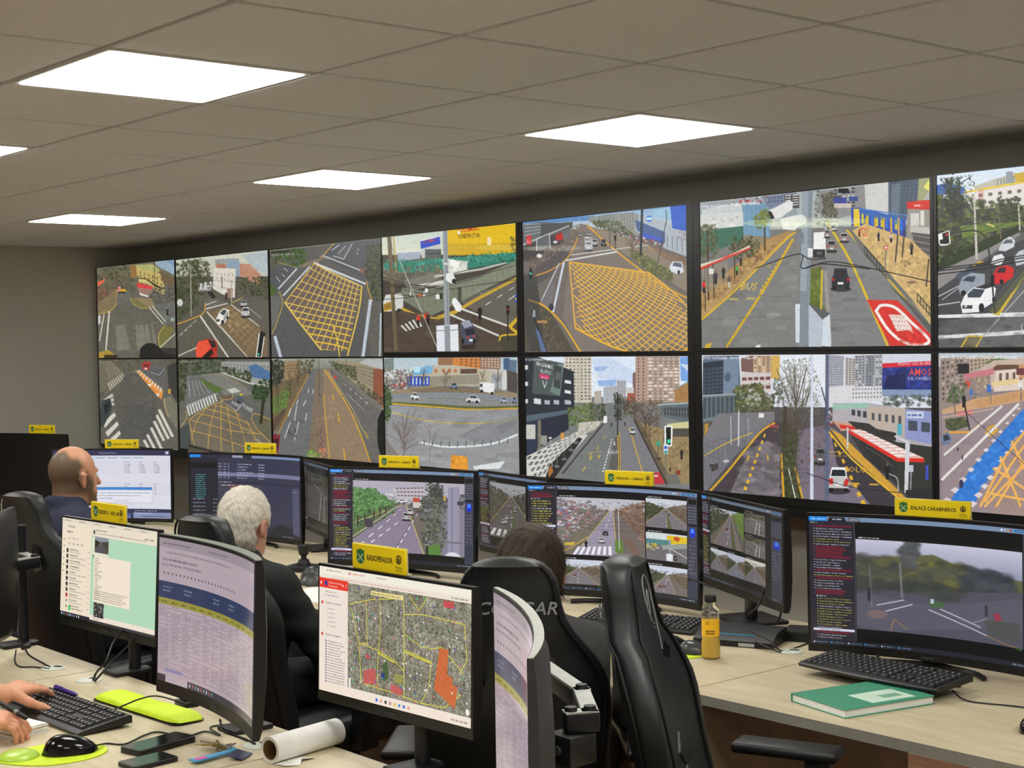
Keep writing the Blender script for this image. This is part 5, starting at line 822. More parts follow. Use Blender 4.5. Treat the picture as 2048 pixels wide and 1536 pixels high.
def wall_b6():
 c=Cv(1874,700,2420,1090,bg=(140,126,130),seed=16,**KC)
 c.grad([(1085,830),(2300,830),(2300,900),(1085,900)],(180,190,200),(206,206,206));c.P([(1092,860),(1220,850),(1220,1000),(1100,1110),(1092,1110)],(150,134,124));c.Wn([(1095,870),(1215,862),(1215,980),(1095,1060)],6,8,.5,.5,(90,80,76),1,(190,176,164));c.R(1170,885,1220,930,(36,38,40));c.P([(1220,860),(1330,850),(1330,900),(1220,930)],(176,160,140));c.Wn([(1222,865),(1328,858),(1328,895),(1222,920)],6,3,.5,.5,(116,100,90));c.P([(1290,880),(1340,860),(1420,865),(1440,890),(1340,910)],(96,116,70))
 c.P([(1270,905),(1330,870),(1465,860),(2300,850),(2300,1010),(1330,1000),(1250,990)],(196,176,160));c.P([(1310,915),(1345,890),(1440,890),(1465,915),(1400,920)],(104,76,62));c.P([(1340,915),(1465,905),(1465,1000),(1330,1010)],(220,204,190));c.Wn([(1345,925),(1465,915),(1465,960),(1345,965)],4,1,.4,.8,(110,90,84));c.P([(1440,890),(2300,870),(2300,960),(1440,950)],(200,150,110));c.P([(1325,965),(1440,950),(1440,975),(1325,985)],(226,200,150));c.R(1430,905,1465,935,(110,60,60));c.P([(1200,930),(1330,905),(1330,930),(1200,965)],(200,120,130));c.Wn([(1205,950),(1320,930),(1320,1000),(1205,1020)],4,1,.6,.9,(150,130,126));c.E(1215,975,12,14,(206,80,70));c.B([(1140,980),(1210,970),(1205,1050),(1120,1060)],[(90,104,70),(70,84,56)],90,4,10,.7);c.B([(1230,950),(1300,930),(1310,1030),(1240,1040)],[(150,140,110),(120,116,90),(170,150,126)],90,3,8,.6)
 c.P([(1100,1090),(1250,1040),(1465,1000),(2300,970),(2300,1060),(1465,1050),(1250,1110),(1100,1140)],(200,160,120));c.P([(1240,1050),(1465,1005),(2300,980),(2300,1030),(1465,1040),(1260,1085)],(196,150,104));c.P([(1100,1110),(1330,1075),(1465,1050),(2300,1060),(2300,1900),(1100,1900)],(150,134,138));c.P([(1160,1105),(1230,1090),(1240,1110),(1165,1120)],(206,110,120));c.L([(1100,1125),(1330,1085)],4,(206,180,150))
 c.P([(1115,1135),(1200,1120),(1225,1160),(1150,1185),(1115,1170)],(84,88,60));c.B([(1115,1135),(1205,1122),(1210,1165),(1130,1180)],[(60,66,44),(84,90,60),(104,104,76)],80,3,9,.7);c.L([(1110,1190),(1225,1190),(1260,1160)],9,(226,160,50));c.C([(1295,1200),(1305,1175),(1330,1162),(1342,1180),(1318,1200),(1298,1205)],9,(226,166,40))
 c.L([(1440,1065),(1100,1400)],12,(226,222,220));c.L([(1365,1075),(1110,1290)],10,(220,216,214));c.P([(1440,1110),(1465,1085),(1600,1000),(1600,1060),(1465,1180),(1265,1450),(1245,1520),(1120,1520),(1230,1350)],(50,120,206));c.B([(1440,1115),(1465,1100),(1465,1180),(1260,1450),(1160,1500),(1260,1320)],[(40,106,196),(70,140,220),(60,130,206)],120,5,16,.4)
 for i in range(11):
  t=(i/10)**1.15;x,y=1440-320*t,1085+410*t;s=8+14*t;c.P([(x-s,y),(x,y-s*.7),(x+s,y-s*.2),(x+2,y+s*.7)],(214,206,210))
  x,y=1470-235*t,1160+350*t;c.P([(x-s,y),(x,y-s*.7),(x+s,y-s*.2),(x+2,y+s*.7)],(220,210,212))
 c.P([(1420,1220),(1465,1190),(2300,1000),(2300,1900),(1290,1900),(1320,1440)],(158,136,130));yl=(236,176,90)
 for p in([(1465,1190),(1380,1300),(1270,1520)],[(1330,1350),(1465,1440)],[(1465,1250),(1290,1500)],[(1360,1300),(1450,1520)],[(1410,1230),(1465,1350)],[(1465,1320),(1340,1520)],[(1300,1460),(1465,1490)],[(1290,1520),(1600,1200),(1900,1000)],[(1465,1440),(1800,1600)],[(1465,1350),(1900,1500)],[(1500,1600),(2000,1100)]):c.L(p,11,yl)
 c.P([(1097,1200),(1125,1185),(1145,1215),(1130,1245),(1100,1250)],(110,124,150));c.P([(1105,1205),(1125,1200),(1135,1222),(1108,1230)],(50,56,66));c.R(1190,1030,1204,1080,(30,30,32));c.L([(1197,1050),(1222,1180)],6,(40,40,42));c.L([(1140,980),(1160,1110)],5,(110,100,96));c.L([(1315,1000),(1318,1060)],4,(110,110,116));c.R(1300,980,1318,1012,(60,110,190));c.R(1222,1000,1236,1025,(60,120,190));c.L([(1450,970),(1452,1050)],4,(100,96,92));c.R(1438,970,1454,990,(226,226,226));c.L([(1200,1095),(1465,1330)],3,(60,54,54),.8);c.E(1185,1420,10,20,(60,56,90));c.man(1190,1315,26,(60,56,60));c.man(1170,1275,20);c.mot([(1100,1120),(2200,1060),(2200,1520),(1100,1520)],5,120,(8,34))
 c.T(1094,862,'(046_B) Irarrázaval - Campo de Deportes',17,(240,240,238),w=340,a=.95);return c.noise(3).blur(1)
# ------------------------------------------------------------------ video wall: 7 x 2 displays on a black frame
YW = 2.526
VW = {  # column: photo corners of the lit picture, top row then bottom row
 'a0': [(194, 535), (350.5, 520), (352, 715), (196.5, 716.5)], 'a1': [(353, 519), (537, 501), (539, 714), (354.6, 715.2)], 'a2': [(540.6, 500), (763, 476.5), (765.6, 713), (541.5, 714.3)],
 'a3': [(763.6, 474.8), (1033.5, 446.7), (1034, 702.7), (766.6, 704.5)], 'a4': [(1047, 443), (1372, 412), (1372.7, 702), (1048, 703.8)], 'a5': [(1402.6, 404), (1861.7, 355.6), (1860.8, 690.7), (1403.5, 696)],
 'a6': None, 'b0': [(197.3, 718.7), (351.7, 718.7), (357, 902), (200, 897)], 'b1': [(355.5, 718.7), (540, 717.8), (545, 908), (358, 902)], 'b2': [(543, 717), (766.4, 717), (770, 925), (545, 908)],
 'b3': [(768, 715.5), (1034.3, 714.7), (1042.6, 950), (771, 925)], 'b4': [(1048, 713.6), (1379.3, 712.5), (1384, 980), (1053, 950)], 'b5': [(1401, 709.6), (1862.6, 708.7), (1866, 1014), (1407, 985)], 'b6': None}
XS = [(-7.287, -6.140), (-6.123, -4.990), (-4.975, -3.845), (-3.840, -2.738), (-2.690, -1.630), (-1.554, -.429), (-.400, .722)]
ZT = {'a': [(1.610, 2.247), (1.610, 2.243), (1.609, 2.242), (1.630, 2.244), (1.625, 2.244), (1.636, 2.247), (1.628, 2.251)], 'b': [(1.005, 1.600), (1.02, 1.598), (1.033, 1.600), (1.036, 1.601), (1.034, 1.602), (1.035, 1.606), (1.040, 1.608)]}
PAINT = {'a0': wall_t0, 'a1': wall_t1, 'a2': wall_t2, 'a3': wall_t3, 'a4': wall_t4, 'a5': wall_t5, 'a6': wall_t6, 'b0': wall_b0, 'b1': wall_b1, 'b2': wall_b2, 'b3': wall_b3, 'b4': wall_b4, 'b5': wall_b5, 'b6': wall_b6}
LBLW = {'a0': 'wall display showing a faded crossing with a small red awning', 'a1': 'wall display showing a white car and a red car at a junction', 'a2': 'wall display showing a diamond-shaped yellow box junction from above',
 'a3': 'wall display showing a yellow warehouse store and a grey car by a pole', 'a4': 'wall display showing a wide fan-shaped yellow box junction below shops', 'a5': 'wall display showing a red painted bus bay and a white camera on a pole', 'a6': 'wall display showing queued cars and a traffic light, cut by the picture edge',
 'b0': 'wall display showing an orange and white crossing on bare asphalt', 'b1': 'wall display showing a zebra crossing and a palm beside a pale box junction', 'b2': 'wall display showing a long straight avenue with leafless trees', 'b3': 'wall display showing a curved avenue with a white truck and orange kerb block',
 'b4': 'wall display showing tower blocks and a checkered pavement beside a road', 'b5': 'wall display showing a red bus shelter and a white car', 'b6': 'wall display showing a bright blue cycle lane across a junction'}
BEZ = mat('display_bezel', (12, 12, 13), 0.35)
fr = thing('video_wall_frame', 'black steel mounting frame holding the grid of wall displays', 'frame', ((XS[0][0] + XS[-1][1]) / 2, YW, 0))
hw = (XS[-1][1] - XS[0][0]) / 2 + .01
MB().box((-hw, .03, .955), (hw, .20, 2.25)).build('back_box', BEZ, fr)
MB().box((-hw + .6, .004, .955), (hw, .03, 1.0)).build('lower_trim', BEZ, fr)
for k in range(5):
    x = -hw + .4 + k * (2 * hw - .8) / 4; MB().box((x - .04, .2, 1.1), (x + .04, YB - YW - .002, 2.15)).build('wall_bracket', BEZ, fr)
for r in 'ab':
    for cc in range(7):
        k = f'{r}{cc}'; x0, x1 = XS[cc]; z0, z1 = ZT[r][cc]
        # outer edges of the case meet the neighbours
        ex0 = (XS[cc - 1][1] + x0) / 2 if cc else x0 - .006; ex1 = (x1 + XS[cc + 1][0]) / 2 if cc < 6 else x1 + .012
        ez0 = (z0 - .034 if r == 'b' else (z0 + ZT['b'][cc][1]) / 2); ez1 = (z1 + .004 if r == 'a' else (z1 + ZT['a'][cc][0]) / 2)
        if cc == 0 and r == 'b': ez0 = z0 - .01
        t = thing('wall_display', LBLW[k], 'display', ((ex0 + ex1) / 2, YW, ez0), 0, 'displays of the video wall'); cx = (ex0 + ex1) / 2
        f = MB(); A = (ex0 - cx + .0008, ex1 - cx - .0008, 0.0008, ez1 - ez0 - .0008); I = (x0 - cx, x1 - cx, z0 - ez0, z1 - ez0)
        f.box((A[0], .002, A[2]), (A[1], .029, A[3]))
        for a, b in (((A[0], -.004, A[2]), (I[0], .002, A[3])), ((I[1], -.004, A[2]), (A[1], .002, A[3])), ((I[0], -.004, A[2]), (I[1], .002, I[2])), ((I[0], -.004, I[3]), (I[1], .002, A[3]))):
            if b[0] - a[0] > 1e-4 and b[2] - a[2] > 1e-4: f.box(a, b)
        f.build('case', BEZ, t)
        q = VW[k]
        if q is None: q = [tuple(p) for p in project([(x0, YW, z1), (x1, YW, z1), (x1, YW, z0), (x0, YW, z0)])]
        Hm = homog([(0, 1), (1, 1), (1, 0), (0, 0)], q)
        def mp(U, V, Hm=Hm):
            d = Hm[2, 0] * U + Hm[2, 1] * V + Hm[2, 2]; return np.stack([(Hm[0, 0] * U + Hm[0, 1] * V + Hm[0, 2]) / d, (Hm[1, 0] * U + Hm[1, 1] * V + Hm[1, 2]) / d], -1)
        wpx = int(min(900, max(360, 2.0 * (q[1][0] - q[0][0])))); hpx = int(max(360, 2.0 * (q[3][1] - q[0][1])))
        img = screen_image('picture_' + k, PAINT[k](), wpx, hpx, mp)
        uv_grid('screen', [[(I[0], .0008, I[2]), (I[1], .0008, I[2])], [(I[0], .0008, I[3]), (I[1], .0008, I[3])]], 1, 1, screen_mat('wall_screen_' + k, img, 1.0), t)
# ------------------------------------------------------------------ pictures on the desk monitors (drawn flat, 1000 wide)
def uvc(h=562,bg=(40,42,54),seed=1):return Cv(0,0,1000,h,S=1,bg=bg,seed=seed)
def view(c,x0,y0,x1,y1,fn,**kw):
 """paints fn into a sub rectangle: fn draws on a 0..100 x 0..100 canvas"""
 w,h=int(x1-x0),int(y1-y0);t=Cv(0,0,100,100,S=max(1,w/100.0),bg=(110,108,106),seed=c.rs.randint(999));fn(t,**kw)
 Y=(np.arange(h)+.5)*100/h;X=(np.arange(w)+.5)*100/w;XX,YY=np.meshgrid(X,Y)
 c.a[int(y0):int(y0)+h,int(x0):int(x0)+w]=t.sample(np.stack([XX,YY],-1));return c
def street(t,vx=50,hy=25,l=-10,r=110,sky=(200,206,220),road=(120,114,120),left=DKGREEN,right=BROWN,cars=3,zebra=False,two=False):
 t.R(0,0,100,hy+6,sky);t.B([(0,hy-14),(100,hy-14),(100,hy+8),(0,hy+8)],[(150,150,156),(110,106,104),(190,190,194),(90,90,92)],200,.8,2.6,.7)
 t.P([(0,hy),(vx-2,hy),(vx-2,hy+2),(l,100),(0,100)],(116,108,96));t.P([(100,hy),(vx+2,hy),(vx+2,hy+2),(r,100),(100,100)],(112,104,98))
 t.P([(vx-2,hy+1),(vx+2,hy+1),(r,100),(l,100)],road)
 t.B([(0,hy-18),(vx-4,hy-2),(vx-10,hy+12),(0,80)],left,620,.7,2.4,.7);t.B([(100,hy-18),(vx+4,hy-2),(vx+12,hy+12),(100,75)],right,620,.7,2.4,.65)
 t.L([(vx-2,hy+1),(l,100)],1,(190,170,110));t.L([(vx+2,hy+1),(r,100)],1,(190,170,110));t.D((vx,hy+3),((l+r)/2,100),.4,1.6,(220,220,220),7,.5,1,1.5)
 if two:t.P([(vx,hy+2),(vx+1,hy+2),(vx+14,100),(vx+4,100)],(92,100,60))
 if zebra:t.zebra([(l+16,84),(r-14,84),(r-6,97),(l+6,97)],9,(226,226,226),.55)
 for k in range(cars):
  u=.15+.6*t.rs.rand();y=hy+(100-hy)*u;x=vx+((l+r)/2-vx)*u+(t.rs.rand()-.5)*(r-l)*u*.5;t.car(x,y,2+9*u,2+9*u,[(220,220,224),(70,74,84),(190,190,190),(150,50,50)][t.rs.randint(4)])
 t.noise(4)
RED,WHT,YLW=(130,34,52),(214,212,222),(196,190,70)
ROWS='rwwwwyywrrrrrwwwwrwyrwwwwrrhyyywyyyyyyywSrww'
NAMES=['(009_A) Grecia - Campo de Deportes','(009_B) Grecia - Campo de Deportes','(011_A) Carlos Dittborn - San Eugenio','(012) Irarrázaval - Monseñor Eyzaguirre','(001) Simón Bolívar - Ortúzar','(002) Irarrázaval - Américo Vespucio','(003) Irarrázaval - Pedro de Valdivia','(004) Grecia - Américo Vespucio','(006) Irarrázaval - Pedro de Valdivia','(007) Irarrázaval - Suecia','(021) Manuel de Salas - Irarrázaval - Cámara 01','(015) José Domingo Cañas - Campo Deportes','(016) La Encalada - Guillermo Mann']
def vms(c,views,L=150,Rw=66,rows=ROWS,txt=False,H=562,top=(118,138,168),dim=1.0,r0=0):
 c.R(0,0,1000,H,(42,44,58));c.R(0,0,1000,20,top);c.R(0,0,74,20,(30,132,226));c.T(10,14,'Videovigilancia',8,(220,236,250),w=58);c.P([(78,20),(86,2),(150,2),(158,20)],(26,28,38));c.tl(98,14,44,6,(220,220,224));c.P([(160,20),(166,2),(210,2),(220,20)],(100,104,116));c.tl(176,14,30,6,(190,190,196))
 for k,q in enumerate(((230,236,240),(190,190,196),(210,150,60),(190,50,50),(40,140,220))):c.E(840+k*14,10,4,5,q)
 c.R(900,4,985,16,(40,90,140));c.tl(905,13,76,5,(130,180,220));c.R(0,20,L,H-22,(40,37,48));c.tl(6,30,30,6,(160,160,170));n=len(rows);dy=(H-64)/n
 for i,q in enumerate(rows):
  y=36+(i+.85)*dy;h=dy*.48;x=28 if i<n*.6 else 38;w=(L-x-12)*(.62+.38*c.rs.rand())
  if q=='r':c.R(x,y-dy*.62,x+w,y+dy*.12,RED,.85);c.tl(x+2,y,w-4,h*.8,(86,20,36));c.R(x-10,y-h,x-4,y-h*.5,(160,60,70))
  elif q=='h':c.E(x-8,y-h*.5,3,4,(200,200,206));c.T(x,y,'PTZ 360',h*1.1,WHT)
  elif q=='S':c.R(12,y-dy*.8,L-8,y+dy*.2,(206,204,224));c.T(x,y,'(009) Grecia - Juan Moya',h,(60,60,80),w=w*.8)
  else:
   cc=YLW if q=='y' else WHT;c.R(x-10,y-h*.8,x-4,y-h*.4,cc)
   if txt:c.T(x,y,NAMES[(i+r0)%len(NAMES)],h,cc,w=w)
   else:c.tl(x,y,w,h,cc)
 c.R(L-3,22,L-1,H-24,(90,88,84));c.R(L,20,1000,H-22,(10,10,12))
 if Rw:
  x=1000-Rw;c.R(x,20,1000,H-22,(62,64,78));c.R(x+6,34,994,58,(12,14,14));c.tl(x+24,49,20,4,(40,120,70));c.R(x+4,160,996,170,(16,18,26));c.E(x+Rw/2,204,Rw*.30,26,(30,60,220));c.E(x+Rw/2,194,Rw*.17,13,(70,140,250));c.E(x+Rw/2,214,Rw*.13,9,(20,36,170))
  for j in range(6):
   for i in range(4):c.E(x+10+i*(Rw-20)/3,74+j*15,4,3,(130,132,146))
  for j in range(9):
   for i in range(4):c.R(x+7+i*(Rw-16)/4,246+j*20,x+7+(i+.7)*(Rw-16)/4,253+j*20,(112,114,128),.8 if c.rs.rand()<.8 else 0)
  c.R(x+4,430,996,H-24,(52,56,76))
 for(x0,y0,x1,y1,fn,kw)in views:
  view(c,x0,y0,x1,y1,fn,**kw);c.R(x0,y0-14,x1,y0,(18,16,16));c.tl(x0+12,y0-4,min(90,(x1-x0)*.4),6,(200,200,204));c.tl(x1-30,y1+8,24,5,(50,150,60))
 c.R(0,H-22,1000,H,(30,32,42))
 for k in range(6):c.R(12+k*72,H-14,18+k*72,H-7,[(200,200,206),(60,150,230)][k%2]);c.tl(22+k*72,H-8,48,5,(110,140,170))
 c.tl(880,H-8,100,6,(150,170,190))
 if dim!=1.0:c.a*=dim
 return c.noise(1.5,2)
def v_op2(t):
 street(t,44,32,-62,62,(176,170,184),(138,126,146),[(64,96,56),(84,124,70),(104,146,84),(50,72,46)],[(80,76,84),(96,92,100)],0)
 t.P([(62,36),(100,34),(100,100),(64,100)],(132,126,144));t.P([(34,10),(62,6),(62,24),(38,24)],(190,184,190));t.Wn([(36,8),(62,5),(62,22),(38,22)],8,3,.7,.4,(120,100,110));t.R(52,22,58,34,(190,80,60));t.R(52,28,60,36,(206,196,190));t.side(42,30,9,5,(220,220,224))
 t.P([(0,100),(0,74),(34,36),(38,36),(0,84)],(96,108,70));t.L([(0,80),(37,36)],.8,(206,200,190))
 for x,y in((4,66),(10,60),(18,54),(23,50),(28,46)):t.L([(x,y-18),(x,y)],1.2,(60,46,46))
 for x,y,r in((6,26,12),(14,22,9),(20,30,8),(27,28,6),(2,40,10)):t.tree(x,y,r,r*1.3,[(76,116,66),(104,150,88),(60,92,54),(120,166,104)],340,(.6,1.6),.75)
 t.D((52,40),(12,92),.5,1.4,(226,224,236),6,.5);t.D((56,44),(36,100),.5,1.4,(226,224,236),6,.5);t.L([(56,40),(35,100)],.4,(70,60,76));t.car(46,54,7.5,11,(190,190,200));t.car(49.5,46,6,8,(226,226,230));t.R(10,54,17,66,(70,66,74))
 t.tree(70,15,10,16,[(70,74,66),(84,88,76),(56,60,56)],420,(.6,1.6),.75);t.tree(67,60,15,38,[(92,98,84),(112,116,98),(76,80,70),(128,128,112),(60,62,56)],1100,(.6,1.7),.75);t.R(64,88,66,100,(40,36,36));t.P([(66,88),(76,84),(78,100),(66,100)],(88,130,60));t.P([(84,6),(95,4),(95,100),(84,100)],(150,146,166));t.L([(88,6),(88,100)],.8,(110,106,126));t.R(83,80,97,82,(110,106,120));t.E(89,103,8,9,(214,214,222));t.R(93,24,99,29,(60,60,70));t.R(80,18,82,24,(206,160,60))
def v_op1(t):
 street(t,60,20,18,66,(186,186,196),(150,142,160),[(150,138,144),(118,110,114),(170,110,118),(110,122,104),(196,192,200),(90,84,88)],[(116,88,74),(136,104,88),(92,74,66),(150,120,100)],2)
 t.P([(64,70),(72,70),(74,92),(64,92)],(96,130,60));t.P([(72,66),(82,66),(98,100),(88,100)],(120,96,84));t.zebra([(22,86),(62,82),(63,97),(16,100)],7,(230,228,236),.55);t.L([(4,98),(18,84),(32,68)],1,(216,176,60));t.L([(68,12),(69,86)],.8,(206,206,214));t.P([(8,80),(20,78),(16,84),(8,84)],(206,176,60));t.man(31,86,12);t.B([(0,20),(24,20),(24,50),(0,55)],[(196,84,100),(226,226,236),(90,120,190),(120,100,120)],40,1,2.6,.6)
 for k in range(3):t.C([(0,34+k*5),(40,42+k*6),(100,36+k*9)],.4,(40,36,44),.8)
def v_blur(t):
 t.grad([(0,0),(100,0),(100,30),(0,30)],(206,206,226),(150,154,178));t.P([(0,22),(18,18),(46,12),(68,26),(100,30),(100,56),(0,52)],(96,98,62));t.P([(22,22),(52,20),(52,42),(22,44)],(128,124,46));t.B([(0,18),(70,22),(62,52),(0,50)],[(84,86,70),(68,72,62),(112,108,60),(56,58,56)],300,2,6,.5);t.tree(33,14,6,14,[(88,90,92),(70,74,74)],120,(2,4),.5);t.tree(84,40,20,14,[(52,60,66),(66,74,78),(40,48,54)],200,(3,7),.5);t.P([(0,48),(40,56),(60,50),(100,42),(100,100),(0,100)],(78,78,92));t.P([(18,100),(0,96),(0,60),(36,66),(62,62),(100,48),(100,80)],(88,86,100));t.B([(0,44),(70,46),(60,58),(0,54)],[(50,56,50),(66,70,62)],90,2,6,.4)
 t.blur(24)
 for p in(((12,72),(28,64)),((17,78),(33,68)),((43,72),(78,92)),((50,70),(74,84))):t.L([p[0],p[1]],1.1,(196,196,210))
 t.E(12,82,6,5,(122,100,100));t.P([(43,62),(52,62),(52,68),(44,69)],(66,100,60));t.R(44,60,46,65,(200,204,216));t.L([(26,24),(27,62)],1.2,(150,150,160),.6);t.L([(8,30),(9,76)],.8,(140,140,150),.5);t.R(6.5,54,8.5,68,(40,42,50));t.R(77,60,78.5,72,(44,46,60));t.P([(82,68),(86,66),(87,74),(83,76)],(150,50,70));t.L([(20,98),(22,86),(30,96)],.8,(150,116,80));t.C([(78,92),(90,98),(98,100)],1,(150,110,70));t.P([(76,76),(98,74),(98,94),(80,92)],(74,78,74));t.L([(70,80),(78,74)],.6,(170,170,186));t.blur(7);t.haze((84,84,98),.1)
def v_fish(t,seed=0):t.R(0,0,100,100,(112,108,104));t.B([(0,0),(100,0),(100,22),(0,26)],DKGREEN+BROWN,160,2,6,.6);t.L([(30,24),(95,50)],1.5,(200,200,196));t.L([(62,40),(50,100)],3,(210,210,206));t.L([(74,44),(70,100)],3,(206,206,200));t.C([(60,6),(90,30),(98,70)],1,(150,140,110));t.mot([(0,20),(100,20),(100,100),(0,100)],8,40,(4,16));t.noise(4)
def v_store(t):t.R(0,0,100,40,(206,214,216));t.R(50,6,100,36,(220,186,40));t.E(74,16,8,8,(190,80,50));t.R(0,24,60,44,(84,130,130));t.P([(0,50),(100,30),(100,100),(0,100)],(110,106,110));t.P([(36,44),(100,28),(100,46),(40,60)],(150,156,150));t.L([(52,50),(100,80)],2,(226,226,226));t.L([(56,20),(58,100)],4,(150,156,166));t.R(48,72,64,98,(222,226,232));t.car(70,92,10,16,(70,74,90));t.B([(0,40),(30,40),(30,60),(0,62)],[(200,200,200),(90,90,90),(206,180,60)],50,2,5,.7);t.noise(4)
SCR={}
def P_op2():return vms(uvc(562,seed=21),[(150,66,934,500,v_op2,{})])
def P_op1():
 return vms(uvc(562,seed=22),[(150,60,656,370,v_op1,{}),(150,396,400,530,street,dict(vx=45,hy=34,l=-4,r=92,cars=4)),(404,396,656,530,street,dict(vx=55,hy=30,cars=3)),(662,44,930,196,street,dict(vx=48,hy=30,two=True,sky=(200,204,214))),(662,222,930,366,v_store,{}),(662,394,930,536,street,dict(vx=50,hy=30,l=10,r=70))],L=150,rows='rrhyyywyyyyyySwwyrwwrwwrrwwwrwwwyywww')
def P_op1r():
 return vms(uvc(540,seed=23),[(130,60,560,300,street,dict(vx=62,hy=12,l=10,r=90,two=True,right=[(110,140,60),(96,126,54),(124,152,70)],road=(128,118,122),cars=2)),(566,44,812,170,v_fish,{}),(566,190,812,306,v_fish,{}),(130,330,348,470,street,dict(vx=40,hy=30,sky=(214,216,222))),(350,330,570,470,street,dict(vx=52,hy=36,road=(120,124,134))),(572,330,812,470,street,dict(vx=45,hy=30,sky=(222,218,206)))],L=126,Rw=120,H=540,dim=.86,top=(110,126,144),rows='wwwwwwrwwwrrwwwSrryyyyyyyyyyyyyywwrwwww')
def P_op1l():return vms(uvc(562,seed=24),[(170,60,900,470,street,dict(vx=44,hy=22,l=-20,r=110,two=True,road=(104,98,98),sky=(176,180,184),left=[(84,80,66),(70,68,60),(104,98,84)],right=[(80,72,64),(64,66,54)],cars=9,zebra=True))],L=170,rows='wwwwwwrwwwrrwrwwwyyyyyyyyyySrwwwwrwwwww',dim=.82)
def P_op2l():return vms(uvc(562,seed=25),[(150,80,930,480,v_fish,{})],dim=.6)
def P_enl():return vms(uvc(580,seed=26),[(196,96,930,500,v_blur,{})],L=194,Rw=66,H=580,txt=True)
def P_op4():
 c=uvc(580,(214,214,226),27);c.R(0,0,1000,46,(48,50,80));c.E(60,30,28,18,(226,226,232));c.E(60,30,22,13,(48,50,80));c.R(34,26,86,34,(226,226,232));c.T(370,30,'Vehicle Log Viewer',12,(170,172,196),w=150);c.R(955,10,985,34,(190,190,210));c.R(0,46,1000,440,(216,216,228));c.R(0,46,340,400,(206,214,228))
 for k in range(4):c.R(330+k*110,56,430+k*110,74,(196,206,220));c.tl(345+k*110,69,70,6,(110,120,140))
 for y0,n in((96,5),(280,5)):
  for k in range(n+1):c.R(340,y0+k*20,990,y0+k*20+1.5,(150,152,164))
  for x in(340,585,715,850,988):c.R(x,y0,x+1.5,y0+100,(150,152,164))
  for i,w in enumerate(('Current','High','Low')):c.T(590+i*130,y0+14,w,10,(70,72,84))
  for k in range(1,n):
   for i in range(3):c.T(590+i*130,y0+16+k*20,['1601 RPM','2410 RPM','797 RPM','87 RPM'][(k+i)%4]if n==5 and y0<200 else['98.7','104','77'][(k+i)%3],9,(70,72,84))
 c.R(260,316,830,450,(224,224,236));c.R(260,316,830,340,(62,130,200));c.L([(260,316),(830,316),(830,450),(260,450),(260,316)],2,(150,152,170))
 for k,s in enumerate(('You have not saved with this session so far. Do you want to try the','session now? This will take about 30 minutes or more.','restart (Recommended)')):c.T(280,368+k*24,s,10,(60,62,76),w=(530,440,200)[k])
 c.R(500,424,555,442,(206,206,218));c.R(570,424,620,442,(206,206,218));c.R(0,500,1000,580,(40,44,78));c.grad([(0,536),(640,536),(640,580),(0,580)],(60,70,130),(110,120,170));c.R(660,530,1000,580,(130,140,176));c.tl(670,520,200,7,(190,196,214));c.tl(670,545,150,7,(206,210,226));c.tl(740,566,240,7,(40,44,70));return c.noise(2,2)
def P_op3():
 c=uvc(580,(52,54,76),28);c.R(0,0,1000,24,(40,42,58));c.R(0,0,80,20,(30,134,230));c.R(330,2,420,20,(150,152,170));c.R(500,2,1000,20,(120,136,172));c.R(0,24,210,580,(30,32,44));c.R(0,60,205,100,(10,10,16))
 for k in range(12):c.tl(40,150+k*15,60+20*c.rs.rand(),6,(90,190,190));
 for k in range(7):c.tl(20,330+k*28,90,7,(170,170,180));c.tl(170,330+k*28,34,7,(170,170,180))
 for k in range(6):
  if k==3:c.R(210,128,1000,156,(116,118,150))
  for x,w in((216,26),(256,20),(290,14),(370,150*(.5+.5*c.rs.rand())),(560,60)):c.tl(x,70+k*20,w,7,(190,190,206))
 c.R(210,190,1000,210,(44,46,66));c.tl(216,202,110,7,(200,200,210));c.R(216,212,590,400,(66,64,80));c.P([(310,216),(440,216),(480,300),(460,400),(320,400)],(110,62,66));c.R(360,230,420,290,(90,46,52));c.tl(230,224,120,6,(220,220,226));c.R(236,420,400,470,(14,14,16));c.R(256,424,400,466,(236,236,240));c.T(266,460,'TK RP',30,(20,20,26),w=120);c.P([(700,520),(760,480),(900,500),(930,560),(930,700),(520,700)],(14,14,20));c.R(910,220,985,545,(76,78,104));c.tl(916,250,40,7,(150,150,170));c.grad([(210,470),(900,470),(900,560),(210,560)],(52,54,76),(30,32,44),.6);c.R(0,556,1000,580,(24,26,36));c.tl(790,570,140,6,(150,160,180));return c.noise(2,2)
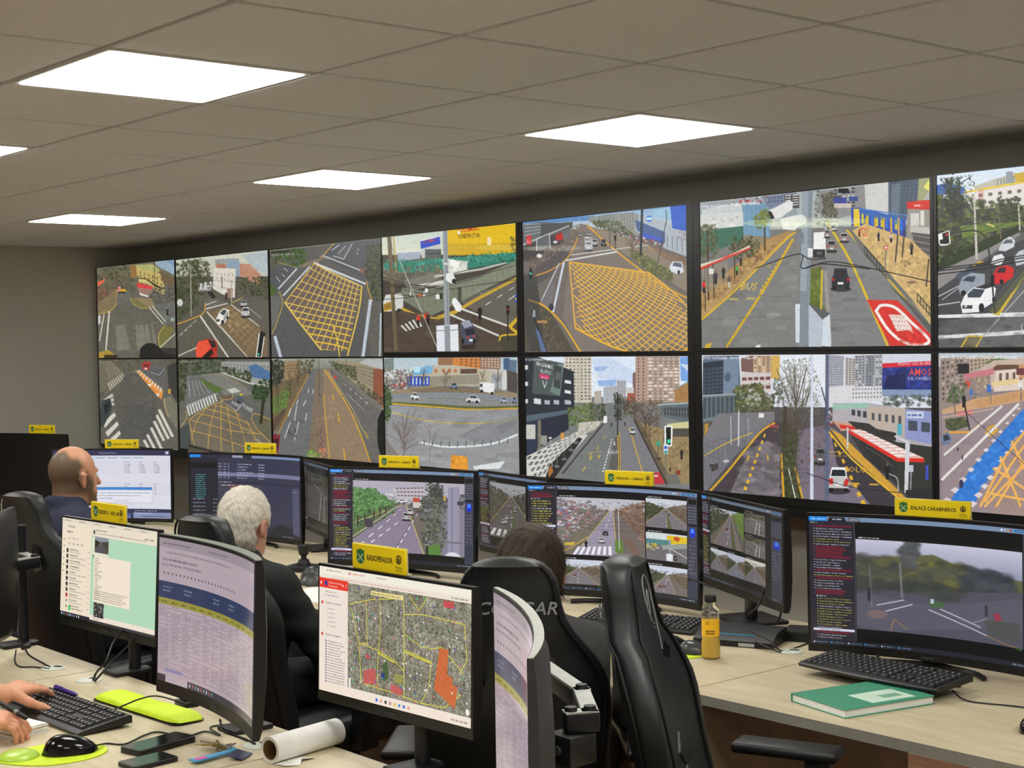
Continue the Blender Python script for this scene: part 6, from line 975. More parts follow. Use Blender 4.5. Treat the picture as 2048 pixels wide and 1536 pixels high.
def P_tel():
 c=uvc(562,(236,222,200),29);c.R(0,0,1000,24,(226,214,196))
 for k in range(6):c.tl(30+k*160,16,70,7,(150,140,126))
 c.tl(70,50,80,8,(140,130,116));c.tl(56,82,62,11,(96,92,82));c.tl(70,116,120,7,(170,160,146))
 for k in range(4):c.R(66+k*48,136,100+k*48,150,(226,212,190));c.tl(72+k*48,146,24,5,(120,114,100))
 for k in range(11):
  y=184+k*32;c.E(66,y,12,13,[(52,50,50),(64,60,62),(46,44,50)][k%3]if k!=8 else(176,50,44))if k<9 else c.E(66,y,7,8,(110,104,96));c.tl(94,y-3,60+70*c.rs.rand(),7,(110,104,94));c.tl(94,y+10,110+80*c.rs.rand(),6,(160,150,136));c.tl(296,y-4,20,5,(150,144,130))
  c.R(20,120+k*36,30,128+k*36,(130,120,106))if k<6 else None
 c.R(90,500,118,526,(80,200,110));c.tl(130,518,120,7,(140,132,118));c.R(330,24,340,540,(206,216,190));c.R(340,30,1000,76,(232,220,200));c.E(358,56,10,13,(70,66,64));c.tl(376,48,110,8,(120,112,100));c.tl(376,64,520,6,(160,150,138));c.E(640,60,4,5,(200,70,60));c.tl(880,56,90,8,(140,132,120))
 c.R(330,78,1000,520,(176,214,184));c.R(338,84,516,184,(226,226,200));view(c,366,80,514,168,street,vx=40,hy=36);c.a[80:168,366:514]*=.7
 c.E(354,190,6,8,(70,66,64));c.R(362,186,746,444,(240,226,206));
 for k in range(20):c.tl(374,202+k*12,24+60*c.rs.rand(),5,(120,112,100))
 for k in range(5):c.tl(374,384+k*12,240+120*c.rs.rand(),5,(130,122,108))
 c.R(372,446,478,530,(60,56,54));c.B([(372,446),(478,446),(478,530),(372,530)],[(36,34,34),(90,88,86),(190,186,178),(70,66,62)],90,3,10,.7);c.R(330,528,1000,548,(236,222,206));c.tl(370,542,60,7,(150,140,126));c.R(0,538,330,562,(34,34,44));c.R(330,548,1000,562,(56,54,60))
 for k in range(9):c.R(14+k*24,545,24+k*24,556,[(226,226,230),(80,150,220),(206,90,70),(120,200,190)][k%4])
 return c.noise(1.5,2)
def P_sheet():
 c=uvc(620,(202,184,194),30);c.R(0,0,1000,40,(176,162,172));c.tl(30,26,220,8,(120,108,118));c.tl(420,26,200,8,(130,118,128));c.tl(60,64,600,8,(150,136,146));c.tl(30,96,280,9,(120,108,120));c.tl(20,118,330,9,(140,126,138))
 for k in range(22):c.E(40+k*32,150,6,5,(120,108,120))
 c.R(0,186,1000,258,(56,68,104));
 for x in(30,200,470,640):c.tl(x,214,70,8,(150,156,180));c.tl(x,230,60,8,(150,156,180))
 c.R(0,258,1000,286,(172,164,72))
 for k in range(12):c.tl(20+k*80,278,44,8,(110,104,50))
 for k in range(16):y=300+k*18;c.R(0,y,1000,y+1.6,(150,136,148));[c.tl(12+i*90,y-5,30+46*c.rs.rand(),6,(140,126,138),0,.7)for i in range(11)if c.rs.rand()<.75]
 for x in(70,220,330,400,470,560,640,730,850):c.R(x,290,x+1.6,580,(160,146,158))
 c.R(60,560,200,574,(150,150,190));c.R(0,590,60,620,(60,58,66));c.R(60,590,240,620,(206,190,198));c.R(240,590,1000,620,(70,66,74))
 for k in range(9):c.R(256+k*26,598,266+k*26,612,[(220,220,226),(200,120,110),(130,190,190)][k%3])
 return c.noise(2,2)
def P_radio():
 c=uvc(580,(238,224,212),31);c.R(0,0,1000,34,(240,234,218));c.tl(50,18,110,7,(170,160,150));c.R(210,10,220,20,(220,60,50));c.tl(228,18,90,7,(206,130,120));c.tl(400,18,70,7,(170,160,150));c.R(40,34,1000,58,(236,224,208));c.tl(90,50,620,6,(206,170,160));c.tl(880,50,100,7,(150,142,134))
 c.R(0,52,206,98,(228,58,42));c.E(48,76,11,13,(70,60,150));c.T(66,74,'Cuadrantes y cámaras...',10,(250,220,214),w=100);c.T(66,90,'Videovigilancia',9,(250,210,204),w=64);c.E(170,76,5,5,(250,210,200));c.R(190,68,193,84,(250,210,200));c.R(8,70,18,82,(250,220,214))
 c.tl(44,118,80,6,(170,160,150));c.tl(44,134,100,6,(160,160,180))
 for y in(170,318):c.R(16,y-10,28,y+4,(206,50,44));c.T(44,y,('Cuadrantes Carabineros','Cámaras de televigilancia')[y>200],10,(110,102,96),w=112)
 for k in range(5):c.T(56,196+k*20,('Cuadrante %d'%(k+1))if k<4 else '1 más',8,(150,140,132),w=58)
 for k in range(17):c.E(50,344+k*12.5,4,5,(96,96,130));c.tl(60,347+k*12.5,90+40*c.rs.rand(),5,(140,132,126))
 x0,y0=206,58;W,H=794,482;rs=c.rs;a=np.zeros((H,W,3),np.float32);a[:]=(128,124,108)
 for s_,am in((2,26),(5,16),(11,12),(40,8)):
  n=rs.randn(H//s_+1,W//s_+1,1);a+=np.repeat(np.repeat(n,s_,0),s_,1)[:H,:W]*am
 c.a[y0:y0+H,x0:x0+W]=a;q=lambda u,v:(x0+u*W/100,y0+v*H/100)
 for k in range(38):u=rs.rand()*100;c.L([q(u,0),q(u+8*(rs.rand()-.5),100)],1.2,(170,166,150),.5)
 for k in range(30):v=rs.rand()*100;c.L([q(0,v),q(100,v+10*rs.rand())],1.2,(170,166,150),.5)
 c.B([q(0,0),q(100,0),q(100,100),q(0,100)],[(60,60,52),(84,88,62),(176,170,156),(206,200,186)],1300,1,3,.7)
 yl=(226,216,60)
 for p in([(1,20),(20,12),(45,6),(47,3)],[(47,3),(48,40),(48,97)],[(16,15),(17,54),(12,55)],[(28,12),(28,40),(26,70),(26,97)],[(3,24),(10,55),(12,92)],[(10,55),(26,58),(40,64),(48,72)],[(48,20),(62,17),(95,19),(97,50),(92,62)],[(48,38),(62,46),(70,46),(78,43),(94,62)],[(48,52),(70,58),(68,80),(62,97)],[(14,92),(40,94),(62,97),(80,96),(92,82),(90,80)],[(52,2),(60,14),(66,2)]):c.L([q(*z)for z in p],3.4,yl)
 c.L([q(48,54),q(69,59)],6,(220,214,60));c.L([q(26,60),q(40,66)],6,(220,214,60));c.P([q(76,44),q(83,44),q(82,66),q(86,68),q(86,74),q(90,75),q(88,95),q(72,82)],(214,100,48),.85);c.P([q(14,80),q(24,75),q(25,90),q(14,92)],(206,84,84),.8);c.P([q(37,86),q(47,88),q(46,95),q(37,94)],(206,84,84),.8);c.P([q(79,1),q(87,1),q(87,7),q(79,7)],(206,70,76),.85);c.E(*q(17.5,66),12,12,(200,80,80));c.P([q(30,70),q(34,66),q(35,82),q(31,86)],(70,100,60));c.R(*q(29,78),*q(32,83),(50,60,130));c.P([q(40,76),q(47,76),q(46,84),q(40,84)],(150,150,80))
 for k in range(90):
  p=q(rs.rand()*98+1,rs.rand()*96+2);c.E(*p,4,5,[(90,90,190),(226,120,110),(80,190,120),(236,236,246)][rs.randint(4)])
 c.R(*q(20,3.5),*q(47,7.5),(236,222,150));c.tl(q(21,6.4)[0],q(21,6.4)[1],190,7,(140,120,80));c.R(0,540,1000,580,(240,224,208));c.R(206,536,1000,546,(236,226,214));c.R(*q(1,90),*q(2.6,99),(240,236,230));c.E(*q(97.5,95),12,14,(240,236,230))
 for k in range(8):c.R(400+k*30,554,414+k*30,568,[(60,110,220),(220,160,150),(60,60,60),(190,120,150),(226,190,60),(60,150,190)][k%6])
 c.tl(880,566,100,8,(140,132,126));return c.noise(1.5,2)
# ------------------------------------------------------------------ desk monitors
MONB = mat('monitor_case', (17, 17, 18), 0.38, bump=0.1, bscale=800)
MONG = mat('monitor_case_grey', (50, 52, 54), 0.5, bump=0.1, bscale=800)
OFFS = mat('screen_off', (14, 14, 16), 0.28, var=0.02)
def panel_pt(q, s, v, n=0.0):
    """point on a (curved) panel in the monitor's own frame: s -1..1 across, v 0..1 up, n depth behind the front"""
    z0, W, H, k, tilt = q; y = k * (1 - s * s) + n
    return (s * W / 2, y * math.cos(tilt) + v * H * math.sin(tilt), z0 + v * H * math.cos(tilt) - y * math.sin(tilt))
def monitor(label, x, y, z, yaw, W, H, k=0.0, tilt=0.0, paint=None, bez=(.010, .008, .022), stand='v', name='monitor', strength=1.0, depth=.028, case=None, gloss=.3, base_z=HZ, top=None, off=None):
    t = thing(name, label, 'monitor', (x, y, base_z), yaw, 'desk monitors'); q = (z - base_z, W, H, k, tilt); N = 18 if k else 2; case = case or MONB
    ss = [-1 + 2 * i / N for i in range(N + 1)]
    R = []
    for s in ss:  # cross-section rings: front bottom, front top, back top, back bottom (back bulges)
        d = depth * (1 + (.9 if k else .3) * (1 - s ** 4)); m = .25
        R.append([panel_pt(q, s, 0, 0), panel_pt(q, s, 1, 0), panel_pt(q, s, 1, depth * .55), panel_pt(q, s, .92, d * .8), panel_pt(q, s, .6, d), panel_pt(q, s, .3, d), panel_pt(q, s, .06, d * .8), panel_pt(q, s, 0, depth * .55)])
    MB().rings(R, smooth=True).build('case', case, t)
    u0, u1, v0, v1 = -1 + bez[1] * 2 / W, 1 - bez[1] * 2 / W, bez[2] / H, 1 - bez[0] / H
    n2 = 24 if k else 1; pts = [[panel_pt(q, u0 + (u1 - u0) * i / n2, v, -.0012) for i in range(n2 + 1)] for v in (v0, v1)]
    if paint is not None:
        cv = paint(); h = cv.H; m = screen_mat('screen_' + paint.__name__[2:], screen_image('picture_' + paint.__name__[2:], cv, 1000, h, lambda U, V: np.stack([U * 1000, (1 - V) * h], -1)), strength, gloss)
    else: m = off or OFFS
    uv_grid('screen', pts, n2, 1, m, t)
    if top is not None:
        MB().rings([[panel_pt(q, s, 1.0, .0015), panel_pt(q, s, 1.0, depth * (.55 + .5 * (1 - s ** 4))), panel_pt(q, s, 1.004, depth * (.55 + .5 * (1 - s ** 4))), panel_pt(q, s, 1.004, .0015)] for s in ss]).build('top_edge', top, t)
    MB().box((-.018, -.0012 + k, q[0] + bez[2] * .35), (.018, k + .001, q[0] + bez[2] * .55)).build('logo', MONG, t) if bez[2] > .015 else None
    zc = q[0] + H * .45; yb = k + depth + H * .45 * math.sin(tilt)
    if stand == 'v':
        MB().box((-.035, yb - .01, .02), (.035, yb + .03, zc + .05), bev=.006).build('neck', MONB, t)
        f = MB()
        for sg in (-1, 1): f.tube(spline([(0, yb + .02, .009), (sg * .07, yb + .0, .009), (sg * .14, yb - .03, .009), (sg * .18, yb - .07, .009)], 5), .008, 8)
        f.build('foot', MONB, t)
    elif stand == 'plate':
        MB().box((-.03, yb, .012), (.03, yb + .022, zc + .06), bev=.005).build('neck', MONB, t)
        MB().box((-.10, yb - .09, 0), (.10, yb + .10, .012), bev=.005).build('foot', MONB, t)
    elif stand == 'arm':
        MB().box((-.05, yb - .012, zc - .05), (.05, yb + .012, zc + .05), bev=.003).build('mount_plate', DKMETAL, t)
    return t, q
M = {}; SILV = mat('silver_edge', (176, 180, 172), .35); GRN = mat('olive_edge', (120, 128, 118), .35)
M['op5'] = monitor('curved monitor switched off, farthest away by the end wall', -6.36, 1.57, .75, .40, .70, .405, .045, .02, None)
M['op4'] = monitor('curved monitor with a white table window, behind the bald man', -4.71, 1.36, .752, .69, .68, .39, .04, .02, P_op4, bez=(.008, .008, .02))
M['op4r'] = monitor('flat grey monitor beside the white table window, showing nothing', -4.36, 1.69, .83, -.294, .53, .318, 0, 0, None, stand='plate', case=MONG, off=mat('screen_off_reflection', (112, 106, 100), .4))  # screen is off; its reflection of the bright wall is painted in as grey
M['op3'] = monitor('curved monitor with a dark program window, behind the white-haired man', -3.39, 1.385, .765, .295, .70, .408, .06, .01, P_op3)
M['op2l'] = monitor('flat dim monitor angled at the left of the tree-lined street monitor', -3.06, 1.58, .807, -.332, .56, .33, 0, 0, P_op2l, stand='plate', gloss=.25)
M['op2'] = monitor('curved monitor showing one large tree-lined street view', -2.13, 1.353, .768, .365, .70, .405, .04, .04, P_op2)
M['op1l'] = monitor('flat monitor showing a long avenue, left of the dark-haired person', -1.733, 1.614, .826, -.199, .56, .33, 0, 0, P_op1l, stand='plate')
M['op1'] = monitor('curved monitor with six camera views, in front of the dark-haired person', -.99, 1.42, .765, .254, .70, .402, .07, .01, P_op1)
M['op1r'] = monitor('flat monitor with five camera views, between bottle and tall right monitor', -.519, 1.56, .82, -.418, .64, .321, 0, 0, P_op1r, bez=(.010, .010, .026), stand='plate')
M['enl'] = monitor('large curved monitor with a blurred junction view, at the right edge', .343, 1.31, .765, .18, .68, .402, .052, -.015, P_enl)
M['tel'] = monitor('flat monitor showing a mint-green chat window', -1.287, -.312, .85, .05, .56, .323, 0, .056, P_tel, bez=(.005, .005, .026), stand='arm', gloss=.4)
M['cur1'] = monitor('curved monitor showing a pinkish spreadsheet, above the lime wrist rest', -.341, -.528, .823, -.135, .60, .389, .034, .038, P_sheet, bez=(.007, .007, .030), stand='arm', gloss=.14, strength=.72, top=GRN)
M['radio'] = monitor('flat monitor showing an aerial city map with a red header', .086, -.297, .85, .049, .54, .317, 0, .03, P_radio, bez=(.006, .006, .024), stand='arm', gloss=.4)
M['cur2'] = monitor('curved monitor seen edge on, in front of the empty chair', .887, -.634, .822, -.62, .64, .395, .034, .0, P_sheet, bez=(.007, .007, .03), stand='arm', case=MONG, gloss=.14, strength=.7, top=SILV, depth=.017)
M['cur0'] = monitor('black curved monitor seen from behind at the left picture edge', -1.625, -.625, .80, -.95, .60, .389, .06, .02, None, stand='arm')

# yellow name signs standing on the monitors
SIGNY = mat('sign_yellow', (250, 222, 14), 0.45, var=0.02); SIGNK = mat('sign_print', (58, 46, 14), 0.6, var=0.02); SIGNG = mat('sign_green', (44, 112, 56), 0.6); SIGNW = mat('sign_pale', (214, 226, 190), 0.6)
ACR = mat('clear_edge', (214, 206, 150), 0.25)
SHIELD = [(-.5, .42), (-.28, .42), (-.12, .5), (.12, .5), (.28, .42), (.5, .42), (.46, .1), (.5, -.15), (.36, -.38), (0, -.5), (-.36, -.38), (-.5, -.15), (-.46, .1)]
def sign(txt, label, mk, s, w, h, tw):
    t0, q = M[mk]; p = panel_pt(q, s, 1, .008); c, sn = math.cos(t0.rotation_euler.z), math.sin(t0.rotation_euler.z)
    t = thing('name_sign', label, 'sign', (t0.location.x + c * p[0] - sn * p[1], t0.location.y + sn * p[0] + c * p[1], t0.location.z + p[2] + .0004), t0.rotation_euler.z, 'yellow name signs on the monitors')
    MB().box((-w / 2, -.0015, 0), (w / 2, .0025, h), bev=.0008, seg=1).build('board', SIGNY, t)
    MB().box((-w / 2 - .002, .0026, 0), (w / 2 + .002, .0042, h + .002)).build('holder', ACR, t)
    MB().box((-w / 2, .0042, 0), (w / 2, .016, .002)).build('holder_foot', ACR, t)
    Mx = Matrix(((1, 0, 0, 0), (0, 0, 1, 0), (0, 1, 0, 0), (0, 0, 0, 1)))
    def flat(poly, cx, cz, sx, sz, y, m, nm, par):
        b = MB(); b.raw([(cx + x * sx, y, cz + z * sz) for x, z in poly], [tuple(range(len(poly)))], False); return b.build(nm, m, par, fix=False)
    ex = -w / 2 + h * .55; e = flat(SHIELD, ex, h * .5, h * .52, h * .62, -.0018, SIGNG, 'shield_emblem', t)
    b = MB()
    for sg in (-1, 1): b.raw([(ex + sg * h * .17 - h * .03, -.0021, h * .32), (ex + sg * h * .17 + h * .03, -.0021, h * .32), (ex - sg * h * .17 + h * .03, -.0021, h * .62), (ex - sg * h * .17 - h * .03, -.0021, h * .62)], [(0, 1, 2, 3)], False)
    b.build('crossed_rifles', SIGNW, e, fix=False)
    circ = [(math.cos(a) * .5, math.sin(a) * .5) for a in [2 * math.pi * k / 20 for k in range(20)]]; gx = w / 2 - h * .42
    em = flat(circ, gx, h * .58, h * .36, h * .36, -.0018, SIGNK, 'round_emblem', t); flat(circ, gx, h * .58, h * .25, h * .25, -.0021, SIGNY, 'emblem_disc', em); flat([(-.5, -.5), (.5, -.5), (.5, .1), (.25, .5), (-.25, .5), (-.5, .1)], gx, h * .57, h * .15, h * .2, -.0023, SIGNK, 'emblem_arch', em)
    for nm, tx, cx, cz, ww, hh in (('lettering', txt, (ex + gx) / 2 + h * .02, h * .5, tw * w, h * .23), ('small_lettering', 'Ñuñoa', gx, h * .28, h * .4, h * .10), ('small_lettering', 'Municipalidad', gx, h * .15, h * .4, h * .06)):
        me = squash_text(text_mesh(tx, .03, bold=.0007 if nm == 'lettering' else .0003), ww, hh); me.transform(Matrix.Translation((cx, -.0018, cz)) @ Matrix.Rotation(math.pi / 2, 4, 'X')); me.materials.append(SIGNK); link(nm, me, t)
    return t
sign('OPERADOR 5 - CÁMARAS', 'yellow sign on the switched-off monitor by the end wall', 'op5', .30, .21, .052, .56)
sign('OPERADOR 4 - CÁMARAS', 'yellow sign on the monitor with the white table window', 'op4', .12, .19, .047, .58)
sign('OPERADOR 3 - CÁMARAS', 'yellow sign on the monitor behind the white-haired man', 'op3', .13, .19, .048, .58)
sign('OPERADOR 2 - CÁMARAS', 'yellow sign on the tree-lined street monitor', 'op2', -.10, .19, .048, .58)
sign('OPERADOR 1 - CÁMARAS', 'yellow sign on the monitor with six camera views', 'op1', .10, .195, .048, .58)
sign('ENLACE CARABINEROS', 'yellow sign reading ENLACE CARABINEROS on the monitor at the right edge', 'enl', .05, .22, .048, .60)
sign('RADIOPERADOR', 'yellow sign reading RADIOPERADOR on the map monitor', 'radio', -.20, .19, .056, .48)
sign('TELEFONISTA 1 - NIVEL 1448', 'yellow sign reading TELEFONISTA on the chat monitor', 'tel', -.05, .20, .052, .62)
# ------------------------------------------------------------------ gaming chairs (local frame: the sitter faces +y)
PIPE = mat('chair_piping', (14, 15, 15), 0.5); THREAD = mat('pale_thread', (150, 154, 152), 0.6); QUILT = mat('quilted_leather', (34, 38, 39), 0.42, bump=0.3, bscale=420, var=0.1)
BW = [(0, .40), (.08, .45), (.2, .47), (.38, .475), (.52, .50), (.60, .505), (.68, .45), (.75, .36), (.81, .285), (.87, .255), (.93, .24), (.97, .205), (.99, .15), (1.0, .06)]
def bwid(t): return .9 * float(np.interp(t, [a for a, b in BW], [b for a, b in BW]))
def gaming_chair(label, x, y, rz, top=1.19, rec=12, logo=True, arms=True, seat_z=.46, swivel=0.0, ay=.03, az=.195):
    t = thing('gaming_chair', label, 'chair', (x, y, 0), rz, 'black gaming chairs'); z0 = seat_z - .04; Hh = top - z0; tr = math.tan(rad(rec))
    def cen(u): return -.225 - tr * Hh * u - .02 * math.sin(3.1 * u), z0 + Hh * u
    def ring(u, n=36):
        w = bwid(u) / 2; cy, cz = cen(u); d = .05 * (1 - .25 * u) if u < .97 else .03 * (1.9 - 1.2 * (u - .97) / .03); R = []
        for k in range(n):
            a = 2 * math.pi * k / n; ca, sa = math.cos(a), math.sin(a); px = w * math.copysign(abs(ca) ** .55, ca); py = d * math.copysign(abs(sa) ** .6, sa)
            R.append((px, cy + py + (.075 if u < .78 else .03) * (abs(px) / .25) ** 2.2, cz))
        return R
    us = [0, .02, .05, .12, .2, .3, .38, .45, .52, .57, .62, .66, .7, .74, .78, .82, .86, .9, .93, .96, .98, .992, 1.0]
    MB().rings([ring(u) for u in us]).build('backrest', LEATHER, t)
    for s in (-1, 1):   # piping along the back edge
        MB().tube([(s * bwid(u) / 2 * .93, cen(u)[0] - .034 + (.075 if u < .78 else .03) * (bwid(u) / 2 * .93 / .25) ** 2.2, cen(u)[1]) for u in us[1:-2]], .0035, 6).build('back_piping', PIPE, t)
        MB().tube([(s * bwid(u) / 2 * .80, cen(u)[0] + .046 * (1 - .25 * u) + (.075 if u < .78 else .03) * (bwid(u) / 2 * .8 / .25) ** 2.2, cen(u)[1]) for u in us[1:-2]], .0035, 6).build('front_piping', PIPE, t)
        for f in (1, -1):   # harness slots, both faces
            b = MB(); u = .70; cy, cz = cen(u); o = .052 if f > 0 else -.048
            b.raw([(s * .055, cy + f * .046, cz - .05), (s * .085, cy + f * .047 + .004, cz - .075), (s * .115, cy + f * .047 + .008, cz - .06), (s * .10, cy + f * .047 + .006, cz + .01), (s * .07, cy + f * .046, cz + .03)], [(0, 1, 2, 3, 4)], False); b.build('harness_slot', GLOSS, t, fix=False)
    def pad(u, xc, w, h, nm):
        cy, cz = cen(u); b = MB(); b.box((-w / 2, -.012, -h / 2), (w / 2, .014, h / 2), bev=.012, seg=3, M=Matrix.Translation((xc, cy + .045, cz)) @ Matrix.Rotation(rad(rec), 4, 'X')); return b.build(nm, QUILT, t)
    for u in (.14, .235, .33, .425):
        for xc in (-.075, .075): 
            cy, cz = cen(u); b = MB(); b.prism([(-.07, 0), (-.035, .042), (.035, .042), (.07, 0), (.035, -.042), (-.035, -.042)], 0, .020, bev=.008, seg=2, M=Matrix.Translation((xc, cy + .033, cz)) @ Matrix.Rotation(math.pi / 2 + rad(rec), 4, 'X') @ Matrix.Rotation(math.pi, 4, 'X')); b.build('quilted_pad', QUILT, t)
    if logo:
        u = .86; cy, cz = cen(u); me = squash_text(text_mesh('COUGAR', .05, bold=.0004, extrude=.0006, shear=.25), .175, .030); me.transform(Matrix.Translation((.022, cy - .0425, cz)) @ Matrix.Rotation(rad(rec), 4, 'X') @ Matrix.Rotation(math.pi / 2, 4, 'X')); me.materials.append(THREAD); link('back_lettering', me, t)
    u = .86; cy, cz = cen(u); f = lambda a, b: (a, cy + .046 - b * math.tan(rad(rec)), cz + b)
    MB().tube(spline([f(-.03, -.105), f(-.032, 0), f(-.03, .04), f(-.005, .065), f(.024, .05), f(.03, .01), f(.015, -.03), f(-.01, -.045)], 5), .0016, 6).build('head_emblem', THREAD, t)
    for a, b in (((-.01, .03), (.012, -.02)), ((.0, .035), (.02, .0)), ((-.028, -.06), (.0, -.05))): MB().tube([f(*a), f(*b)], .001, 5).build('emblem_stroke', THREAD, t)
    st = MB(); st.box((-.21, -.24, seat_z - .085), (.21, .27, seat_z - .005), bev=.03, seg=3); st.build('seat', LEATHER, t)
    for s in (-1, 1): MB().box((s * .165, -.22, seat_z - .07), (s * .26, .26, seat_z + .03), bev=.035, seg=3).build('seat_bolster', LEATHER, t)
    MB().box((-.13, -.14, seat_z - .125), (.13, .12, seat_z - .086), bev=.008).build('tilt_mechanism', BLACK, t)
    if arms:
        for s in (-1, 1):
            MB().box((s * .268, -.03, seat_z - .06), (s * .318, .05, seat_z + .13), bev=.01).build('arm_post', BLACK, t)
            p = MB(); p.box((-.045, -.13, 0), (.045, .13, .028), bev=.012, seg=3, M=Matrix.Translation((s * .30, ay, seat_z + az)) @ Matrix.Rotation(-swivel if s < 0 else 0, 4, 'Z')); pd = p.build('armrest', BLACK, t)
            MB().box((s * .28, -.02, seat_z + .12), (s * .308, .04, seat_z + az + .004), bev=.006).build('arm_slider', BLACK, t)
    MB().tube([(0, 0, .12), (0, 0, .22), (0, 0, .221), (0, 0, seat_z - .12)], [.028, .028, .018, .018], 14).build('gas_lift', DKMETAL, t)
    MB().lathe([(.0, .06), (.055, .06), (.06, .09), (.045, .125), (.0, .125)], 16).build('hub', BLACK, t)
    for k in range(5):
        a = 2 * math.pi * k / 5 + .3; c, s = math.cos(a), math.sin(a)
        leg = MB(); leg.tube([(c * .04, s * .04, .095), (c * .18, s * .18, .085), (c * .30, s * .30, .07)], [.026, .02, .016], 8); lg = leg.build('base_leg', BLACK, t)
        w = MB(); w.T = Matrix.Translation((c * .30, s * .30, .028)) @ Matrix.Rotation(a, 4, 'Z')
        for q in (-.014, .014): w.lathe([(0, -.008), (.024, -.008), (.028, -.004), (.028, .004), (.024, .008), (0, .008)], 14, M=Matrix.Translation((0, q, 0)) @ Matrix.Rotation(math.pi / 2, 4, 'X'))
        w.tube([(0, 0, .0), (0, 0, .05)], .006, 6); w.build('caster', BLACK, lg)
    return t
gaming_chair('gaming chair with pale brand lettering, behind the dark-haired person', -.05, .205, rad(45), 1.195, 12)
gaming_chair('gaming chair turned sideways, empty, armrest by the desk edge', .69, .36, rad(-57), 1.19, 12, swivel=rad(12), ay=-.06, az=.22)
gaming_chair('gaming chair of the white-haired man, its rounded headrest left of his head', -1.42, .42, rad(10), 1.16, 12)
gaming_chair('gaming chair behind the bald man, at the left picture edge', -2.75, .40, rad(14), 1.15, 13, logo=False)
gaming_chair('gaming chair under the typing person, outside the picture', -1.01, -1.38, rad(-6), 1.15, 14)
# ------------------------------------------------------------------ people: one continuous body surface each, grown from blended round cones
def _smin(a, b, k):
    h = np.clip(.5 + .5 * (b - a) / k, 0, 1); return b * (1 - h) + a * h - k * h * (1 - h)
def cone(a, b, ra, rb): return ('c', np.array(a, float), np.array(b, float), ra, rb)
def ell(c, r, M=None): return ('e', np.array(c, float), np.array(r, float), M)
def _dist(p, X, Y, Z):
    if p[0] == 'c':
        a, b, ra, rb = p[1:]; ab = b - a; L2 = max(1e-9, ab @ ab)
        t = np.clip(((X - a[0]) * ab[0] + (Y - a[1]) * ab[1] + (Z - a[2]) * ab[2]) / L2, 0, 1)
        return np.sqrt((X - a[0] - t * ab[0]) ** 2 + (Y - a[1] - t * ab[1]) ** 2 + (Z - a[2] - t * ab[2]) ** 2) - (ra + (rb - ra) * t)
    c, r, M = p[1:]; x, y, z = X - c[0], Y - c[1], Z - c[2]
    if M is not None: x, y, z = [M[0][i] * x + M[1][i] * y + M[2][i] * z for i in range(3)]
    k0 = np.sqrt((x / r[0]) ** 2 + (y / r[1]) ** 2 + (z / r[2]) ** 2); k1 = np.sqrt((x / r[0] ** 2) ** 2 + (y / r[1] ** 2) ** 2 + (z / r[2] ** 2) ** 2) + 1e-9
    return k0 * (k0 - 1) / k1
def _box(p):
    if p[0] == 'c': r = max(p[3], p[4]); return np.minimum(p[1], p[2]) - r, np.maximum(p[1], p[2]) + r
    r = p[2].max(); return p[1] - r, p[1] + r
def axis(lo, hi, fine, step, fs):
    """grid lines: coarse everywhere, fine inside the given ranges"""
    v = [lo]
    while v[-1] < hi:
        x = v[-1]; v.append(x + (fs if any(a - 1e-9 <= x < b for a, b in fine) else min([step] + [a - x for a, b in fine if x < a] if any(x < a for a, b in fine) else [step])))
        if v[-1] - x < fs * .5: v[-1] = x + fs * .5
    return np.array(v)
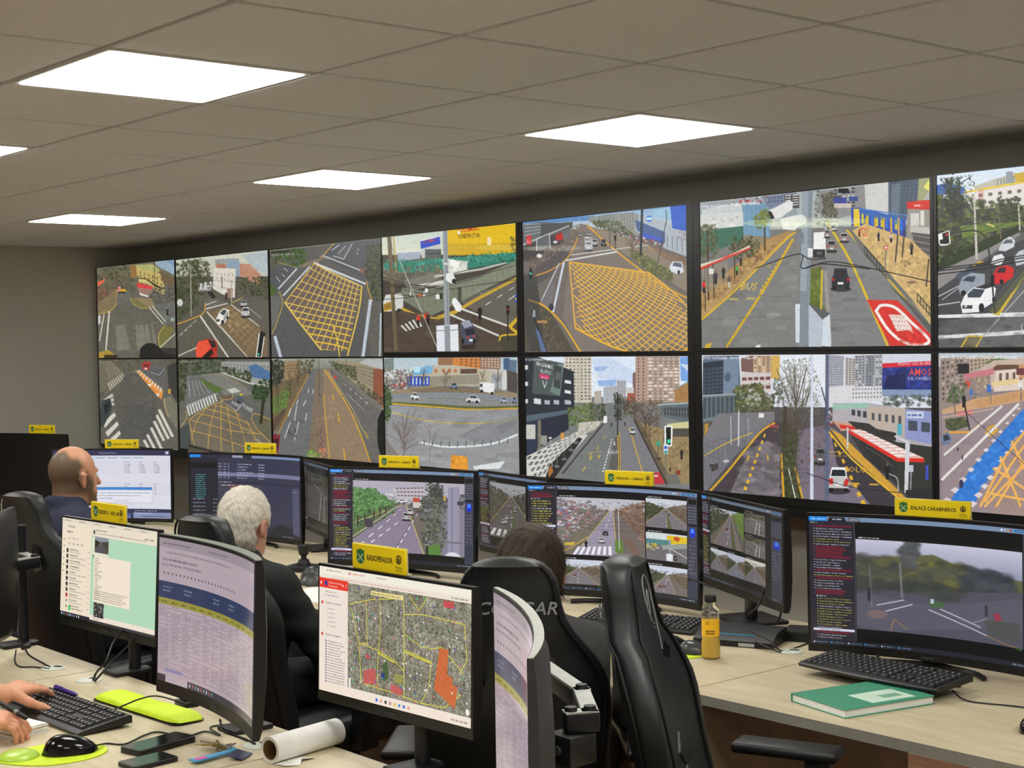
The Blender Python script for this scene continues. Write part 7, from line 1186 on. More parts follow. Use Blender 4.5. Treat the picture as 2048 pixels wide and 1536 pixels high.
def sdf_mesh(name, groups, ax, m, parent, post=None, color=None):
    """groups: list of (prims, blend k, mode) merged in turn; mode '+' blends in, '-' cuts away"""
    gx, gy, gz = ax; D = np.full((len(gx), len(gy), len(gz)), 9.0, np.float32)
    for prims, k, mode in groups:
        for p in prims:
            lo, hi = _box(p); mg = k * 1.5 + .03
            i0, i1 = np.searchsorted(gx, lo[0] - mg), np.searchsorted(gx, hi[0] + mg); j0, j1 = np.searchsorted(gy, lo[1] - mg), np.searchsorted(gy, hi[1] + mg); k0, k1 = np.searchsorted(gz, lo[2] - mg), np.searchsorted(gz, hi[2] + mg)
            if i1 <= i0 or j1 <= j0 or k1 <= k0: continue
            X, Y, Z = gx[i0:i1, None, None], gy[None, j0:j1, None], gz[None, None, k0:k1]; d = _dist(p, X, Y, Z); S = D[i0:i1, j0:j1, k0:k1]
            D[i0:i1, j0:j1, k0:k1] = _smin(S, d, k) if mode == '+' else -_smin(-S, d, k)
    if post is not None: D = post(D, gx[:, None, None], gy[None, :, None], gz[None, None, :]).astype(np.float32)
    ins = D < 0; nx, ny, nz = D.shape
    cnt = np.zeros((nx - 1, ny - 1, nz - 1), np.int8); acc = np.zeros((nx - 1, ny - 1, nz - 1, 3), np.float32); ne = np.zeros((nx - 1, ny - 1, nz - 1), np.int8)
    def sl(dx, dy, dz): return (slice(dx, nx - 1 + dx), slice(dy, ny - 1 + dy), slice(dz, nz - 1 + dz))
    for dx in (0, 1):
        for dy in (0, 1):
            for dz in (0, 1): cnt += ins[sl(dx, dy, dz)]
    act = np.argwhere((cnt > 0) & (cnt < 8)); I, J, K = act.T; G = (gx, gy, gz); pos = np.zeros((len(act), 3)); num = np.zeros(len(act))
    cs = [(a, b, c) for a in (0, 1) for b in (0, 1) for c in (0, 1)]
    for a in cs:
        for axn in range(3):
            if a[axn]: continue
            b = list(a); b[axn] = 1; d0 = D[I + a[0], J + a[1], K + a[2]]; d1 = D[I + b[0], J + b[1], K + b[2]]; cr = (d0 < 0) != (d1 < 0); t = np.where(cr, d0 / np.where(cr, d0 - d1, 1), 0)
            for q in range(3):
                lo = G[q][act[:, q] + a[q]]; hi = G[q][act[:, q] + b[q]]; pos[:, q] += np.where(cr, lo + (hi - lo) * t, 0)
            num += cr
    pos /= num[:, None]; idx = np.full((nx - 1, ny - 1, nz - 1), -1, np.int64); idx[I, J, K] = np.arange(len(act)); F = []
    for axn in range(3):
        s0 = [slice(1, n - 1) for n in (nx, ny, nz)]; s0[axn] = slice(0, (nx, ny, nz)[axn] - 1); s1 = list(s0); s1[axn] = slice(1, (nx, ny, nz)[axn])
        A, B = ins[tuple(s0)], ins[tuple(s1)]; e = np.argwhere(A != B) + np.array([0 if q == axn else 1 for q in range(3)]); fl = A[A != B]
        u, v = [q for q in range(3) if q != axn]
        def cell(du, dv): c = e.copy(); c[:, u] -= du; c[:, v] -= dv; return idx[c[:, 0], c[:, 1], c[:, 2]]
        Q = np.stack([cell(1, 1), cell(0, 1), cell(0, 0), cell(1, 0)], 1); flip = fl if axn != 1 else ~fl; Q[~flip] = Q[~flip][:, ::-1]; F.append(Q)
    F = np.concatenate(F); F = F[(F >= 0).all(1)]
    me = bpy.data.meshes.new(name); me.from_pydata(pos.tolist(), [], F.tolist()); me.polygons.foreach_set('use_smooth', [True] * len(me.polygons))
    if color is not None:
        ca = me.color_attributes.new('tint', 'FLOAT_COLOR', 'POINT'); c4 = np.ones((len(pos), 4), np.float32); c4[:, :3] = color(pos); ca.data.foreach_set('color', c4.ravel())
    me.materials.append(m); return link(name, me, parent)
def tint_mat(name, rough=.5, bump=.25, bscale=180, spec=.4, streak=None):
    m = bpy.data.materials.new(name); m.use_nodes = True; nt = m.node_tree; N = nt.nodes; b = N['Principled BSDF']; at = N.new('ShaderNodeAttribute'); at.attribute_name = 'tint'
    tc = N.new('ShaderNodeTexCoord'); mp = N.new('ShaderNodeMapping'); mp.inputs['Scale'].default_value = streak or (1, 1, 1); no = N.new('ShaderNodeTexNoise'); no.inputs['Scale'].default_value = bscale; no.inputs['Detail'].default_value = 5
    nt.links.new(tc.outputs['Object'], mp.inputs['Vector']); nt.links.new(mp.outputs['Vector'], no.inputs['Vector'])
    mx = N.new('ShaderNodeMix'); mx.data_type = 'RGBA'; mx.blend_type = 'MULTIPLY'; rp = N.new('ShaderNodeValToRGB'); rp.color_ramp.elements[0].position = .3; rp.color_ramp.elements[1].position = .7; lo = .55 if streak else .82; rp.color_ramp.elements[0].color = (lo, lo, lo, 1)
    mx.inputs[0].default_value = 1.0; nt.links.new(no.outputs['Fac'], rp.inputs['Fac']); nt.links.new(at.outputs['Color'], mx.inputs[6]); nt.links.new(rp.outputs['Color'], mx.inputs[7]); nt.links.new(mx.outputs[2], b.inputs['Base Color'])
    b.inputs['Roughness'].default_value = rough; b.inputs['Specular IOR Level'].default_value = spec
    bp = N.new('ShaderNodeBump'); bp.inputs['Strength'].default_value = bump; bp.inputs['Distance'].default_value = .002; nt.links.new(no.outputs['Fac'], bp.inputs['Height']); nt.links.new(bp.outputs['Normal'], b.inputs['Normal']); return m
SKINM = tint_mat('skin', .45, .12, 240); HAIRM = tint_mat('hair', .6, .6, 300, .3, (1, 1, .22))
def rotz(a): c, s = math.cos(a), math.sin(a); return np.array([[c, -s, 0], [s, c, 0], [0, 0, 1]])
def rotx(a): c, s = math.cos(a), math.sin(a); return np.array([[1, 0, 0], [0, c, -s], [0, s, c]])
def smooth(x, a, b): t = np.clip((x - a) / (b - a), 0, 1); return t * t * (3 - 2 * t)
def hand_prims(w, fwd, side, up, curl, spread=1.0, thumb=(.5, .9, -.3), sc=1.0):
    """palm, four fingers, thumb. w wrist, fwd fingers, side towards the thumb, up back of hand; curl per finger 0..1"""
    w, fwd, side, up = [np.array(v, float) for v in (w, fwd, side, up)]; P = []
    kn = w + fwd * .088 * sc
    for o in (-.026, -.009, .009, .026): P.append(cone(w + side * o * .6, kn + side * o * 1.05, .0145 * sc, .0125 * sc))
    for i, (o, L) in enumerate(((.028, .070), (.0095, .079), (-.0095, .073), (-.027, .058))):
        p = kn + side * o * spread; c = curl[i]; r = .0088 - .0004 * i
        for s, (f, a) in enumerate(((.45, .55), (.31, 1.15), (.26, 1.6))):
            an = c * a * 1.35; d = fwd * math.cos(an) - up * math.sin(an) + side * o * 1.5 * (spread - 1) * (s == 0); q = p + d * L * f * sc; P.append(cone(p, q, (r - .0006 * s) * sc, (r - .0006 * s - .0006) * sc)); p = q
    b = w + side * .024 * sc + fwd * .025 * sc; t = fwd * thumb[0] + side * thumb[1] + up * thumb[2]; t = t / np.linalg.norm(t); m_ = b + t * .042 * sc; P.append(cone(b, m_, .0155 * sc, .0115 * sc)); t2 = t + fwd * .35; t2 = t2 / np.linalg.norm(t2); e = m_ + t2 * .032 * sc; P.append(cone(m_, e, .0112 * sc, .0100 * sc)); P.append(cone(e, e + t2 * .024 * sc, .0100 * sc, .0080 * sc)); return P
def person(label, x, y, rz, top, lean=8, head_yaw=0, head_pitch=0, cloth=(30, 34, 46), legc=(24, 26, 32), hair=None, skin=(206, 160, 132), hands=None, seat=.46, fine=.007, bulk=1.0, bald=False, bare=False):
    """seated figure in its own frame: faces +y, origin on the floor under the hips; hands: ((L wrist, fwd, side, up, curl), (R ...)) in that frame"""
    t = thing('person', label, 'person', (x, y, 0), rz); L = rad(lean); hip = np.array([0, 0, seat + .10]); up = np.array([0, math.sin(L), math.cos(L)]); hc = np.array([0, 0, 0.]); 
    neck = hip + up * ((top - .235 - hip[2]) / math.cos(L)); hd = neck + np.array([0, .030, .115]); Rm = rotz(rad(head_yaw)) @ rotx(rad(-head_pitch)); h = lambda a, b, c: hd + Rm @ np.array([a, b, c])
    sh = neck - up * .065; SH = [sh + np.array([s * .165 * bulk, -.005, -.012]) for s in (-1, 1)]
    if hands is None:
        hands = []
        for s in (-1, 1): w = np.array([s * .17, .40, .76]); hands.append((w, np.array([-s * .15, .98, -.1]), np.array([-s, -.15, 0.]), np.array([0, .1, 1.]), (.35, .4, .45, .5)))
    arms, hp, cuffs = [], [], []
    for k, s in enumerate((-1, 1)):
        w = np.array(hands[k][0], float); a = SH[k]; d = w - a; n = np.linalg.norm(d); up_l, fo = .30, .265
        q = np.clip((up_l ** 2 - fo ** 2 + n * n) / (2 * n), -.29, .29); hgt = math.sqrt(max(1e-4, up_l ** 2 - q * q)); bend = np.array([s * .55, -.25, -.8]); bend -= d / n * (bend @ d / n); bend /= np.linalg.norm(bend)
        el = a + d / n * q + bend * hgt; arms.append((a, el, w)); hp += hand_prims(*hands[k])
    torso = [ell(hip + np.array([0, 0, .0]), (.165 * bulk, .125, .11)), cone(hip + up * .02, hip + up * .22, .125 * bulk, .125 * bulk), ell(hip + up * .13 + np.array([0, .03, 0]), (.16 * bulk, .13 * bulk, .14)), ell(sh - up * .13, (.175 * bulk, .115, .16)), cone(SH[0] * .75 + SH[1] * .25, SH[1] * .75 + SH[0] * .25, .075, .075), cone(SH[0], SH[1], .06, .06), cone(neck - up * .06, neck + up * .01, .075, .055)]
    legs = []
    for s in (-1, 1): kn = np.array([s * .13, .44, seat + .06]); an = np.array([s * .13, .40, .09]); legs += [cone(hip + np.array([s * .09, .0, -.02]), kn, .085, .062), cone(kn, an, .06, .043)]
    feet = [cone(np.array([s * .13, .37, .045]), np.array([s * .14, .58, .038]), .045, .036) for s in (-1, 1)]
    skull = [ell(h(0, -.012, .035), (.076, .096, .092), Rm), ell(h(0, .02, -.03), (.062, .075, .085), Rm), ell(h(0, .045, -.075), (.047, .05, .045), Rm), cone(neck - up * .03, h(0, -.03, -.05), .056, .058)]
    face = [cone(h(0, .090, .012), h(0, .112, -.022), .009, .0125), ell(h(0, .086, -.058), (.022, .012, .008), Rm), ell(h(0, .084, -.098), (.022, .02, .018), Rm), cone(h(-.03, .083, .03), h(.03, .083, .03), .010, .010)]
    ears = []
    for s in (-1, 1): ears += [ell(h(s * .079, -.008, -.008), (.008, .017, .030), Rm), cone(h(s * .084, -.02, .012), h(s * .084, -.016, -.02), .006, .005), cone(h(s * .084, -.018, .016), h(s * .082, .006, .018), .005, .005), cone(h(s * .078, -.004, -.032), h(s * .076, .002, -.038), .007, .006)]
    fa = []
    for a, el, w in arms: fa += [cone(a, el, .046, .040), cone(el, w, .040, .027)]
    lo = np.array([-.62, -.35, -.02]); hi = np.array([.62, .95, top + .05])
    for a, el, w in arms:
        for v in (el, w): lo = np.minimum(lo, v - .2); hi = np.maximum(hi, v + .2)
    hb = [(hd[q] - .135, hd[q] + .135) for q in range(3)]; hz = (neck[2] - .03, top + .04); fn = [[hb[0]], [hb[1]], [hz]]
    st, fs = .016, fine
    if bare:   # only the hands are near the picture: refine there
        ws = np.array([w for _, _, w in arms]); fd = np.array([hands[k][1] for k in (0, 1)]); pts = np.concatenate([ws, ws + fd * .2]); fn = [[(pts[:, q].min() - .07, pts[:, q].max() + .07)] for q in range(3)]; fn[2] = [(pts[:, 2].min() - .06, pts[:, 2].max() + .05)]; st, fs = .02, .0034
    ax = [axis(lo[q], hi[q], fn[q], st, fs) for q in range(3)]
    sk = np.array(lin(skin))
    def tint(P):
        c = np.tile(sk, (len(P), 1)); q = (P - hd) @ Rm
        red = np.exp(-(((np.abs(q[:, 0]) - .08) / .014) ** 2 + ((q[:, 1] + .005) / .03) ** 2 + ((q[:, 2] + .01) / .04) ** 2)); c = c * (1 - .35 * red[:, None]) + np.array(lin((196, 106, 84))) * .35 * red[:, None]
        if bald:
            crown = (q[:, 2] - .048) + .9 * np.clip(q[:, 1], -1, .06) + .0; nz = .010 * np.sin(q[:, 0] * 90 + q[:, 1] * 70); mm = 1 - smooth(crown + nz, -.022, .022); mm *= smooth(q[:, 2], -.10, -.05) * (1 - smooth(q[:, 1], .045, .07)); mm *= np.where(np.abs(q[:, 0]) > .074, 1 - smooth(q[:, 1], -.03, -.005) * (1 - smooth(q[:, 2], .03, .05)), 1)
            c = c * (1 - .9 * mm[:, None]) + np.array(lin((78, 68, 50))) * .9 * mm[:, None]; bd = smooth(-q[:, 2], .045, .07) * smooth(q[:, 1], .02, .045) * (1 - smooth(-q[:, 2], .125, .14)); c = c * (1 - .75 * bd[:, None]) + np.array(lin((70, 54, 40))) * .75 * bd[:, None]
        return c
    sdf_mesh('body', [(torso + legs + feet, .05, '+'), (fa, .03, '+'), (skull, .022, '+'), (face, .010, '+'), ([ell(h(s * .031, .092, .008), (.015, .010, .010), Rm) for s in (-1, 1)], .008, '-'), (ears, .005, '+'), (hp, .006, '+')], ax, SKINM, t, color=tint)
    for s in (-1, 1):
        e = MB(); e.lathe([(.0, -.0105), (.006, -.009), (.0105, 0), (.006, .009), (.0, .0105)], 10); eo = e.build('eye', mat('eye_white', (226, 222, 214), .25), t); eo.location = tuple(h(s * .031, .078, .008)); b = MB(); b.lathe([(0, .0100), (.0045, .0092), (.0045, .0096), (0, .0106)], 10, M=Matrix.Rotation(-math.pi / 2, 4, 'X')); b.build('iris', mat('iris_brown', (60, 40, 26), .3), eo); eo.rotation_euler = (0, 0, rad(head_yaw))
    # clothes
    def off(ps, e): return [('c', p[1], p[2], p[3] + e, p[4] + e) if p[0] == 'c' else ('e', p[1], p[2] + e, p[3]) for p in ps]
    sl = []
    for a, el, w in arms: cu = el + (w - el) * (.45 if bare else .86); sl += [cone(a, el, .062 * bulk, .054), cone(el, cu, .054, .040)]
    cut = neck[2] + .012; nk = off([torso[6]], .012)
    folds = lambda D, X, Y, Z: D + .0035 * np.sin(Z * 75 + 3 * np.sin(X * 17) + 2 * np.sin(Y * 19)) * np.clip((neck[2] - .02 - Z) * 12, 0, 1)
    axc = [axis(lo[q], hi[q], [], .0125, .0125) for q in range(3)]
    cm = mat('cloth_%d_%d_%d' % cloth, cloth, .85, bump=.5, bscale=700, var=.18, scale=40); lm = mat('cloth_%d_%d_%d' % legc, legc, .85, bump=.5, bscale=700, var=.15, scale=40)
    collar = [cone(neck + np.array([.055 * math.cos(a), -.012 + .062 * math.sin(a), .012 + .016 * math.sin(a + 3.1)]), neck + np.array([.057 * math.cos(a + .5), -.012 + .064 * math.sin(a + .5), .012 + .016 * math.sin(a + 3.6)]), .020, .020) for a in np.arange(2.0, 7.4, .5)]
    jk = sdf_mesh('jacket', [(off(torso[:6], .014) + nk, .05, '+'), (sl, .04, '+'), (collar, .015, '+')], axc, cm, t, post=folds)
    for k, (a, el, w) in enumerate(arms): cu = el + (w - el) * (.45 if bare else .86); MB().tube([el + (w - el) * (.43 if bare else .83), cu + (w - el) * .004], [.0425, .0425], 14).build('cuff', cm, jk)
    sdf_mesh('trousers', [(off(legs, .012) + [ell(hip + np.array([0, 0, -.01]), (.18 * bulk, .14, .10))], .05, '+')], axc, lm, t)
    for s in (-1, 1): o = MB(); o.box((-.046, -.06, 0), (.046, .21, .075), bev=.03, seg=3, M=Matrix.Translation((s * .135, .40, 0))); o.build('shoe', BLACK, t)
    if hair:
        hc0, hc1, thick, low, strands, sl_ = hair; axh = [axis(hd[q] - .14, hd[q] + .15, [], .0055, .0055) for q in range(3)]
        def cutf(D, X, Y, Z):
            P = [Rm[0][i] * (X - hd[0]) + Rm[1][i] * (Y - hd[1]) + Rm[2][i] * (Z - hd[2]) for i in range(3)]; front = P[1] - (.048 + .25 * (P[2] - .03)); nape = -(P[2] + low + .9 * np.clip(P[1], -.03, .2) - .03 * 0)
            earc = .034 - np.sqrt((P[1] - .004) ** 2 + (P[2] + .012) ** 2) - 9 * (np.abs(P[0]) < .055); n = .0022 * np.sin(P[0] * 160 + 4 * np.sin(P[2] * 50)) * np.sin(P[1] * 130) ; return np.maximum(np.maximum(np.maximum(np.maximum(D + n, front), nape), earc), np.minimum(P[1] + .012, -(P[2] + .035)))
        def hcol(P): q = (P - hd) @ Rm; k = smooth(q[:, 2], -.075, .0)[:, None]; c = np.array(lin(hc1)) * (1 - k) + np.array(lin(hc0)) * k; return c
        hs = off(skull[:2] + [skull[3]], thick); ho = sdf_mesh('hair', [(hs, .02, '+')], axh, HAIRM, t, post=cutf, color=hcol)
        rs = np.random.RandomState(5); me = ho.data; nv = len(me.vertices); co = np.array([v.co for v in me.vertices]); no = np.array([v.normal for v in me.vertices]); q = (co - hd) @ Rm; ok = np.argwhere((np.linalg.norm(q - np.array([0, -.01, .02]), axis=1) > .082))[:, 0]; V, F, C = [], [], []
        crown = h(0, -.055, .115)
        for i in rs.choice(ok, strands):
            p, n = co[i], no[i]; d = p - crown; d -= n * (d @ n); d /= max(1e-6, np.linalg.norm(d)); sd = np.cross(n, d); sd += rs.randn(3) * .15; L_ = sl_ * (.6 + .8 * rs.rand()); dd = d + .22 * rs.randn() * sd; b0 = len(V); wd = .0007
            for k in range(4): u = k / 3; pt = p - n * .002 + dd * L_ * u + n * (.0045 * math.sin(u * 2.6) - .002 * u + .001); V += [pt - sd * wd * (1 - .8 * u), pt + sd * wd * (1 - .8 * u)]; C += [hcol(pt[None])[0] * (.75 + .5 * ((i * 37) % 17) / 17)] * 2
            F += [(b0 + 2 * k, b0 + 2 * k + 1, b0 + 2 * k + 3, b0 + 2 * k + 2) for k in range(3)]
        m2 = bpy.data.meshes.new('hair_strands'); m2.from_pydata([tuple(v) for v in V], [], F); ca = m2.color_attributes.new('tint', 'FLOAT_COLOR', 'POINT'); c4 = np.ones((len(V), 4), np.float32); c4[:, :3] = C; ca.data.foreach_set('color', c4.ravel()); m2.materials.append(HAIRM); so = link('hair_strands', m2, ho); so['kind'] = 'stuff'
    return t
person('bald bearded man in a navy jacket, seen from behind at the far desk', -3.00, .27, rad(4), 1.275, 10, head_yaw=3, head_pitch=2, cloth=(34, 40, 62), skin=(216, 160, 126), bald=True, bulk=1.12)
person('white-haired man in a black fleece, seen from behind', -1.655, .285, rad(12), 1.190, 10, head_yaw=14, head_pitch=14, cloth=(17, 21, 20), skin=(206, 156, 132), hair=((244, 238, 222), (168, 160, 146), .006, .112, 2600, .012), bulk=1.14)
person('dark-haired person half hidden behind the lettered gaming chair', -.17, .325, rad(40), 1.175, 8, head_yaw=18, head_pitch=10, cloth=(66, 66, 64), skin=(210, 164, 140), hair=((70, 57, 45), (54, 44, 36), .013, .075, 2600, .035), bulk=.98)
# ------------------------------------------------------------------ things on the desks
def at(px, py, z=HZ):
    """point at height z on the line of sight through a photo pixel"""
    d = _f + _r * (px - 1024) / FPX - _u * (py - 768) / FPX; p = CAM + d * ((z - CAM[2]) / d[2]); return (float(p[0]), float(p[1]), float(z))
LIME = mat('lime_fabric', (208, 236, 30), .6, bump=.2, bscale=900, var=.05); LIMED = mat('lime_gel', (176, 214, 70), .3); KEYM = mat('key_black', (24, 25, 26), .5); KEYB = mat('keyboard_black', (17, 19, 20), .38); PAPER = mat('paper_white', (238, 238, 232), .8); CABLE = mat('cable_black', (18, 18, 18), .5)
LEG = mat('key_legend', (170, 172, 170), .6)
def keyboard(label, x, y, z, rz, L=.45, Wd=.155, h0=.012, h1=.030, curved=False, lift=0.0):
    t = thing('keyboard', label, 'keyboard', (x, y, z), rz, 'black keyboards'); n = 12
    f = lambda u: h0 + (h1 - h0) * u
    R = []
    for i in range(n + 1):
        s = -1 + 2 * i / n; bow = (.012 * (s * s) if curved else 0); e = .012 * (1 - abs(s)) ** 0
        R.append([(s * L / 2, -Wd / 2 + bow, .002 + lift), (s * L / 2, -Wd / 2 - .003 + bow, h0 * .7 + lift), (s * L / 2, -Wd / 2 + .006 + bow, h0 + lift), (s * L / 2, Wd / 2 - .004, h1 + lift), (s * L / 2, Wd / 2, h1 - .004 + lift), (s * L / 2, Wd / 2, .010 + lift)])
    MB().rings(R).build('body', KEYB, t)
    k = MB(); lg = MB(); rows = 6; x0, x1 = -L / 2 + .016, L / 2 - .016; main = x0 + (x1 - x0) * .655
    def key(a, b, r):
        v0 = .10 + r * .138 + (.02 if r == 5 else 0); v1 = v0 + .122; ya, yb = -Wd / 2 + v0 * Wd, -Wd / 2 + v1 * Wd; za, zb = f(v0) + lift, f(v1) + lift
        k.raw([(a, ya, za), (b, ya, za), (b, yb, zb), (a, yb, zb), (a + .0018, ya + .002, za + .005), (b - .0018, ya + .002, za + .005), (b - .0018, yb - .002, zb + .005), (a + .0018, yb - .002, zb + .005)], [(0, 1, 5, 4), (1, 2, 6, 5), (2, 3, 7, 6), (3, 0, 4, 7), (4, 5, 6, 7)], False)
        m = (a + b) / 2; lg.raw([(m - .0022, ya + .005, za + .0055), (m + .0022, ya + .005, za + .0055), (m + .0022, ya + .0085, za + .0062), (m - .0022, ya + .0085, za + .0062)], [(0, 1, 2, 3)], False)
    for r in range(rows):
        n_ = 14 if r else 8; xs = np.linspace(x0, main, n_ + 1)
        if r == 0: xs = np.array([0, .08, .15, .22, .64, .72, .80, .90, 1.0]) * (main - x0) + x0
        for a, b in zip(xs[:-1], xs[1:]): key(a + .0008, b - .0008, r)
        for g0, g1, m_ in ((.675, .80, 3), (.82, 1.0, 4)):
            if g0 < .7 and r in (2,): continue
            xs = np.linspace(x0 + (x1 - x0) * g0, x0 + (x1 - x0) * g1, m_ + 1)
            for a, b in zip(xs[:-1], xs[1:]): key(a + .0008, b - .0008, r)
    ko = k.build('keys', KEYM, t, auto=False); ko['kind'] = 'stuff'; lo = lg.build('key_legends', LEG, t, fix=False, auto=False); lo['kind'] = 'stuff'
    for s in (-1, 1): MB().box((s * L * .4 - .015, Wd / 2 - .02, 0), (s * L * .4 + .015, Wd / 2 - .006, .012 + lift), bev=.002, seg=1).build('foot', mat('rust_foot', (96, 44, 30), .6), t)
    return t
def mouse(label, x, y, z, rz, L=.108, m=None, sc=1.0):
    t = thing('computer_mouse', label, 'mouse', (x, y, z), rz, 'black computer mice'); R = []
    for i in range(13):
        u = i / 12; yy = (-.5 + u) * L; w = .0315 * sc * max(.02, 1 - abs(2 * u - 1) ** 2.6) ** .5; h = .037 * sc * max(.004, 1 - abs((u - .36) / (.36 if u < .36 else .66)) ** (2.4 if u < .36 else 1.7)) ** .62
        R.append([(w * math.cos(a) * (1 if math.sin(a) > 0 else 1), yy, .001 + max(0, h * math.sin(a) ** .8 if math.sin(a) > 0 else 0)) for a in [math.pi * k / 10 for k in range(11)]])
    MB().rings(R).build('shell', m or GLOSS, t)
    MB().lathe([(0, -.003), (.009, -.003), (.009, .003), (0, .003)], 12, M=Matrix.Translation((0, L * .27, .0175 * sc)) @ Matrix.Rotation(math.pi / 2, 4, 'Y')).build('scroll_wheel', DKMETAL, t); return t
def cable(label, pts, r=.0022, m=None, n=6, name='cable'):
    c = [sum(p[i] for p in pts) / len(pts) for i in range(2)]; z = min(p[2] for p in pts); o = MB().tube([(p[0], p[1], p[2]) for p in spline(pts, n)], r, 7).build(name, m or CABLE); return tag(o, label, 'cable', 'black cables')
def P3(px, py, dz=.003): return at(px, py, HZ + dz)
def grommet(label, px, py, r=.036):
    p = at(px, py); t = thing('cable_grommet', label, 'cable grommet', p, .5, 'pale round cable grommets')
    MB().lathe([(0, 0), (r, 0), (r, .0025), (r - .004, .004), (0, .004)], 28).build('cap', mat('grommet_pale', (206, 212, 200), .5), t)
    MB().box((-.006, .006, .0041), (.022, .020, .0046)).build('slot', GLOSS, t); return t
# --- foreground desk
keyboard('black keyboard under the typing hand with a purple pen on it', -.876, -.622, HZ, rad(2), .44, .142)
p = thing('pen', 'purple ballpoint pen lying on the foreground keyboard', 'pen', (-.99, -.566, HZ + .0325), rad(1))
MB().tube([(-.07, 0, .0055), (-.062, 0, .0055), (.05, 0, .0055), (.066, 0, .0055)], [.003, .0055, .0055, .0025], 10).build('barrel', mat('pen_purple', (62, 34, 128), .3), p); MB().box((-.062, -.0015, .0105), (-.02, .0015, .0125)).build('clip', mat('pen_clip', (90, 66, 170), .3), p)
# lime keyboard wrist rest
def stadium(L, W, r, n=6):
    out = []
    for cx, cy, a0 in ((L / 2 - r, W / 2 - r, 0), (-L / 2 + r, W / 2 - r, 90), (-L / 2 + r, -W / 2 + r, 180), (L / 2 - r, -W / 2 + r, 270)):
        out += [(cx + r * math.cos(rad(a0 + 90 * k / n)), cy + r * math.sin(rad(a0 + 90 * k / n))) for k in range(n + 1)]
    return out
t = thing('wrist_rest', 'long lime wrist rest between keyboard and spreadsheet monitor', 'wrist rest', (-.79, -.437, HZ), rad(3.5))
MB().prism(stadium(.424, .092, .025), 0, .004).build('base', BLACK, t)
R = []
for i in range(25):
    u = i / 24; x = -.21 + .42 * u; e = min(1, min(u, 1 - u) / .10) ; hh = .018 * (math.sin(e * math.pi / 2) ** .8) * (1 - .28 * math.exp(-((u - .45) / .10) ** 2)); w = .046 * (.72 + .28 * math.sin(e * math.pi / 2))
    R.append([(x, w * math.cos(a), .004 + .003 + (hh if math.sin(a) > 0 else 0) * math.sin(a) ** .7 if math.sin(a) > 0 else .004) for a in [math.pi * k / 12 for k in range(13)]])
MB().rings(R).build('cushion', LIME, t)
# lime mouse pad with gel rest
def mouse_pad(label, x, y, rz, s=1.0):
    t = thing('mouse_pad', label, 'mouse pad', (x, y, HZ), rz, 'lime mouse pads'); poly = []
    for k in range(36): a = 2 * math.pi * k / 36; c, q = math.cos(a), math.sin(a); w = .094 - .026 * max(0, -c) ** 1.5; poly.append((s * .125 * c, s * w * q))
    MB().prism(poly, 0, .0035, bev=.001, seg=1).build('pad', LIME, t); R = []
    for i in range(11):
        ph = i / 10 * math.pi / 2; R.append([(s * (-.072 + .046 * math.cos(ph) * math.cos(a)), s * .050 * math.cos(ph) * math.sin(a), .0035 + s * .015 * math.sin(ph)) for a in [2 * math.pi * k / 24 for k in range(24)]])
    MB().rings(R).build('gel_rest', LIMED, t); return t
mouse_pad('lime mouse pad with a gel rest in the foreground corner', -.548, -.80, math.atan2(.21, .085))
mouse('glossy black mouse on the foreground lime mouse pad', -.527, -.765, HZ + .0036, math.atan2(.21, .085) - math.pi / 2, .125, sc=1.15)
def phone(label, a, b, w, th):
    pa, pb = at(*a), at(*b); cx, cy = (pa[0] + pb[0]) / 2, (pa[1] + pb[1]) / 2; L = math.dist(pa[:2], pb[:2]); t = thing('mobile_phone', label, 'phone', (cx, cy, HZ), math.atan2(pb[1] - pa[1], pb[0] - pa[0]))
    MB().prism(stadium(L, w, .012), 0, th, bev=.002, seg=2).build('body', BLACK, t); MB().prism(stadium(L - .008, w - .008, .009), th, th + .0005).build('screen', GLOSS, t); MB().box((-.012, -w / 2 - .0008, th * .4), (.018, -w / 2 + .002, th * .65)).build('side_button', DKMETAL, t); return t
phone('thick black phone lying by the keys', (259, 1510), (373, 1478), .078, .014); phone('black phone with a pale rim at the bottom picture edge', (250, 1538), (342, 1516), .074, .010)
# keys
kx, ky, _ = at(432, 1503); t = thing('key_bunch', 'bunch of brass and steel keys with a blue strap', 'keys', (kx, ky, HZ), 0)
MB().tube([(.018 * math.cos(a) + .02, .018 * math.sin(a) + .01, .010 + .004 * math.sin(a)) for a in [2 * math.pi * k / 20 for k in range(21)]], .0014, 6).build('ring', METAL, t)
BR = mat('key_brass', (176, 150, 84), .35, metal=.85); ST = mat('key_steel', (150, 140, 124), .35, metal=.85)
for k in range(8):
    a = math.pi * (.62 + .09 * k); r = .052 + .006 * (k % 3); b = MB(); Mx = Matrix.Translation((.012, .006, .004 + .0022 * k)) @ Matrix.Rotation(a, 4, 'Z') @ Matrix.Rotation(rad(6 * (k % 3) - 4), 4, 'Y')
    b.lathe([(0, -.001), (.011, -.001), (.011, .001), (0, .001)], 14, M=Mx @ Matrix.Translation((.014, 0, 0))); b.prism([(.02, -.0035), (r, -.0035), (r + .004, 0), (r, .0035), (r - .006, .0022), (r - .010, .0035), (r - .014, .002), (.02, .0035)], -.0009, .0009, M=Mx); b.build('key', BR if k % 3 else ST, t)
MB().prism([(.012, .022), (.03, .034), (.05, .026), (.060, -.02), (.066, -.05), (.072, -.09), (.044, -.094), (.042, -.05), (.040, -.015), (.034, .012)], .006, .009).build('blue_strap', mat('strap_blue', (72, 160, 206), .6), t)
MB().box((.048, -.084, .0091), (.064, -.056, .0096)).build('pink_print', mat('strap_pink', (226, 90, 170), .6), t)
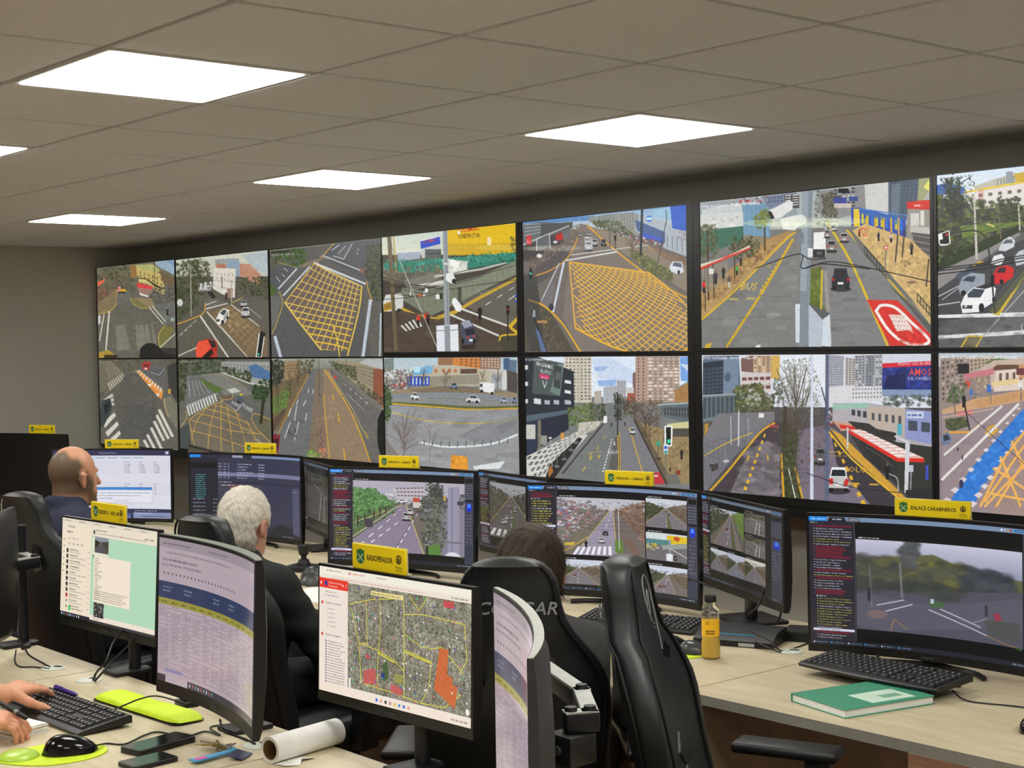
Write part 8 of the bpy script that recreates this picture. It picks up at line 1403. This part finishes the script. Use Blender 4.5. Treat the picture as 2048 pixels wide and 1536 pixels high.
b = MB(); b.box((-.02, -.028, 0), (.02, .028, .003), bev=.001, seg=1, M=Matrix.Translation((.085, .012, .006)) @ Matrix.Rotation(rad(35), 4, 'Z') @ Matrix.Rotation(rad(12), 4, 'Y')); b.build('navy_tag', mat('tag_navy', (28, 32, 76), .4), t)
# paper roll with a torn sheet end
ra, rb = np.array(at(540, 1527)), np.array(at(655, 1493)); dr = (rb - ra) / np.linalg.norm(rb - ra); t = thing('paper_roll', 'nearly empty roll of white paper towel lying on its side', 'paper roll', tuple(ra), math.atan2(dr[1], dr[0])); L = float(np.linalg.norm(rb - ra)) + .03; r0 = .030
Mx = Matrix.Translation((0, 0, r0)) @ Matrix.Rotation(math.pi / 2, 4, 'Y')
MB().lathe([(.0225, 0), (r0, 0), (r0, L), (.0225, L)], 40, M=Mx, cap=False).build('paper', PAPER, t); MB().lathe([(.0222, L - .001), (.0222, .0005), (.0208, .0005), (.0208, L - .001)], 40, M=Mx, cap=False).build('cardboard_core', mat('cardboard', (122, 96, 60), .8), t)
b = MB(); b.raw([(0, -.012, .001), (.075, -.012, .001), (.09, -.055, .002), (.05, -.05, .008), (.028, -.068, .001), (.0, -.05, .003)], [(0, 1, 2, 3), (0, 3, 4, 5)], False); b.build('torn_sheet', PAPER, t, fix=False)
# notepad and pen in the writing hand
t = thing('notepad', 'thick stack of white note paper under the writing hand', 'notepad', (-.802, -.786, HZ), rad(14))
for k in range(7): MB().box((-.062 + .003 * (k % 3), -.052 - .002 * (k % 2), .0036 * k), (.062 + .002 * (k % 2), .052 + .002 * ((k * 2) % 3), .0036 * k + .0032), M=Matrix.Rotation(rad(2.5 * ((k * 5) % 3 - 1)), 4, 'Z')).build('paper_sheet', PAPER if k != 4 else mat('paper_cream', (232, 206, 160), .8), t)
p = thing('pen', 'black pen held over the note paper', 'pen', (-.735, -.80, HZ + .062), rad(192)); MB().tube([(-.035, 0, -.006), (-.03, 0, -.005), (.085, 0, .02), (.09, 0, .021)], [.002, .0062, .0062, .005], 10).build('barrel', BLACK, p); MB().tube([(.0, 0, .0015), (.012, 0, .004)], .0067, 10).build('band', METAL, p)
# usb hub, grommets, cables
hx, hy, _ = at(374, 1410); t = thing('usb_hub', 'small grey card reader under the spreadsheet monitor', 'card reader', (hx, hy, HZ), rad(-6)); MB().box((-.035, -.022, 0), (.035, .022, .013), bev=.004).build('body', DKMETAL, t); MB().box((-.02, -.014, .0131), (.02, .014, .0138)).build('label_plate', GLOSS, t)
grommet('pale cable grommet by the left picture edge, cables coming out', 106, 1337); grommet('pale cable grommet below the chat monitor', 178, 1361); grommet('pale cable grommet beside the paper roll', 520, 1491, .040); grommet('pale cable grommet in front of the docking base', 1582, 1304)
cable('black keyboard cable arching across the lime wrist rest', [P3(222, 1422, .03), P3(245, 1412, .035), P3(280, 1398, .035), P3(312, 1392, .034), P3(350, 1401, .028), P3(372, 1409, .014)])
cable('black mouse cable winding across the foreground desk', [P3(192, 1491, .016), P3(215, 1487), P3(250, 1488), P3(290, 1470, .004), P3(318, 1464), P3(370, 1473), P3(410, 1463), P3(440, 1470, .004), P3(420, 1455), P3(450, 1449)])
cable('two looped black cables under the spreadsheet monitor', [P3(440, 1440, .06), P3(444, 1455, .02), P3(455, 1466), P3(490, 1478), P3(510, 1488, .006)], .003)
cable('black cable curling from the grommet at the left edge', [P3(100, 1334, .004), P3(85, 1326, .006), P3(58, 1310, .016), P3(48, 1292, .05), P3(36, 1272, .09)], .0028)
t = thing('ferrite_bead', 'black ferrite bead on the cable at the left edge', 'cable bead', P3(52, 1309, .0), rad(-60)); MB().tube([(-.016, 0, .024), (-.014, 0, .024), (.014, 0, .024), (.016, 0, .024)], [.005, .0085, .0085, .005], 12).build('bead', BLACK, t); MB().tube([(-.018, 0, .024), (.018, 0, .024)], .0035, 8).build('core', CABLE, t)
cable('thin black cable loop lying by the left edge grommet', [P3(98, 1338, .004), P3(70, 1334), P3(40, 1333), P3(30, 1322), P3(32, 1300, .02)], .0022)
cable('black cable rising from the grommet to the chat monitor', [P3(186, 1361, .004), P3(193, 1345, .03), P3(212, 1322, .07), (-1.19, -.33, .85), (-1.17, -.29, .90)], .0032); cable('second black cable behind the chat monitor', [P3(190, 1362, .004), P3(205, 1345, .03), P3(228, 1318, .06), (-1.13, -.31, .85), (-1.12, -.28, .9)], .003)
# --- monitor arms on the foreground desk
def arm(label, px, py, cw, path, zt=1.16):
    t = thing('clamp_stand', label, 'monitor stand', (px, py, HZ), 0, 'black clamp stands')
    MB().box((-.04, -.08, .0002), (.04, .032, .012), bev=.003).build('clamp_plate', BLACK, t)
    if -.32 < py: MB().box((-.02, max(.0325, -.283 - py), -.07), (.02, max(.0325, -.283 - py) + .012, .011), bev=.003).build('desk_clamp', BLACK, t)
    MB().tube([(0, 0, .012), (0, 0, zt - HZ)], .0175, 16).build('pole', DKMETAL, t); MB().lathe([(0, 0), (.027, 0), (.027, .012), (0, .012)], 18, c=(0, 0, path[0][2] - HZ - .03)).build('pole_collar', BLACK, t)
    for k in range(len(path) - 1):
        a, b = [Vector((q[0] - px, q[1] - py, q[2] - HZ)) for q in path[k:k + 2]]; d = b - a; M_ = Matrix.Translation(a) @ Matrix.Rotation(math.atan2(d.y, d.x), 4, 'Z'); L = math.hypot(d.x, d.y); MB().box((-.012, -.016, -.02), (L + .012, .016, .012), bev=.004, M=M_).build('arm_segment', DKMETAL if k else BLACK, t); MB().box((-.012, -.014, .012), (L + .012, .014, .015), M=M_).build('arm_cover', SILV, t)
        MB().lathe([(0, .015), (.011, .015), (.010, .022), (0, .022)], 14, M=Matrix.Translation(b)).build('pivot_bolt', BLACK, t)
    e = Vector((path[-1][0] - px, path[-1][1] - py, path[-1][2] - HZ)); MB().box((e.x - .03, e.y - .03, e.z - .07), (e.x + .03, e.y + .03, e.z - .02), bev=.004).build('tilt_bracket', BLACK, t); MB().lathe([(0, -.034), (.008, -.034), (.008, .034), (0, .034)], 12, M=Matrix.Translation((e.x, e.y, e.z - .045)) @ Matrix.Rotation(math.pi / 2, 4, 'X')).build('bracket_bolt', METAL, t); return t
arm('clamp stand on a pole at the left picture edge', -1.865, -.315, 0, [(-1.865, -.315, 1.02), (-1.73, -.33, 1.02), (-1.70, -.44, 1.0)], 1.12)
_q = [at(1085, 1338, 1.05), at(1163, 1393, 1.05), at(1180, 1437, 1.05), at(1142, 1440, 1.05)]
arm('clamp stand with pale joints behind the edge-on curved monitor', _q[0][0], _q[0][1], 0, _q, 1.06)
arm('clamp stand holding the map monitor', .13, -.245, 0, [(.13, -.245, 1.0), (.10, -.225, 1.0)], 1.06)
arm('clamp stand behind the chat monitor', -1.24, -.245, 0, [(-1.24, -.245, 1.0), (-1.26, -.225, 1.0)], 1.06)
arm('clamp stand behind the spreadsheet monitor', -.44, -.33, 0, [(-.44, -.33, 1.0), (-.38, -.36, 1.0), (-.335, -.42, 1.0)], 1.08)
# --- operators' desk
keyboard('black keyboard resting on the green notebook', .345, 1.135, HZ + .012, rad(-2), .455, .165, .014, .026, True, .010)
t = thing('notebook', 'green hardback notebook under the keyboard', 'book', (.437, .925, HZ), rad(-13)); nbw, nbd = .105, .145
MB().box((-nbw, -nbd, 0), (nbw, nbd, .0025), bev=.001, seg=1).build('back_cover', mat('book_green', (66, 150, 118), .5, var=.12, scale=90), t); MB().box((-nbw + .003, -nbd + .003, .0025), (nbw - .004, nbd - .003, .0195)).build('pages', PAPER, t); MB().box((-nbw, -nbd, .0195), (nbw, nbd, .022), bev=.001, seg=1).build('front_cover', MATS['book_green'], t); MB().box((-nbw - .0005, -nbd, .0), (-nbw + .002, nbd, .022)).build('spine', MATS['book_green'], t)
MB().box((-.01, -.04, .0221), (.085, .10, .0224)).build('cover_label', mat('label_pale', (200, 226, 206), .7), t); MB().box((.03, .02, .0225), (.06, .08, .0227)).build('label_print', mat('label_print_green', (120, 170, 140), .7), t)
mouse('black mouse at the right picture edge', .88, .985, HZ, rad(20), .11)
cable('black keyboard cable running to the right picture edge', [(.565, 1.13, HZ + .02), (.62, 1.12, HZ + .003), (.75, 1.16, HZ + .003), (.95, 1.18, HZ + .003)])
cable('black cables under the large right monitor', [at(1726, 1330, HZ + .004), at(1738, 1322, HZ + .012), at(1752, 1316, HZ + .02), at(1760, 1309, HZ + .03)], .0035)
# juice bottle
def glassmat(name, rgb, rough, tr):
    m = bpy.data.materials.new(name); m.use_nodes = True; b = m.node_tree.nodes['Principled BSDF']; b.inputs['Base Color'].default_value = (*lin(rgb), 1); b.inputs['Roughness'].default_value = rough; b.inputs['Transmission Weight'].default_value = tr; b.inputs['IOR'].default_value = 1.3; return m
bx, by, _ = at(1422, 1316); t = thing('juice_bottle', 'plastic bottle of orange juice with a black cap', 'bottle', (bx, by, HZ), rad(40))
prof = [(.0, .0), (.022, 0), (.0265, .004), (.0275, .012), (.027, .05), (.025, .056), (.0245, .060), (.0255, .066), (.0255, .118), (.0245, .124), (.0265, .130), (.0268, .136), (.022, .150), (.0155, .160), (.0145, .168)]
MB().lathe(prof, 32, cap=False).build('bottle_wall', glassmat('clear_plastic', (236, 236, 228), .05, .96), t)
MB().lathe([(0, .002), (.021, .002), (.0255, .006), (.0262, .05), (.0236, .058), (.0244, .066), (.0244, .112), (0, .112)], 28).build('juice', mat('orange_juice', (252, 208, 70), .25, var=.04), t)
MB().lathe([(.0261, .067), (.0262, .115)], 32, cap=False).build('label_band', mat('juice_label', (255, 196, 34), .35, var=.03), t)
MB().lathe([(0, .184), (.0165, .184), (.0175, .181), (.0175, .166), (0, .166)], 24).build('cap', BLACK, t)
for z_ in (.0735, .0805):
    for k in range(5):
        a = -.55 + .22 * k; b = MB(); b.raw([(.0264 * math.sin(q), -.0264 * math.cos(q), z) for q, z in ((a, z_), (a + .15, z_), (a + .15, z_ + .0045), (a, z_ + .0045))], [(0, 1, 2, 3)], False); b.build('label_print', SIGNK, t, fix=False)
b = MB(); b.raw([(.0264 * math.sin(a), -.0264 * math.cos(a), z) for a, z in ((-.5, .102), (-.15, .102), (-.15, .112), (-.5, .112))], [(0, 1, 2, 3)], False); b.build('label_mark', SIGNK, t, fix=False)
mouse_pad('yellow-green mouse pad beside the juice bottle', -.325, 1.03, rad(60), .95)
mouse('black mouse behind the juice bottle, farther from it', -.372, 1.085, HZ + .0036, rad(-70), .105); mouse('dark grey mouse close beside the juice bottle', -.272, 1.068, HZ + .0036, rad(-60), .1, mat('mouse_grey', (64, 66, 68), .25))
keyboard('black keyboard in front of the six-view monitor', -.70, 1.285, HZ, rad(14), .44, .14)
t = thing('docking_base', 'wedge-shaped black docking base behind the juice bottle', 'device', (-.295, 1.30, HZ), rad(22)); b = MB(); b.rings([[(x, -.075, 0), (x, -.075, .018), (x, -.02, .040), (x, .075, .044), (x, .075, 0)] for x in (-.125, -.1, .1, .125)], smooth=False); b.build('body', BLACK, t); MB().box((-.06, -.045, .030), (.06, -.042, .033), M=Matrix.Identity(4)).build('blue_light_strip', mat('blue_strip', (70, 160, 200), .4), t); MB().box((.02, -.0758, .003), (.07, -.0752, .013)).build('white_print', LEG, t)
t = thing('network_device', 'low black device with raised end, beside the large right monitor', 'device', (-.085, 1.525, HZ), rad(28)); b = MB(); b.box((-.17, -.05, 0), (.17, .05, .035), bev=.006); b.build('body', BLACK, t); MB().box((.07, -.05, .034), (.17, .05, .08), bev=.015, seg=3).build('raised_end', BLACK, t); MB().box((.0, -.0505, .012), (.03, -.0498, .024)).build('label_plate', LEG, t)
cable('black cable hanging from the five-view monitor', [(-.36, 1.50, .90), (-.36, 1.47, .83), (-.375, 1.44, .80), (-.37, 1.42, .797)], .0035); cable('second black cable hanging from the five-view monitor', [(-.28, 1.47, .90), (-.265, 1.46, .84), (-.27, 1.46, .80), (-.285, 1.45, .778)], .0035)
cable('thin black cable from the bottle to the docking base grommet', [P3(1445, 1237, .05), P3(1470, 1250, .03), P3(1515, 1285, .02), P3(1560, 1304), P3(1578, 1303)], .002); cable('black cable crossing behind the docking base', [P3(1500, 1262, .05), P3(1540, 1282, .03), P3(1566, 1302), P3(1620, 1285)], .0022); cable('black cable across the six-view monitor corner', [(-.60, 1.40, .885), (-.58, 1.385, .895), (-.55, 1.38, .893), (-.50, 1.40, .875)], .0035)
# joystick and papers by the white-haired man
jx, jy, _ = at(608, 1141); t = thing('joystick', 'black camera joystick on the desk beyond the white-haired man', 'joystick', (jx, jy, HZ), .4); MB().box((-.07, -.06, 0), (.07, .06, .022), bev=.006).build('base', BLACK, t); MB().lathe([(.03, .022), (.027, .034), (.024, .036), (.021, .046), (.012, .05), (.011, .062), (.02, .068), (.024, .09), (.026, .104), (.023, .108), (0, .109)], 20).build('stick', BLACK, t)
tag(MB().box((-.105, -.15, 0), (.105, .15, .002), M=Matrix.Translation((*at(634, 1190)[:2], HZ)) @ Matrix.Rotation(.5, 4, 'Z')).build('paper_sheet', PAPER), 'white paper sheet on the desk beside the white-haired man', 'paper')
t = thing('crumpled_bag', 'crumpled grey plastic bag behind the map monitor', 'bag', (*at(632, 1168)[:2], HZ), 0); rs = np.random.RandomState(3); R = []
for i in range(9): ph = math.pi / 2 * i / 8; R.append([(.075 * math.cos(ph) * math.cos(a) * (1 + .25 * rs.randn() * .4), .06 * math.cos(ph) * math.sin(a) * (1 + .25 * rs.randn() * .4), .0 if i == 0 else .065 * math.sin(ph) * (1 + .08 * rs.randn())) for a in [2 * math.pi * k / 18 for k in range(18)]])
MB().rings(R, smooth=False).build('bag_film', mat('bag_grey', (70, 74, 74), .3), t)
# hands of the dispatcher at the left edge
def loc(v, x0, y0, rz): c, s = math.cos(-rz), math.sin(-rz); a, b = v[0] - x0, v[1] - y0; return np.array([c * a - s * b, s * a + c * b, v[2]])
def vec(v, rz): c, s = math.cos(-rz), math.sin(-rz); v = np.array(v, float); v = np.array([c * v[0] - s * v[1], s * v[0] + c * v[1], v[2]]); return v / np.linalg.norm(v)
DX, DY, DR = -1.02, -1.30, rad(-6)
hL = (loc((-.970, -.745, .800), DX, DY, DR), vec((-.42, .9, .02), DR), vec((.9, .42, -.16), DR), vec((.05, 0, 1), DR), (.36, .27, .30, .42), 1.25, (.22, .95, -.34))
hR = (loc((-.770, -.915, .800), DX, DY, DR), vec((.46, .88, -.05), DR), vec((-.88, .46, .12), DR), vec((.14, .05, 1), DR), (.42, .55, .62, .68), 1.1, (.9, .45, -.2))
person('person at the left picture edge, one hand typing, the other holding a pen', DX, DY, DR, 1.25, 14, cloth=(40, 42, 50), skin=(222, 158, 122), hands=(hL, hR), bare=True, hair=((50, 40, 34), (40, 34, 30), .01, .07, 300, .02))
